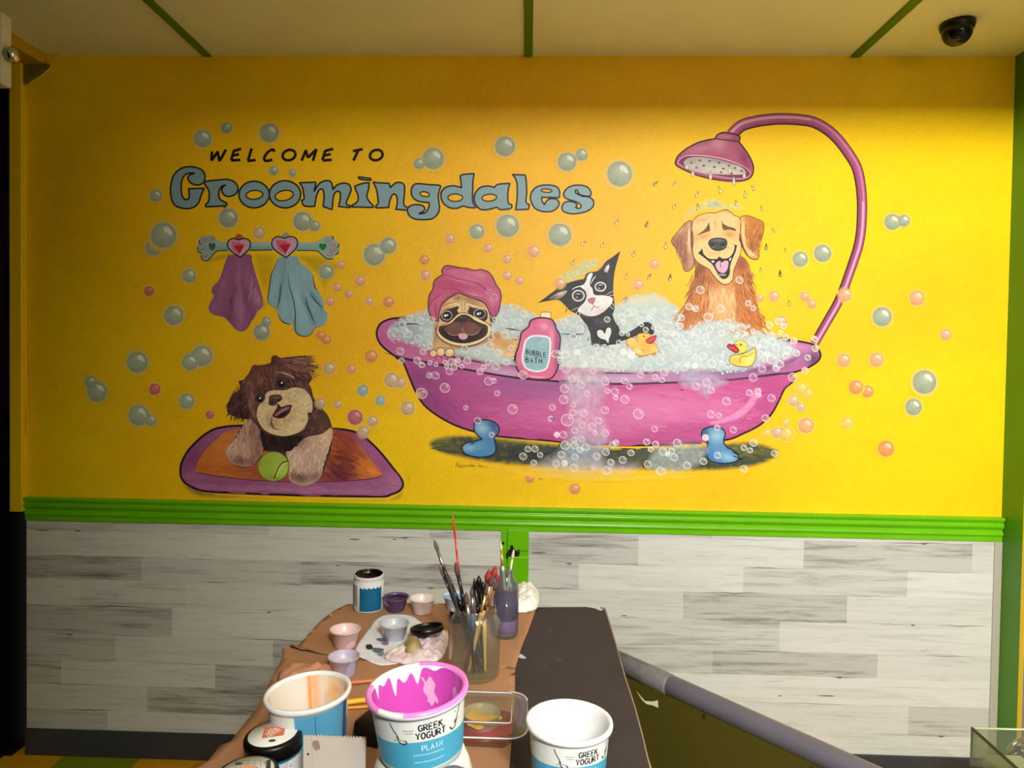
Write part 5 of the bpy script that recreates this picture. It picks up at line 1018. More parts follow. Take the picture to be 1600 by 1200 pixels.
# ---- signature
P = NP(1, crop=C_tl)
x = 585
R = random.Random(3)
for k, (ch, w, h) in enumerate((('A',26,30),('L',12,18),('E',12,14),('Z',12,14),('A',14,14),('N',14,14),('D',14,18),('R',12,14),('A',14,14),(' ',14,0),('I',10,26),('R',12,14),('E',12,14),('N',14,14),('E',14,14),(' ',14,0),('2',10,12),('I',8,12))):
    if ch != ' ': write(P, ch, x, 1108-h-(k*-.2), w*.72, h, 3.2, (70,44,10), slant=.25)
    x += w*.95+2
P.stroke([(585,1108),(600,1080),(608,1110),(640,1112)], 3, (70,44,10), taper=.6)
P.build('signature', mural, 'small handwritten signature under the tub')
# ================================================================== the counter and the painting things on it
TZ = .945                                   # counter top height
def T(px, py, z=TZ): return on_z(px, py, z)
def sub(o, p): o.parent = p; return o
def prism(name, poly, z0, z1, m, parent=None, bevel=0, cols=None):
    n = len(poly); v = [(p[0], p[1], z0) for p in poly]+[(p[0], p[1], z1) for p in poly]
    f = [tuple(range(n-1, -1, -1)), tuple(range(n, 2*n))]+[(i, (i+1) % n, n+(i+1) % n, n+i) for i in range(n)]
    return mk(name, v, f, m, parent, bevel=bevel)

# ---- counter
cnt = empty('counter', (0, 1.2, 0), 'dark grey laminate counter, half covered with brown paper, in front of the mural', 'counter')
cnt_l = lambda p: (p[0], p[1]-1.2)
edge = [T(945, 950), T(953, 975), T(962, 1005), T(975, 1052), T(992, 1105), T(1004, 1150), T(1012, 1185), T(1022, 1215)]
fl, fr = T(538, 950), T(922, 948.5)
top = [(fl.x, fl.y), (fr.x-.01, fr.y+.004), (fr.x+.012, fr.y-.004), (fr.x+.024, fr.y-.02)]+[(p.x, p.y) for p in edge]
near = T(1022, 1215); top += [(near.x+.03, .30), (-.47, .30)]
l1, l2 = T(400, 1110), T(450, 1030)
top += [(-.445, .95), (-.38, 1.25), (-.33, 1.45)]
top = [(a, b-1.2) for a, b in top]
prism('worktop', top, TZ-.035, TZ, mat('charcoal_laminate', (54, 49, 51), .62, bump=.15, bscale=90, var=.14, vscale=14), cnt, bevel=.004)
# worn pale edge of the laminate
ep = [(p.x, p.y-1.2, TZ-.001) for p in [T(938, 949)]+edge]
tube('worn_edge', ep, [.0016]*len(ep), mat('worn_edge', (150, 132, 112), .7), cnt, segs=8)
P = Paint(lambda x, y, l: T(x, y) + Vector((0, -1.2, l)), z=.0003); P.bg = flat_bg((54, 49, 51))
P.fill([(808, 1022), (816, 1023), (822, 1029), (812, 1028)], (200, 205, 198), step=2, jit=0)
for x, y, r in ((873, 1030, 5), (860, 985, 4), (850, 1040, 3), (905, 1090, 4), (880, 1010, 2.5), (930, 1040, 2)): P.fill([(x-r, y), (x, y-r*.6), (x+r*1.2, y), (x, y+r*.7)], (110, 104, 106), alpha=.3, soft=r*.8, step=2)
P.mat = M['print']; P.build('paint_spots', cnt, 'pale dried paint spots')
v, f = boxv(-.40, T(1012, 1185).x-.03, 0, .93, 0, TZ-.035)
cab = mk('cabinet_body', [(a, (b+.55)-1.2 if False else b-.80, c) for a, b, c in v], f, mat('dark_cabinet', (60, 55, 45), .6), cnt)
cab.data.transform(Matrix.Identity(4))

# ---- brown paper on the counter: two sheets
def sheet(name, pix, z, amp, label, seed):
    pts = [T(x, y, z) for x, y in pix]; P2 = [(p.x, p.y) for p in pts]
    Pn = np.array(P2); (x0, y0), (x1, y1) = Pn.min(0), Pn.max(0); st = .012
    gx, gy = np.meshgrid(np.arange(x0, x1, st), np.arange(y0, y1, st)); gx = gx.ravel(); gy = gy.ravel()
    dense = []
    for i, p in enumerate(P2):
        q = P2[(i+1) % len(P2)]; k = max(1, int(math.hypot(q[0]-p[0], q[1]-p[1])/st))
        dense += [(p[0]+(q[0]-p[0])*t/k, p[1]+(q[1]-p[1])*t/k) for t in range(k)]
    ok = inside_np([P2], gx, gy) & (dist_np(P2, gx, gy) > st*.4); gx, gy = gx[ok], gy[ok]
    V = [Vector(p) for p in dense]+[Vector((a, b)) for a, b in zip(gx, gy)]
    vo, _, fo, _, _, _ = delaunay_2d_cdt(V, [(i, (i+1) % len(dense)) for i in range(len(dense))], [], 0, 1e-6)
    X = np.array([q.x for q in vo]); Y = np.array([q.y for q in vo]); F = [q for q in fo if len(q) == 3]
    FA = np.array(F); keep = inside_np([P2], X[FA].mean(1), Y[FA].mean(1)); F = [q for q, k in zip(F, keep) if k]
    def zz(x, y):
        w = .5+.5*noise.noise((x*7, y*7, seed)); e = .5+.5*noise.noise((x*30, y*30, seed+5))
        return z+amp*(w*.8+e*.2)
    cx = sum(p[0] for p in P2)/len(P2); cy = sum(p[1] for p in P2)/len(P2)
    vv = [(a-cx, b-cy, zz(a, b)-z) for a, b in zip(X, Y)]
    o = mk(name, vv, F, M['kraft'], smooth=True, loc=(cx, cy, z))
    s = o.modifiers.new('thick', 'SOLIDIFY'); s.thickness = .0006; s.offset = 1
    tag(o, label, 'paper'); return o
sheet('kraft_paper', [(543, 945), (600, 943), (700, 944), (838, 951), (826, 985), (815, 1012), (803, 1052), (700, 1054), (560, 1053), (436, 1052), (452, 1030), (470, 1005), (500, 972), (522, 955)], TZ+.0008, .0022, 'brown kraft paper sheet on the far end of the counter under the small cups', 3.1)
sheet('kraft_paper', [(440, 1016), (456, 1008), (500, 1022), (560, 1032), (700, 1036), (760, 1038), (805, 1046), (804, 1100), (800, 1150), (796, 1200), (795, 1290), (200, 1290), (230, 1230), (325, 1190), (345, 1165), (360, 1160), (385, 1128), (402, 1108), (415, 1080), (430, 1050), (441, 1030)], TZ+.0034, .003, 'brown kraft paper sheet on the near half of the counter under the yogurt tubs', 8.4)
# dark line on the paper where the sheets overlap, built as a thin tube
o = tube('dark_line', [T(455, 1010, TZ+.008)-T(480, 1017, TZ+.008), Vector((-.012, .002, 0)), Vector((0, 0, .001)), T(506, 1023, TZ+.008)-T(480, 1017, TZ+.008)], [.0016, .001, .0012, .0006], M['black'])
o.location = T(480, 1017, TZ+.008); tag(o, 'short thin black line on the brown paper near the left edge of the counter', 'mark')

# ---- yogurt tubs
WHT = mat('white_tub_plastic', (232, 232, 234), .32, sss=0)
def tub_profile(r0, r1, h, t=.0012):
    return [(0, 0), (r0*.9, 0), (r0, .004), (r0+(r1-r0)*.5, h*.5), (r1, h-.009), (r1+.0005, h-.008), (r1+.0045, h-.007), (r1+.0052, h-.0035), (r1+.0045, h), (r1+.001, h+.0004), (r1-t, h-.002), (r1-t-.0003, h-.013), (r0+(r1-r0)*.5-t, h*.5), (r0-t, .007), (r0*.8, .0035), (0, .0035)]
def yogurt(name, loc, r1, h, label, tilt=(0, 0, 0), rot=0.0, paint=None, text=True, back=False, level=.5, rimcol=None):
    r0 = r1*(1-.2*min(1, h/.13))
    t = empty(name, loc, label, 'tub', 'white yogurt tubs used as paint pots'); t.rotation_euler = tilt
    lathe('container', tub_profile(r0, r1, h), WHT, t, segs=72)
    # printed band wrapped round the side
    zt = h-.0085
    def rad(z): return r0+(r1-r0)*min(1, z/(h-.009))
    SC_ = 1000.0
    a0 = -math.pi/2+rot
    def mp(x, y, l):       # x mm round the side from the front, y mm down from the rim
        z = zt-y/SC_; r = rad(z)+.0004+l; a = a0+(x/SC_)/r1
        return Vector((r*math.cos(a), r*math.sin(a), z))
    H = (zt-.008)*SC_; half = math.pi*r1*SC_*.96
    P = Paint(mp, z=0); P.mat = M['print']; P.bg = flat_bg((226, 227, 226))
    def strip(y0f, y1f, rgb, x0, x1, n=80, rows=4):
        vs, fs, cs = [], [], []
        for i in range(n+1):
            x = x0+(x1-x0)*i/n; a, b_ = y0f(x), y1f(x)
            for j in range(rows+1): vs.append((x, a+(b_-a)*j/rows)); cs.append(P.col(rgb))
        for i in range(n):
            for j in range(rows): fs.append((i*(rows+1)+j, (i+1)*(rows+1)+j, (i+1)*(rows+1)+j+1, i*(rows+1)+j+1))
        P.add(vs, fs, cs, track=False); P.z += .00005
    wave = lambda x: 29-2.2*math.cos(x/26.0)
    strip(lambda x: 0, lambda x: H, (222, 224, 222), -half, half)
    strip(wave, lambda x: H-1, (70, 160, 196), -half, half)
    if back:
        strip(lambda x: 2, lambda x: H-1, (84, 158, 200), -30, 44); 
        for k in range(17):
            P.stroke([(-26, 8+k*3.6), (-26+rnd.uniform(18, 24), 8+k*3.6)], 1.3, (24, 60, 92), smooth=False); P.stroke([(2, 8+k*3.6), (2+rnd.uniform(20, 34), 8+k*3.6)], 1.2, (24, 60, 92), smooth=False)
        P.stroke([(-2, 4), (-2, H-6)], .8, (24, 60, 92), smooth=False)
        strip(lambda x: 2, lambda x: H-1, (40, 74, 130), 44, 56)
    else:
        k = r1/.0585
        write(P, 'GREEK', -4*k, 7.0, 4.6*k, 7.2, 1.7, (22, 24, 34), gap=.38); write(P, 'YOGURT', -8*k, 16.3, 4.8*k, 7.4, 1.7, (22, 24, 34), gap=.38)
        write(P, 'PLAIN', -1.5*k, 31.6, 4.0*k, 6.2, 1.05, (216, 236, 242), gap=.42)
        for x0, y0, n_ in ((-12, 42.5, 16), (-12, 51.0, 16)):
            x = x0
            for q in range(n_):
                w_ = rnd.uniform(1.4, 2.4); P.stroke([(x, y0), (x+w_*.8, y0+rnd.uniform(-.3, .3))], 1.6, (176, 218, 230), smooth=False); x += w_+.5
        for q in range(7): P.stroke([(-21+q*1.7, 12.5+.2*(q % 3)), (-20+q*1.7, 12.8)], 1.8, (150, 152, 156), smooth=False)
        for q in range(5): P.stroke([(-19+q*1.9, 15.6), (-17.8+q*1.9, 16)], 1.6, (160, 162, 166), smooth=False)
        # little line-drawn spoons either side of the title
        P.stroke([(-36, 5), (-33, 12), (-29, 18), (-27, 23)], 1.3, (60, 66, 80)); P.stroke([(-29, 20), (-27, 26), (-22, 29), (-18, 27), (-20, 24)], 1.6, (60, 66, 80)); P.stroke([(-31, 24), (-33, 26)], .9, (60, 66, 80)); P.stroke([(-28, 22), (-24, 24), (-19, 25)], .8, (120, 126, 136))
        P.stroke([(52, 2), (48, 10), (44, 17), (41, 20)], 1.3, (50, 56, 70)); P.stroke([(34, 21), (37, 25), (42, 24), (45, 17), (41, 18)], 1.6, (50, 56, 70)); P.stroke([(47, 18), (49, 16)], .9, (60, 66, 80)); P.stroke([(42, 6), (43, 8)], .9, (60, 66, 80))
    P.build('label', t, 'white and blue printed label')
    if paint:
        paint(t, r0, r1, h, rad)
    return t
def inner_coat(t, r0, r1, h, rad, ztop, z0, m, label=None, name='paint', colf=None, segs=72):
    """coat of paint over the inside wall, with a wavy top edge, and the paint in the bottom"""
    n = 14; v, f, c = [], [], []
    for k in range(segs):
        a = 2*math.pi*k/segs; zt = ztop(a)
        for i in range(n+1):
            z = z0+(zt-z0)*i/n; r = rad(z)-.0019
            v.append((r*math.cos(a), r*math.sin(a), z)); c.append(colf(a, z) if colf else (1, 1, 1, 1))
    for k in range(segs):
        k2 = (k+1) % segs
        for i in range(n): f.append((k*(n+1)+i, k*(n+1)+i+1, k2*(n+1)+i+1, k2*(n+1)+i))
    b = len(v); v.append((0, 0, z0)); c.append(colf(0, z0) if colf else (1, 1, 1, 1))
    for k in range(segs): f.append((b, k*(n+1), ((k+1) % segs)*(n+1)))
    o = mk(name, v, f, m, t, smooth=True, cols=c); tag(o, label); return o
MAG = mat('magenta_paint', (204, 78, 184), .12, coat=.6)
def magenta(t, r0, r1, h, rad):
    R = random.Random(4)
    def zt(a):
        d = math.degrees(a) % 360
        k = h-.003
        for c, w, dep in ((118, 9, .016), (133, 4, .028), (150, 7, .008), (100, 5, .020), (165, 3, .018), (75, 8, .005), (208, 6, .008), (240, 5, .005)):
            k -= dep*math.exp(-((d-c)/w)**2)
        return k-.0008*math.sin(5*a)
    inner_coat(t, r0, r1, h, rad, zt, .010, MAG, 'wet magenta paint', segs=180)
    # paint over the lip
    prof = [(r1-.0015, h-.002), (r1+.001, h+.0008), (r1+.0045, h+.0006), (r1+.0056, h-.003)]
    segs = 90; v, f = [], []
    ks = [k for k in range(segs) if not (95 < (k*4) % 360 < 172) and not (228 < (k*4) % 360 < 262)]
    for k in range(segs):
        a = 2*math.pi*k/segs
        for (r, z) in prof: v.append((r*math.cos(a), r*math.sin(a), z))
    for k in ks:
        k2 = (k+1) % segs
        for i in range(3): f.append((k*4+i, k*4+i+1, k2*4+i+1, k2*4+i))
    mk('painted_lip', v, f, mat('pink_lip', (238, 130, 214), .25), t, smooth=True)
    # window-shaped reflections in the wet paint, put in as pale pink patches
    for a0_, a1_, za, zb, sl in ((72, 88, .030, .060, 6), (24, 50, .022, .056, -9), (6, 12, .045, .062, 3)):
        vv, ff = [], []
        for i in range(9):
            for j in range(9):
                a = math.radians(a0_+(a1_-a0_)*i/8+sl*(j/8)+2.2*math.sin(j*1.3+a0_)); z = za+(zb-za)*j/8+.003*math.sin(i*1.1); r = rad(z)-.0024
                vv.append((r*math.cos(a), r*math.sin(a), z))
        for i in range(8):
            for j in range(8): ff.append((i*9+j, i*9+j+1, (i+1)*9+j+1, (i+1)*9+j))
        mk('window_glint', vv, ff, mat('glint_pink', (226, 170, 214), .2, coat=.5), t, smooth=True)
ORM = mat('orange_wash', (255, 255, 255), .25, attr=True, coat=.3)
def orange(t, r0, r1, h, rad):
    W_ = lin((236, 226, 216)); O_ = lin((244, 150, 30)); Y_ = lin((250, 200, 90))
    def cf(a, z):
        d = math.degrees(a) % 360; n = noise.noise((math.cos(a)*3, math.sin(a)*3, z*60))
        w = 0
        if d < 84 or d > 300: w = .85+.6*n-.6*(z > .085+.02*n)*(d > 30)
        w = max(w, .9*math.exp(-((d-106)/4)**2)*(z > .02), .6*math.exp(-((d-98)/10)**2)*(z > .085))
        if z < .02: w = max(w, .75+.4*n)
        if 116 < d < 250: w *= .25
        w = min(1, max(0, w)); c = Vector(W_).lerp(Vector(O_), w)
        if 40 < d < 75: c = c.lerp(Vector(Y_), .3)
        return (*c, 1)
    inner_coat(t, r0, r1, h, rad, lambda a: h-.004, .010, ORM, 'streaky orange paint wash', segs=180, colf=cf)
def at_rim(px, py, z): return on_z(px, py, z)

# white tub on the right
RW = .0585; hW = .136
cW = on_z(889.5, 1124, TZ+hW)
rW_est = RW
yogurt('yogurt_tub', (cW.x, cW.y, TZ), RW-.005, hW, 'clean white yogurt tub standing on the dark counter to the right of the clear box', rot=.25)
# orange tub on the left, slightly tilted
cO = on_z(481, 1080, TZ+.0055+.138)
yogurt('yogurt_tub', (cO.x+.008, cO.y+.002, TZ+.0055), .0553, .141, 'yogurt tub stained with orange paint inside, left of the magenta one', tilt=(math.radians(1.5), math.radians(-3), 0), rot=.5, paint=orange, back=True)
# magenta tub, propped on an upturned white pot
cM = on_z(652, 1077, 1.184)
potz = TZ+.007
yogurt('yogurt_tub', (cM.x+.006, cM.y+.004, 1.188-.078), .0535, .078, 'yogurt tub coated in magenta paint standing on the upturned white bowl', tilt=(math.radians(3.5), math.radians(-4.5), 0), rot=.22, paint=magenta)
bw = empty('white_bowl', (cM.x+.006, cM.y+.012, potz), 'upturned white plastic bowl carrying the magenta paint tub', 'bowl')
hb = 1.188-.078-potz-.006
lathe('bowl_shell', [(.061, 0), (.064, .003), (.063, .007), (.061, .010), (.0615, .035), (.0615, hb*.60), (.0595, hb*.82), (.0550, hb*.93), (.0500, hb-.001), (.046, hb), (.040, hb+.001), (0, hb+.001)], mat('milky_plastic', (214, 218, 212), .35, sss=.0), bw, segs=72)
lathe('foot_ring', [(.047, hb-.002), (.049, hb+.003), (.046, hb+.0045), (.043, hb+.002)], mat('milky_plastic_rim', (228, 232, 228), .3), bw, segs=72)

# ---- lidded sample paint jars at the near left
def sample_jar(loc, r, h, label, lidcol, logo, tilt=(0, 0, 0)):
    t = empty('paint_jar', loc, label, 'paint jar', 'closed paint sample jars'); t.rotation_euler = tilt
    lathe('jar_body', [(0, 0), (r*.93, 0), (r*.97, .003), (r*.97, h*.82), (r*.9, h*.86), (r*.9, h-.012)], mat('teal_sleeve', (10, 98, 122), .35), t, segs=56)
    # white label panel on the right of the body
    rr = r*.97+.0005
    def patch(name, a0, a1, z0, z1, m, lab=None):
        v, f = [], []
        for i in range(17):
            a = math.radians(a0+(a1-a0)*i/16); v += [(rr*math.cos(a), rr*math.sin(a), z0), (rr*math.cos(a), rr*math.sin(a), z1)]
        f = [(2*i, 2*i+2, 2*i+3, 2*i+1) for i in range(16)]
        return tag(mk(name, v, f, m, t, smooth=True), lab)
    patch('label', -42, 60, .004, h*.78, mat('label_white', (224, 226, 232), .5), 'white text panel'); patch('label_band', -100, -42, h*.66, h*.78, mat('label_grey', (200, 200, 214), .5), 'pale band')
    def mp(x, y, l):
        a = math.radians(x); return Vector(((rr+.0003+l)*math.cos(a), (rr+.0003+l)*math.sin(a), y))
    P = Paint(mp, z=0); P.mat = M['print']; P.bg = flat_bg((224, 226, 232))
    for q in range(9): P.add([(-38, h*.70-q*.006), (-38+rnd.uniform(20, 34), h*.70-q*.006+.0006), (-38+18, h*.70-q*.006+.0018), (-38, h*.70-q*.006+.0014)], [(0, 1, 2, 3)], [P.col((40, 44, 60))]*4, track=False)
    P.build('fine_print', t, 'rows of small dark print')
    lid = lathe('lid', [(r*.99, h-.020), (r*1.03, h-.019), (r*1.03, h-.003), (r*.99, h), (r*.88, h+.0008), (0, h+.0008)], lidcol, t, segs=72)
    sk = lathe('lid_sticker', [(0, h+.0014), (r*.86, h+.0014), (r*.865, h+.0008)], mat('sticker_white', (230, 230, 226), .45), t, segs=56); sk['label'] = 'white round sticker'
    P = Paint(lambda x, y, l: Vector((x*r, y*r, h+.0018+l)), z=0); P.mat = M['print']; P.bg = flat_bg((228, 228, 226))
    logo(P); P.z = P.z; P.build('lid_print', t, 'printed emblem on the lid')
    return t
def logo_orange(P):
    a = math.radians(12)
    def q(u, v): return (.02+u*math.cos(a)-v*math.sin(a), .08+u*math.sin(a)+v*math.cos(a))
    P.fill([q(-.38, -.36), q(.38, -.36), q(.38, .36), q(-.38, .36)], (214, 112, 84), smooth=False, step=.1, jit=0)
    # white diagonal stencil letters climbing across the square: THE / HOME / DEPOT
    def wr(s, u, v, w, h, lw):
        ar = math.radians(45)
        for ch in s:
            for pl in GL[ch]:
                pts = []
                for gx, gy in pl:
                    x, y = gx*w, (1-gy)*h
                    pts.append(q(u+x*math.cos(ar)-y*math.sin(ar), v+x*math.sin(ar)+y*math.cos(ar)))
                P.stroke(pts, lw, (240, 226, 218), smooth=False, local=False)
            u += w*1.3*math.cos(ar); v += w*1.3*math.sin(ar)
    wr('THE', -.22, .04, .055, .10, .02); wr('HOME', -.20, -.20, .10, .17, .034); wr('DEPOT', -.10, -.36, .085, .16, .032)
    P.fill(ell(.16, -.52, .13, .085), (70, 72, 122), step=.05, jit=0, smooth=False)
def logo_hand(P):
    for q in range(5): P.stroke([(-.7+q*.22, .75-q*.02), (-.5+q*.22, .2)], .012, (120, 120, 116), smooth=False)
    for q in range(3): P.stroke([(-.75, .45-q*.2), (.2, .62-q*.2)], .012, (120, 120, 116), smooth=False)
    P.fill([(-.5, -.3), (-.4, .1), (-.1, .3), (.2, .25), (.35, .05), (.3, -.4), (-.1, -.6)], (232, 178, 152), step=.08, jit=.05)
    for q in range(5): P.stroke([(-.35+q*.14, -.4), (-.3+q*.13, .15+.03*(q % 2)), (-.24+q*.13, .18)], .03, (176, 104, 78))
    P.fill([(.42, .62), (.55, .66), (.82, -.1), (.68, -.14)], (60, 64, 62), smooth=False, step=.1, jit=0)
    for q in range(8): P.stroke([(.36+q*.045, .52-q*.085), (.44+q*.045, .55-q*.085)], .025, (60, 64, 62), smooth=False)
    P.fill(ell(-.46, .36, .13, .09), (40, 84, 80), step=.05, jit=0, smooth=False)
c = on_y(430, 1144, .925)
sample_jar((c.x+.004, c.y, TZ+.0075), .0368, c.z-TZ-.0075, 'small paint jar with a black lid and a white sticker bearing an orange square', M['black'], logo_orange, tilt=(math.radians(2), math.radians(-3), 0))
c = on_y(392, 1206, .842)
sample_jar((c.x-.004, c.y, TZ+.0075), .0362, c.z-TZ-.0075, 'small paint jar with a hand picture on its lid, nearest the lower left corner', M['black'], logo_hand)

# ---- open sample jar at the far left
c = T(573, 957)
oj = empty('paint_jar', (c.x, c.y+.02, TZ+.003), 'open blue-labelled jar of black paint at the far left of the counter', 'paint jar')
r, h = .0375, .086
lathe('jar_body', [(0, 0), (r*.93, 0), (r, .003), (r, h*.80), (r*.93, h*.86), (r*.95, h*.88), (r*.95, h*.92), (r*.97, h*.93), (r*.97, h), (r*.90, h), (r*.89, h*.9), (r*.92, h*.8), (r*.92, h*.6)], mat('cloudy_jar', (214, 214, 214), .25), oj, segs=56, wob=lambda R_, z, a, i: (R_, z+(.0016*math.sin(a*2+1) if i in (8, 9, 10) else 0)))
lathe('paint', [(r*.985, h*1.004), (r*.90, h*1.006), (r*.885, h*.97), (r*.88, h*.86), (0, h*.85)], mat('black_paint', (5, 5, 7), .2), oj, segs=48)
v, f = [], []
for i in range(21):
    a = math.radians(-112+(86)*i/20); v += [((r+.0005)*math.cos(a), (r+.0005)*math.sin(a), .005), ((r+.0005)*math.cos(a), (r+.0005)*math.sin(a), h*.70+.002*math.sin(i*1.7))]
tag(mk('label', v, [(2*i, 2*i+2, 2*i+3, 2*i+1) for i in range(20)], mat('blue_label', (4, 92, 130), .3, var=.12, vscale=60), oj, smooth=True), 'blue label')
v, f = [], []
for i in range(13):
    a = math.radians(-172+50*i/12); v += [((r+.0005)*math.cos(a), (r+.0005)*math.sin(a), .016), ((r+.0005)*math.cos(a), (r+.0005)*math.sin(a), h*.76)]
tag(mk('label_side', v, [(2*i, 2*i+2, 2*i+3, 2*i+1) for i in range(12)], mat('grey_label', (150, 150, 142), .4, var=.2, vscale=70), oj, smooth=True), 'grey printed side of the label')

# ---- little portion cups
CUPM = {}
def cup(px, py, r, h, label, body, inside, level=.55, smear=None, sc=1.0):
    c = T(px, py, TZ+.003)
    t = empty('portion_cup', (c.x, c.y, TZ+.0032), label, 'cup', 'small plastic paint cups')
    r0 = r*.70
    bm_ = mat('cup_plastic', body, .3, sss=.0)
    lathe('cup_wall', [(0, .0), (r0*.92, 0), (r0, .002), (r*.94, h-.003), (r*1.02, h-.002), (r*1.03, h), (r*.97, h+.0003), (r*.93, h-.003), (r0*.93, .003), (0, .0025)], bm_, t, segs=48)
    z = .004+(h-.006)*level; rr = (r0+(r*.94-r0)*z/h)-.0016
    p = lathe('paint', [(rr+.0003, z+.002), (rr-.001, z), (0, z)], mat('cup_paint', inside, .25, var=.1, vscale=50), t, segs=40)
    if smear:
        v, f = [], []
        a0, a1, z0, z1, colr = smear
        for i in range(9):
            a = math.radians(a0+(a1-a0)*i/8); zt = z0+(z1-z0)*math.sin(math.pi*i/8)**.6+.0005
            for zz in (z0, zt):
                R_ = r0+(r*.94-r0)*zz/h+.0006; v.append((R_*math.cos(a), R_*math.sin(a), zz))
        f = [(2*i, 2*i+2, 2*i+3, 2*i+1) for i in range(8)]
        mk('smear', v, f, mat('smear', colr, .35), t, smooth=True)
    return t
cup(618, 953, .0315, .033, 'portion cup filled with dark purple paint beside the open paint jar', (92, 66, 110), (36, 22, 66), .85, (-170, -120, .016, .031, (176, 130, 190)))
cup(660, 957, .0310, .036, 'clean white portion cup behind the black lid', (232, 216, 212), (240, 238, 240), .35)
cup(711, 950, .0300, .032, 'portion cup of light blue paint behind the brushes', (190, 210, 224), (130, 180, 226), .85)
cup(616, 1000, .0315, .038, 'portion cup of grey-white paint on the stained paper palette', (186, 188, 198), (198, 202, 208), .6, (-150, -112, .004, .022, (120, 124, 146)))
cup(539, 1010, .0320, .038, 'portion cup with pale pink paint at the left edge of the brown paper', (228, 196, 192), (222, 206, 216), .5, (-75, -10, .002, .018, (222, 176, 190)))
cup(537, 1055, .0300, .038, 'portion cup with lavender paint behind the orange-stained tub', (186, 176, 198), (206, 198, 206), .55, (-70, -8, .004, .036, (170, 160, 190)))
# small black-sided pot with a pale blue top
c = T(716, 972); o = empty('paint_pot', (c.x, c.y, TZ+.003), 'tiny black-sided pot with light blue paint on top behind the glass jar', 'pot')
lathe('pot_side', [(0, 0), (.019, 0), (.020, .002), (.020, .024), (.018, .026)], M['black'], o); lathe('paint', [(.0185, .0262), (0, .0262)], mat('blue_white_paint', (186, 216, 232), .25), o)

# ---- paper palette with smears
pc = T(622, 1008, TZ+.004)
def crumple(name, pix, z, amp, colr, label, cat, seed, parent=None, hump=.0, step=.006, z_extra=None):
    pts = [T(x, y, z) for x, y in pix]; cx = sum(p.x for p in pts)/len(pts); cy = sum(p.y for p in pts)/len(pts)
    P2 = catmull([(p.x-cx, p.y-cy) for p in pts], True, 5)
    Pn = np.array(P2); (x0, y0), (x1, y1) = Pn.min(0), Pn.max(0)
    gx, gy = np.meshgrid(np.arange(x0, x1, step), np.arange(y0, y1, step)); gx[1::2] += step/2; gx = gx.ravel(); gy = gy.ravel()
    ok = inside_np([P2], gx, gy) & (dist_np(P2, gx, gy) > step*.4); gx, gy = gx[ok], gy[ok]
    V = [Vector(p) for p in P2]+[Vector((a, b)) for a, b in zip(gx, gy)]
    vo, _, fo, _, _, _ = delaunay_2d_cdt(V, [(i, (i+1) % len(P2)) for i in range(len(P2))], [], 0, 1e-6)
    X = np.array([q.x for q in vo]); Y = np.array([q.y for q in vo]); F = [q for q in fo if len(q) == 3]; FA = np.array(F)
    keep = inside_np([P2], X[FA].mean(1), Y[FA].mean(1)); F = [q for q, k in zip(F, keep) if k]
    dd = dist_np(P2, X, Y); dm = dd.max()
    vv, cs = [], []
    for a, b, d in zip(X, Y, dd):
        e = min(1, d/(dm*.6)); rg = abs(noise.noise((a*55, b*55, seed)))*1.6; rg2 = abs(noise.noise((a*120, b*120, seed+3)))
        zv = hump*(e**.6)*(1+.25*noise.noise((a*30, b*30, seed+9)))+amp*(rg*.8+rg2*.5)*(.35+.65*e if hump else 1)
        vv.append((a, b, zv)); cs.append((*lin(colr(a, b, d)), 1) if callable(colr) else (*lin(colr), 1))
    o = mk(name, vv, F, M['tissue'], parent, smooth=True, cols=cs, loc=(cx, cy, z))
    s = o.modifiers.new('thick', 'SOLIDIFY'); s.thickness = .0008; s.offset = 1
    if label: tag(o, label, cat)
    return o
M['tissue'] = mat('tissue_paper', (255, 255, 255), .85, attr=True, bump=.2, bscale=120)
pal = crumple('paper_towel', [(596, 963), (640, 962), (668, 985), (672, 1010), (650, 1030), (600, 1040), (572, 1032), (555, 1018), (575, 985)], TZ+.0052, .0018, (232, 234, 242), 'flat white paper towel with dark blue paint smears under the grey-white cup', 'paper towel', 2.2)
P = Paint(lambda x, y, l: T(x, y, TZ+.0085) - pal.location + Vector((0, 0, l)), z=0); P.mat = M['print']; P.bg = flat_bg((232, 234, 242))
P.fill([(572, 1008), (580, 1007), (582, 1013), (574, 1014)], (12, 12, 26), step=2); P.fill([(582, 1012), (596, 1013), (600, 1015), (593, 1020), (585, 1018)], (92, 100, 122), step=2)
P.fill([(588, 998), (602, 997), (608, 1001), (596, 1002)], (96, 102, 124), step=2); P.fill([(596, 1004), (604, 1002), (608, 1006), (600, 1008)], (150, 120, 150), step=2)
P.fill([(590, 1022), (600, 1018), (598, 1025)], (120, 150, 160), step=2); P.build('paint_smears', pal, 'dark blue and grey smears')
# crumpled tissues
crumple('paper_towel', [(622, 1012), (640, 995), (665, 985), (695, 985), (700, 1005), (690, 1030), (665, 1040), (640, 1040), (612, 1036), (600, 1026)], TZ+.006, .015, lambda a, b, d: (226, 204, 208) if noise.noise((a*22, b*22, 1)) < .12 else (238, 232, 224), 'crumpled pinkish paper towel under the black jar lid', 'paper towel', 5.5, hump=.008, step=.004)
crumple('sponge', [(632, 1008), (645, 1002), (657, 1008), (657, 1020), (645, 1024), (633, 1020)], TZ+.016, .004, (176, 152, 104), 'small tan sponge on the crumpled pink paper towel', 'sponge', 7.7, hump=.016, step=.004)
crumple('paper_towel', [(802, 925), (815, 921), (828, 922), (842, 928), (843, 944), (835, 954), (812, 958), (798, 950)], TZ+.004, .010, (234, 234, 226), 'crumpled white tissue at the far end of the counter beside the tall bottle', 'tissue', 9.1, hump=.022, step=.004)
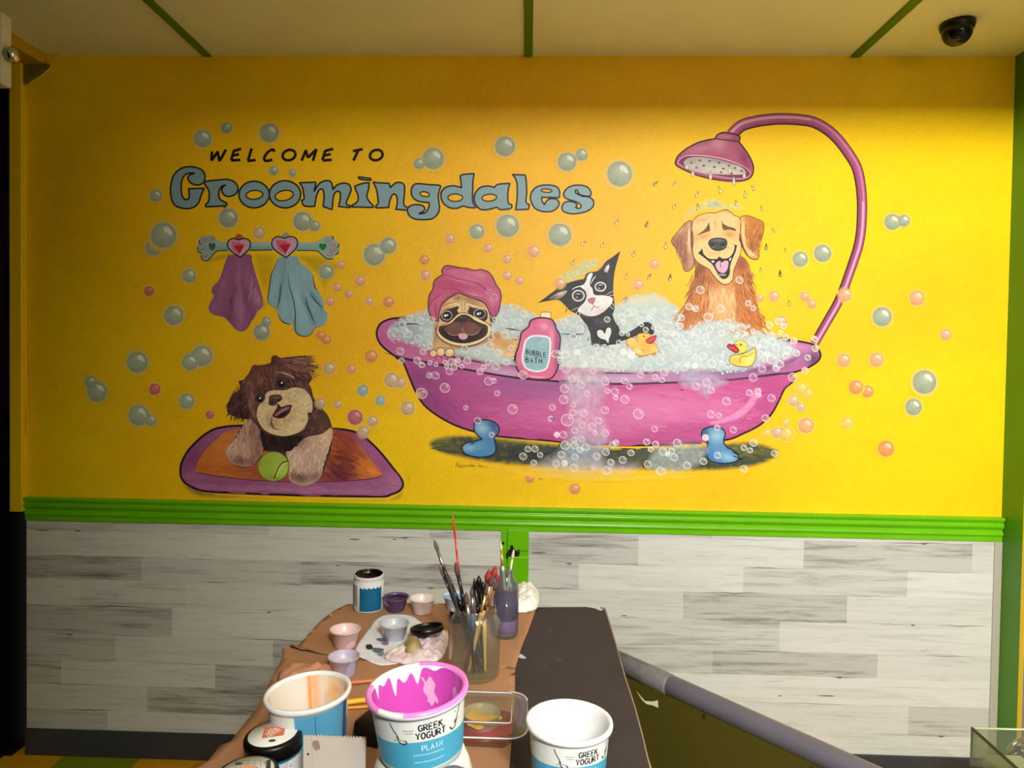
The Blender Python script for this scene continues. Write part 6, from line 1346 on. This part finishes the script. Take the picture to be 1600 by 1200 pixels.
crumple('paper_towel', [(438, 1050), (462, 1040), (500, 1040), (532, 1045), (536, 1066), (500, 1076), (455, 1076), (436, 1070)], TZ+.008, .010, (206, 150, 118), 'orange-stained paper towel behind the orange-stained tub', 'paper towel', 4.2, hump=.010, step=.006)
# black jar lid resting on the towel
c = on_z(667, 984, TZ+.040)
ld = lathe('jar_lid', [(0, 0), (.034, 0), (.036, .002), (.036, .011), (.034, .012), (.033, .010), (.0325, .004), (.026, .003), (.025, .0045), (.010, .004), (0, .0045)], M['black'], segs=56, loc=(c.x, c.y+.004, TZ+.034)); ld.rotation_euler = (math.radians(-8), math.radians(-7), 0)
tag(ld, 'black upturned jar lid lying on the crumpled paper towel', 'lid')

# ---- glass jar of brushes and the bottle behind
GLASS = clear('jar_glass', (240, 241, 236), .97, .04)
def glassjar(name, loc, r, h, neck, label, m, segs=64, shoulder=.80):
    t = empty(name, loc, label, 'jar')
    prof = [(0, .0), (r*.86, 0), (r*.97, .003), (r, .010), (r, h*shoulder-.012), (r*.97, h*shoulder), (neck*1.03, h*.89), (neck, h*.91), (neck, h*.925), (neck*1.05, h*.935), (neck, h*.95), (neck*1.04, h*.965), (neck, h*.975), (neck*1.03, h), (neck*.97, h), (neck*.95, h*.9), (r*.93, h*shoulder-.004), (r*.95, h*.5), (r*.95, .012), (r*.8, .006), (0, .006)]
    lathe('glass', prof, m, t, segs=segs); return t
J = T(738, 1062, TZ+.006); J = Vector((J.x+.002, J.y+.022, TZ+.0075))
jar = glassjar('glass_jar', J, .0495, .132, .0395, 'clear glass jar crammed with artist brushes on the brown paper', GLASS)
B_ = T(789, 1000); B_ = Vector((B_.x, B_.y+.018, TZ+.003))
bot = glassjar('glass_bottle', B_, .0290, .150, .0155, 'narrow clear bottle with murky purple water right of the brush jar', clear('bottle_glass', (226, 226, 234), .96, .04), shoulder=.78)
lathe('murky_water', [(0, .007), (.0268, .007), (.0270, .10), (0, .10)], clear('murky_purple', (128, 116, 150), .6, .1), bot)
lathe('sediment', [(0, .007), (.0272, .0072), (.0272, .04), (0, .038)], mat('lavender_sediment', (158, 136, 164), .5), bot)
BM = {'dark': mat('dark_brush_handle', (44, 38, 40), .3), 'red': mat('red_brush_handle', (206, 44, 50), .3), 'wood': mat('pale_wood_handle', (206, 160, 96), .5, var=.15, vscale=80), 'blue': mat('blue_brush_handle', (58, 120, 180), .35),
      'yellow': mat('yellow_brush_handle', (222, 186, 60), .4), 'cream': mat('cream_handle', (212, 206, 170), .5, var=.2, vscale=90), 'rust': mat('rust_bristles', (150, 48, 36), .8), 'steel': mat('ferrule_metal', (200, 198, 190), .25, metallic=.9),
      'gold': mat('brass_ferrule', (222, 186, 110), .3, metallic=.8), 'hair': mat('brown_bristles', (92, 66, 58), .9), 'grey': mat('grey_bristles', (96, 88, 88), .9), 'black': M['black'], 'brown': mat('brown_handle', (122, 72, 50), .5)}
def brush(base, tip, label, handle='dark', ferrule='steel', hair='grey', rh=.0040, flip=False, fan=1.0, hl=.022, flat=False):
    """a paintbrush between two points; bristles at the tip end (or at the base when flip)"""
    base, tip = Vector(base), Vector(tip)
    if flip: base, tip = tip, base
    t = empty('paintbrush', base, label, 'paintbrush', 'artist brushes in the glass containers')
    d = tip-base; L = d.length; t.rotation_euler = d.to_track_quat('Z', 'Y').to_euler()
    fl = min(.032, L*.2); z1 = L-hl-fl
    v, f = tube_mesh([(0, 0, 0), (0, 0, .004), (0, 0, z1*.35), (0, 0, z1*.75), (0, 0, z1*.92), (0, 0, z1)], [rh*.3, rh*.55, rh*.75, rh*1.15, rh*1.05, rh*.8], 12); mk('handle', v, f, BM[handle], t, smooth=True)
    v, f = tube_mesh([(0, 0, z1-.002), (0, 0, z1+.004), (0, 0, z1+.005), (0, 0, z1+.008), (0, 0, z1+fl)], [rh*.86, rh*.9, rh*.98, rh*.9, rh*.8*fan], 12)
    mk('ferrule', v, f, BM[ferrule], t, smooth=True)
    v, f = tube_mesh([(0, 0, z1+fl-.001), (0, 0, z1+fl+hl*.35), (0, 0, z1+fl+hl*.7), (0, 0, L)], [rh*.78*fan, rh*1.1*fan, rh*.75*fan, rh*.12], 12); o = mk('bristles', v, f, BM[hair], t, smooth=True)
    if flat: o.scale = (1.25, .5, 1)
    return t
def inj(dx, dy, z=.010): return J+Vector((dx, dy, z))
def P3(px, py, y): return on_y(px, py, y)
yj = J.y
brs = [((.012, -.018), (678, 843), yj+.02, 'dark', 'steel', 'grey', 'longest dark-handled brush leaning left with a pointed grey tip', {}),
       ((.018, -.010), (686, 884), yj+.01, 'dark', 'dark', 'hair', 'dark brush tucked behind the longest leaning one', dict(rh=.0028)),
       ((.008, .010), (711, 878), yj+.03, 'dark', 'dark', 'hair', 'dark brush with a rounded brown tip leaning left', dict(fan=1.3, hl=.026)),
       ((-.012, .012), (707, 801), yj+.05, 'red', 'red', 'red', 'long thin red brush handle sticking up above the chair rail', dict(rh=.0022, hl=.05)),
       ((.010, .016), (764, 889), yj+.02, 'wood', 'steel', 'rust', 'wide brush with rust-red bristles', dict(fan=1.9, hl=.026, rh=.0036)),
       ((.020, .004), (741, 903), yj, 'black', 'dark', 'black', 'short black-tipped brush in the middle of the jar', {}),
       ((.014, .020), (748, 899), yj+.02, 'blue', 'black', 'black', 'blue-handled brush with a dark head in the jar', dict(fan=1.4)),
       ((-.004, .018), (738, 915), yj+.01, 'blue', 'steel', 'grey', 'blue-handled brush with a grey head in the jar', dict(fan=1.3)),
       ((.022, -.012), (755, 908), yj-.01, 'yellow', 'black', 'black', 'yellow-handled brush with a black head in the jar', dict(fan=1.2)),
       ((-.020, .004), (771, 898), yj, 'brown', 'gold', 'hair', 'brown brush with a brass collar at the right of the jar', dict(fan=1.5)),
       ((-.016, -.012), (778, 905), yj-.01, 'brown', 'brown', 'hair', 'brown brush leaning right against the jar rim', {}),
       ((-.010, -.016), (762, 912), yj-.01, 'wood', 'gold', 'hair', 'pale wooden brush with a brass collar in the jar', dict(fan=1.1)),
       ((.016, -.004), (699, 896), yj+.02, 'dark', 'dark', 'grey', 'thick dark brush just right of the longest leaning one', dict(rh=.0046)),
       ((.024, .002), (716, 935), yj, 'dark', 'black', 'black', 'stubby black brush leaning left low in the jar', dict(fan=1.4)),
       ((-.014, .018), (775, 884), yj+.03, 'brown', 'dark', 'rust', 'dark red-headed brush standing at the back of the jar', dict(fan=1.6)),
       ((.002, -.020), (728, 925), yj-.01, 'black', 'steel', 'hair', 'short black brush leaning towards the left rim of the jar', dict(fan=1.3))]
for (dx, dy), (tx, ty), yy, ha, fe, hr, lab, kw in brs:
    brush(inj(-dx if False else dx, dy), P3(tx, ty, yy), lab, ha, fe, hr, **kw)
yb = B_.y
brush(B_+Vector((.006, .004, .012)), P3(782, 845, yb+.01), 'pale wooden handle standing upright in the bottle', 'cream', 'gold', 'cream', rh=.0030)
brush(B_+Vector((-.010, .0, .012)), P3(803, 858, yb+.01), 'cream-tipped brush leaning right out of the bottle', 'cream', 'cream', 'cream', rh=.0026, fan=1.2)
brush(B_+Vector((.004, -.008, .012)), P3(775, 893, yb-.01), 'dark red brush leaning left out of the bottle', 'brown', 'brown', 'rust', rh=.003, fan=1.5)

# ---- clear clamshell box with yellow and red paint in it
CL = clear('clear_plastic', (240, 242, 240), .97, .08)
cc_ = T(752, 1118, TZ+.03)
cl_ = empty('clear_box', (cc_.x, cc_.y, TZ+.0075), 'clear plastic takeaway box holding red paint and a cup lid of yellow paint', 'food box')
def rrect(w, d, r, n=6):
    pts = []
    for cx, cy, a0 in ((w-r, d-r, 0), (-w+r, d-r, 90), (-w+r, -d+r, 180), (w-r, -d+r, 270)):
        for i in range(n+1):
            a = math.radians(a0+90*i/n); pts.append((cx+r*math.cos(a), cy+r*math.sin(a)))
    return pts
def loft(name, rings, m, parent, close_top=False, close_bot=False, smooth=True):
    v, f = [], []; n = len(rings[0][0])
    for ring, z in rings: v += [(x, y, z) for x, y in ring]
    for k in range(len(rings)-1):
        for i in range(n): f.append((k*n+i, k*n+(i+1) % n, (k+1)*n+(i+1) % n, (k+1)*n+i))
    if close_bot: f.append(tuple(range(n-1, -1, -1)))
    if close_top: f.append(tuple((len(rings)-1)*n+i for i in range(n)))
    return mk(name, v, f, m, parent, smooth=smooth)
W2, D2 = .076, .076
loft('tray', [(rrect(.052, .052, .02), 0), (rrect(.058, .058, .022), .022), (rrect(W2-.006, D2-.006, .028), .026), (rrect(W2, D2, .030), .026), (rrect(W2, D2, .030), .0235)], CL, cl_, close_bot=True)
loft('lid', [(rrect(W2, D2, .030), .0275), (rrect(W2-.004, D2-.004, .028), .029), (rrect(.064, .064, .024), .028), (rrect(.060, .060, .022), .036), (rrect(.050, .050, .008), .037), (rrect(.048, .048, .006), .034)], CL, cl_, close_top=True)
for nm, w, z, rr_ in (('lid_ridge', .050, .0375, .0008), ('lid_rim', W2, .0268, .0012)):
    pts = rrect(w, w, .006 if w < .06 else .03); pts.append(pts[0]); tube(nm, [(x, y, z) for x, y in pts], [rr_]*len(pts), mat('plastic_edge', (226, 226, 220), .15), cl_, segs=8)
lathe('yellow_paint_cup', [(0, .004), (.028, .004), (.030, .009), (.031, .024), (.032, .0245), (.031, .026), (.029, .012), (0, .010)], clear('milk_cup', (225, 215, 180), .6, .2), cl_, segs=48).location = (.0, .006, 0)
crm = lathe('yellow_paint', [(0, .013), (.020, .013), (.026, .0115)], mat('yellow_paint', (242, 186, 70), .3), cl_, segs=40, wob=lambda R_, z, a, i: (R_*(1+.25*math.sin(3*a+1)+.12*math.sin(7*a)), z)); crm.location = (0, -.002, .006)
loft('red_paint', [(rrect(.050, .048, .018), .0015), (rrect(.052, .050, .018), .006)], mat('red_paint', (176, 44, 58), .25), cl_, close_top=True, close_bot=True)

# ---- white corrugated card box at the front
bx = T(518, 1190, 1.0)
cb = empty('cardboard_box', (bx.x, bx.y+.02, TZ+.0075), 'open white corrugated cardboard box between the jars and the white bowl', 'box')
p0, p1 = on_y(474, 1151, .862), on_y(571, 1160, .862); BH = p0.z-TZ-.0075
O = Vector((bx.x, bx.y+.02, TZ+.0075))
CARD = mat('white_card', (206, 196, 186), .8, var=.05, vscale=20)
def panel(name, a, b, z0, z1, th, m, parent, scal=False):
    a = Vector((a.x, a.y, 0))-Vector((O.x, O.y, 0)); b = Vector((b.x, b.y, 0))-Vector((O.x, O.y, 0)); d = (b-a).normalized(); nrm = Vector((-d.y, d.x, 0))*th
    n = 40; v, f = [], []
    for i in range(n+1):
        p = a.lerp(b, i/n); zt = z1+(.0016*math.sin(i*math.pi*.5*1.9) if scal else 0)
        for q, z in ((p, z0), (p+nrm, z0), (p+nrm, zt), (p, zt)): v.append((q.x, q.y, z))
    for i in range(n):
        for j in range(4): f.append((i*4+j, (i+1)*4+j, (i+1)*4+(j+1) % 4, i*4+(j+1) % 4))
    f += [(3, 2, 1, 0), tuple(n*4+j for j in range(4))]
    return mk(name, v, f, m, parent)
panel('back_panel', p0, p1, 0, BH, .004, CARD, cb, True)
q0 = Vector((p0.x+.002, p0.y-.12, 0)); q1 = Vector((p1.x-.016, p1.y-.12, 0))
panel('side_panel', p1, q1, 0, BH*.6, .003, CARD, cb); panel('side_panel', Vector((p0.x, p0.y, 0)), q0, 0, BH*.6, -.003, CARD, cb); panel('front_panel', q0, q1, 0, BH*.5, .003, CARD, cb)
P = Paint(lambda x, y, l: Vector((0, 0, 0)), z=0)
yp = (p0.y+p1.y)/2-O.y
def mpb(x, y, l):
    t_ = (x-474)/97; p = p0.lerp(p1, t_); return Vector((p.x-O.x, p.y-O.y-.0006-l, .0+BH-(y-1153)*.0008))
P = Paint(mpb, z=0); P.mat = M['print']; P.bg = flat_bg((206, 196, 186))
P.dot(482, 1180, 2, (60, 20, 24)); P.fill([(489, 1160), (497, 1158), (500, 1168), (494, 1174), (489, 1168)], (150, 108, 104), alpha=.8, step=2); P.fill([(492, 1170), (499, 1163), (500, 1172)], (130, 90, 88), step=2, alpha=.7)
P.stroke([(487, 1154), (488, 1175), (489, 1200)], .8, (180, 168, 160), smooth=False)
P.build('paint_stains', cb, 'reddish brown stains')

# ---- black object behind the box, brushes lying on the paper, grey foil
c = T(574, 1128, TZ+.03)
bo = loft('tape_dispenser', [(rrect(.030, .045, .016), 0), (rrect(.032, .047, .018), .006), (rrect(.030, .045, .018), .026), (rrect(.022, .036, .016), .032)], mat('black_rubber', (16, 13, 13), .4), None, close_top=True, close_bot=True)
bo.location = (c.x+.02, c.y+.015, TZ+.0075); bo.rotation_euler = (0, 0, math.radians(-22)); tag(bo, 'black rounded plastic object half hidden behind the magenta tub', 'black object')
def lying(pa, pb, z, r0_, r1_, m, label):
    a, b = T(*pa, z), T(*pb, z); mid = (a+b)/2; L = (b-a)
    t = empty('paintbrush', mid, label, 'paintbrush', 'brushes lying on the brown paper'); t.rotation_euler = L.to_track_quat('Z', 'Y').to_euler(); l = L.length/2
    v, f = tube_mesh([(0, 0, -l), (0, 0, -l*.5), (0, 0, l*.6), (0, 0, l)], [r0_, r1_, r1_, r0_*.8], 12); mk('handle', v, f, m, t, smooth=True)
    v, f = tube_mesh([(0, 0, -l-.03), (0, 0, -l)], [r0_*.9, r0_*1.05], 12); mk('ferrule', v, f, BM['steel'], t, smooth=True); return t
lying((530, 1068), (600, 1062), TZ+.013, .003, .0036, mat('tan_handle', (196, 118, 74), .45), 'tan wooden brush handle lying between the orange and magenta tubs')
lying((528, 1099), (592, 1091), TZ+.013, .0042, .0048, mat('bright_yellow_handle', (240, 178, 40), .4), 'thick yellow brush handle lying between the orange and magenta tubs')
lying((530, 1107), (590, 1103), TZ+.011, .0024, .0028, mat('ochre_handle', (230, 150, 36), .4), 'thin yellow brush handle lying just in front of the thick one')
c = on_y(708, 1228, .712)
sb = empty('capped_bottle', (c.x, c.y, TZ+.0078), 'grey domed bottle cap showing at the bottom edge in front of the white bowl', 'bottle')
hh = c.z-TZ-.0078
lathe('bottle_body', [(0, 0), (.026, 0), (.028, .004), (.028, hh*.6), (.024, hh*.75), (.018, hh*.8), (.018, hh*.84)], mat('bottle_white', (200, 200, 204), .4), sb)
lathe('cap', [(.021, hh*.80), (.022, hh*.82), (.0225, hh*.95), (.019, hh+.010), (.010, hh+.016), (0, hh+.018)], mat('grey_cap', (120, 120, 130), .3, metallic=.4), sb)

# ---- low side wall with a grey rounded rail
a, b = on_z(958, 1030, .875), on_z(1345, 1207, .875)
d = (b-a).normalized(); a2 = a-d*.06; b2 = b+d*.5
pw = empty('half_wall', (a.x, a.y, 0), 'low olive-yellow side partition topped by a scuffed grey rounded rail, right of the counter', 'partition')
o2 = Vector((a.x, a.y, 0)); nrm = Vector((d.y, -d.x, 0))
tube('handrail', [p-o2 for p in (a2, a2.lerp(b2, .25), a2.lerp(b2, .6), b2)], [.0215]*4, mat('grey_rail_plastic', (92, 88, 98), .35, bump=.1, bscale=60, var=.08, vscale=12), pw, segs=28)
tube('scuffed_sleeve', [a2-o2, a-o2+d*.16, a-o2+d*.165], [.0228, .0228, .021], mat('scuffed_grey', (112, 106, 110), .6, bump=.5, bscale=120, var=.25, vscale=50), pw, segs=28)
A0, B0 = a2-o2, b2-o2
n_ = Vector((-d.y, d.x, 0))*.016
v = []
for p in (A0, B0):
    for sgn in (-1, 1):
        for z in (0, .862): v.append((p.x+sgn*n_.x, p.y+sgn*n_.y, z))
f = [(0, 1, 3, 2), (4, 6, 7, 5), (0, 4, 5, 1), (2, 3, 7, 6), (1, 5, 7, 3), (0, 2, 6, 4)]
mk('panel', v, f, mat('olive_yellow_panel', (74, 66, 14), .55, bump=.2, bscale=60, var=.08, vscale=4), pw)
def pan(px, py, l):     # point on the camera-facing side of the panel
    dr = ray(px, py); side = -1 if n_.dot(Vector((-1, -1, 0))) < 0 else 1
    nn = Vector((n_.x, n_.y, 0))*side; q = a+nn; k = nn.normalized(); t_ = (q-CAM).dot(k)/dr.dot(k)
    return CAM+dr*t_+k*(l+.0005)-o2
P = Paint(pan, z=0); P.mat = M['print']; P.bg = flat_bg((74, 66, 14))
P.fill([(994, 1079), (1000, 1086), (1008, 1095), (1020, 1096), (1028, 1094), (1029, 1106), (1020, 1102), (1010, 1100), (1003, 1093)], (236, 226, 196), smooth=False, step=3)
P.dot(1100, 1120, 3, (50, 42, 10), ry=4); P.dot(1032, 1088, 1.6, (50, 42, 10)); P.dot(1268, 1198, 2.2, (50, 42, 10))
P.build('torn_patch', pw, 'small torn white patch and nail heads')

# ---- glass display case at the lower right
g0 = on_z(1519, 1138, .80)
gc = empty('glass_case', (g0.x, g0.y, 0), 'open-topped glass case with dark edges at the lower right corner', 'glass case')
GP = clear('case_glass', (222, 226, 206), .96, .03); GE = mat('dark_edge', (30, 24, 14), .3)
g1 = on_z(1588, 1200, .80); g2 = on_z(1640, 1141, .80)
dl = Vector((g1.x-g0.x, g1.y-g0.y, 0)).normalized(); dr_ = Vector((g2.x-g0.x, g2.y-g0.y, 0)).normalized()
def gpane(name, d_, L):
    nn = Vector((-d_.y, d_.x, 0))*.003; v = []
    for p in (Vector((0, 0, 0)), d_*L):
        for s_ in (-1, 1):
            for z in (.42, .80): v.append((p.x+s_*nn.x, p.y+s_*nn.y, z))
    mk(name, v, [(0, 1, 3, 2), (4, 6, 7, 5), (0, 4, 5, 1), (2, 3, 7, 6), (1, 5, 7, 3), (0, 2, 6, 4)], GP, gc)
gpane('front_pane', dl, .55); gpane('back_pane', dr_, .32)
tube('front_edge', [Vector((0, 0, .80)), dl*.55+Vector((0, 0, .80))], [.0032]*2, GE, gc, segs=8); tube('back_edge', [Vector((0, 0, .80)), dr_*.32+Vector((0, 0, .80))], [.0022]*2, mat('pale_edge', (176, 180, 140), .2), gc, segs=8)
tube('corner_edge', [Vector((0, 0, .42)), Vector((0, 0, .80))], [.0016]*2, GE, gc, segs=8)
vb = [Vector((0, 0, 0)), dl*.55, dl*.55+dr_*.32, dr_*.32]
mk('case_base', [(p.x, p.y, z) for z in (0, .42) for p in vb], [(3, 2, 1, 0), (4, 5, 6, 7), (0, 1, 5, 4), (1, 2, 6, 5), (2, 3, 7, 6), (3, 0, 4, 7)], mat('dark_case_base', (52, 50, 48), .6), gc)
# folded white paper towels inside
ctr = on_z(1582, 1192, .62)
pt = empty('paper_stack', (ctr.x, ctr.y, .42), 'stack of folded white paper inside the glass case', 'paper')
for k in range(6):
    o = box('paper_sheet', -.045+.002*(k % 2), .05, -.06, .05-.003*(k % 3), .001+k*.033, .031+k*.033, mat('white_paper', (226, 222, 224), .7, bump=.3, bscale=14), pt, bevel=.006); o.rotation_euler = (0, 0, math.radians(-4+3*(k % 3)))
# round steel fitting and grey pipe by the right wall
cst = on_y(1592, 1172, 2.05)
st = empty('steel_coil', cst, 'round steel hose fitting beside the glass case at the right edge', 'metal fitting')
tube('ring', [(.028*math.cos(t_), .006*math.sin(t_*2), .028*math.sin(t_)) for t_ in np.linspace(0, 6.28, 30)], [.006]*30, BM['steel'], st); tube('ring_core', [(-.03, 0, -.02), (.0, .0, -.005), (.03, 0, -.03)], [.008, .010, .008], mat('gunmetal', (70, 72, 74), .3, metallic=.7), st)
tube('mounting_arm', [(0, 0, 0), (.06, .02, -.02), (.12, .05, -.02)], [.012, .012, .012], mat('gunmetal2', (90, 92, 94), .35, metallic=.6), st)
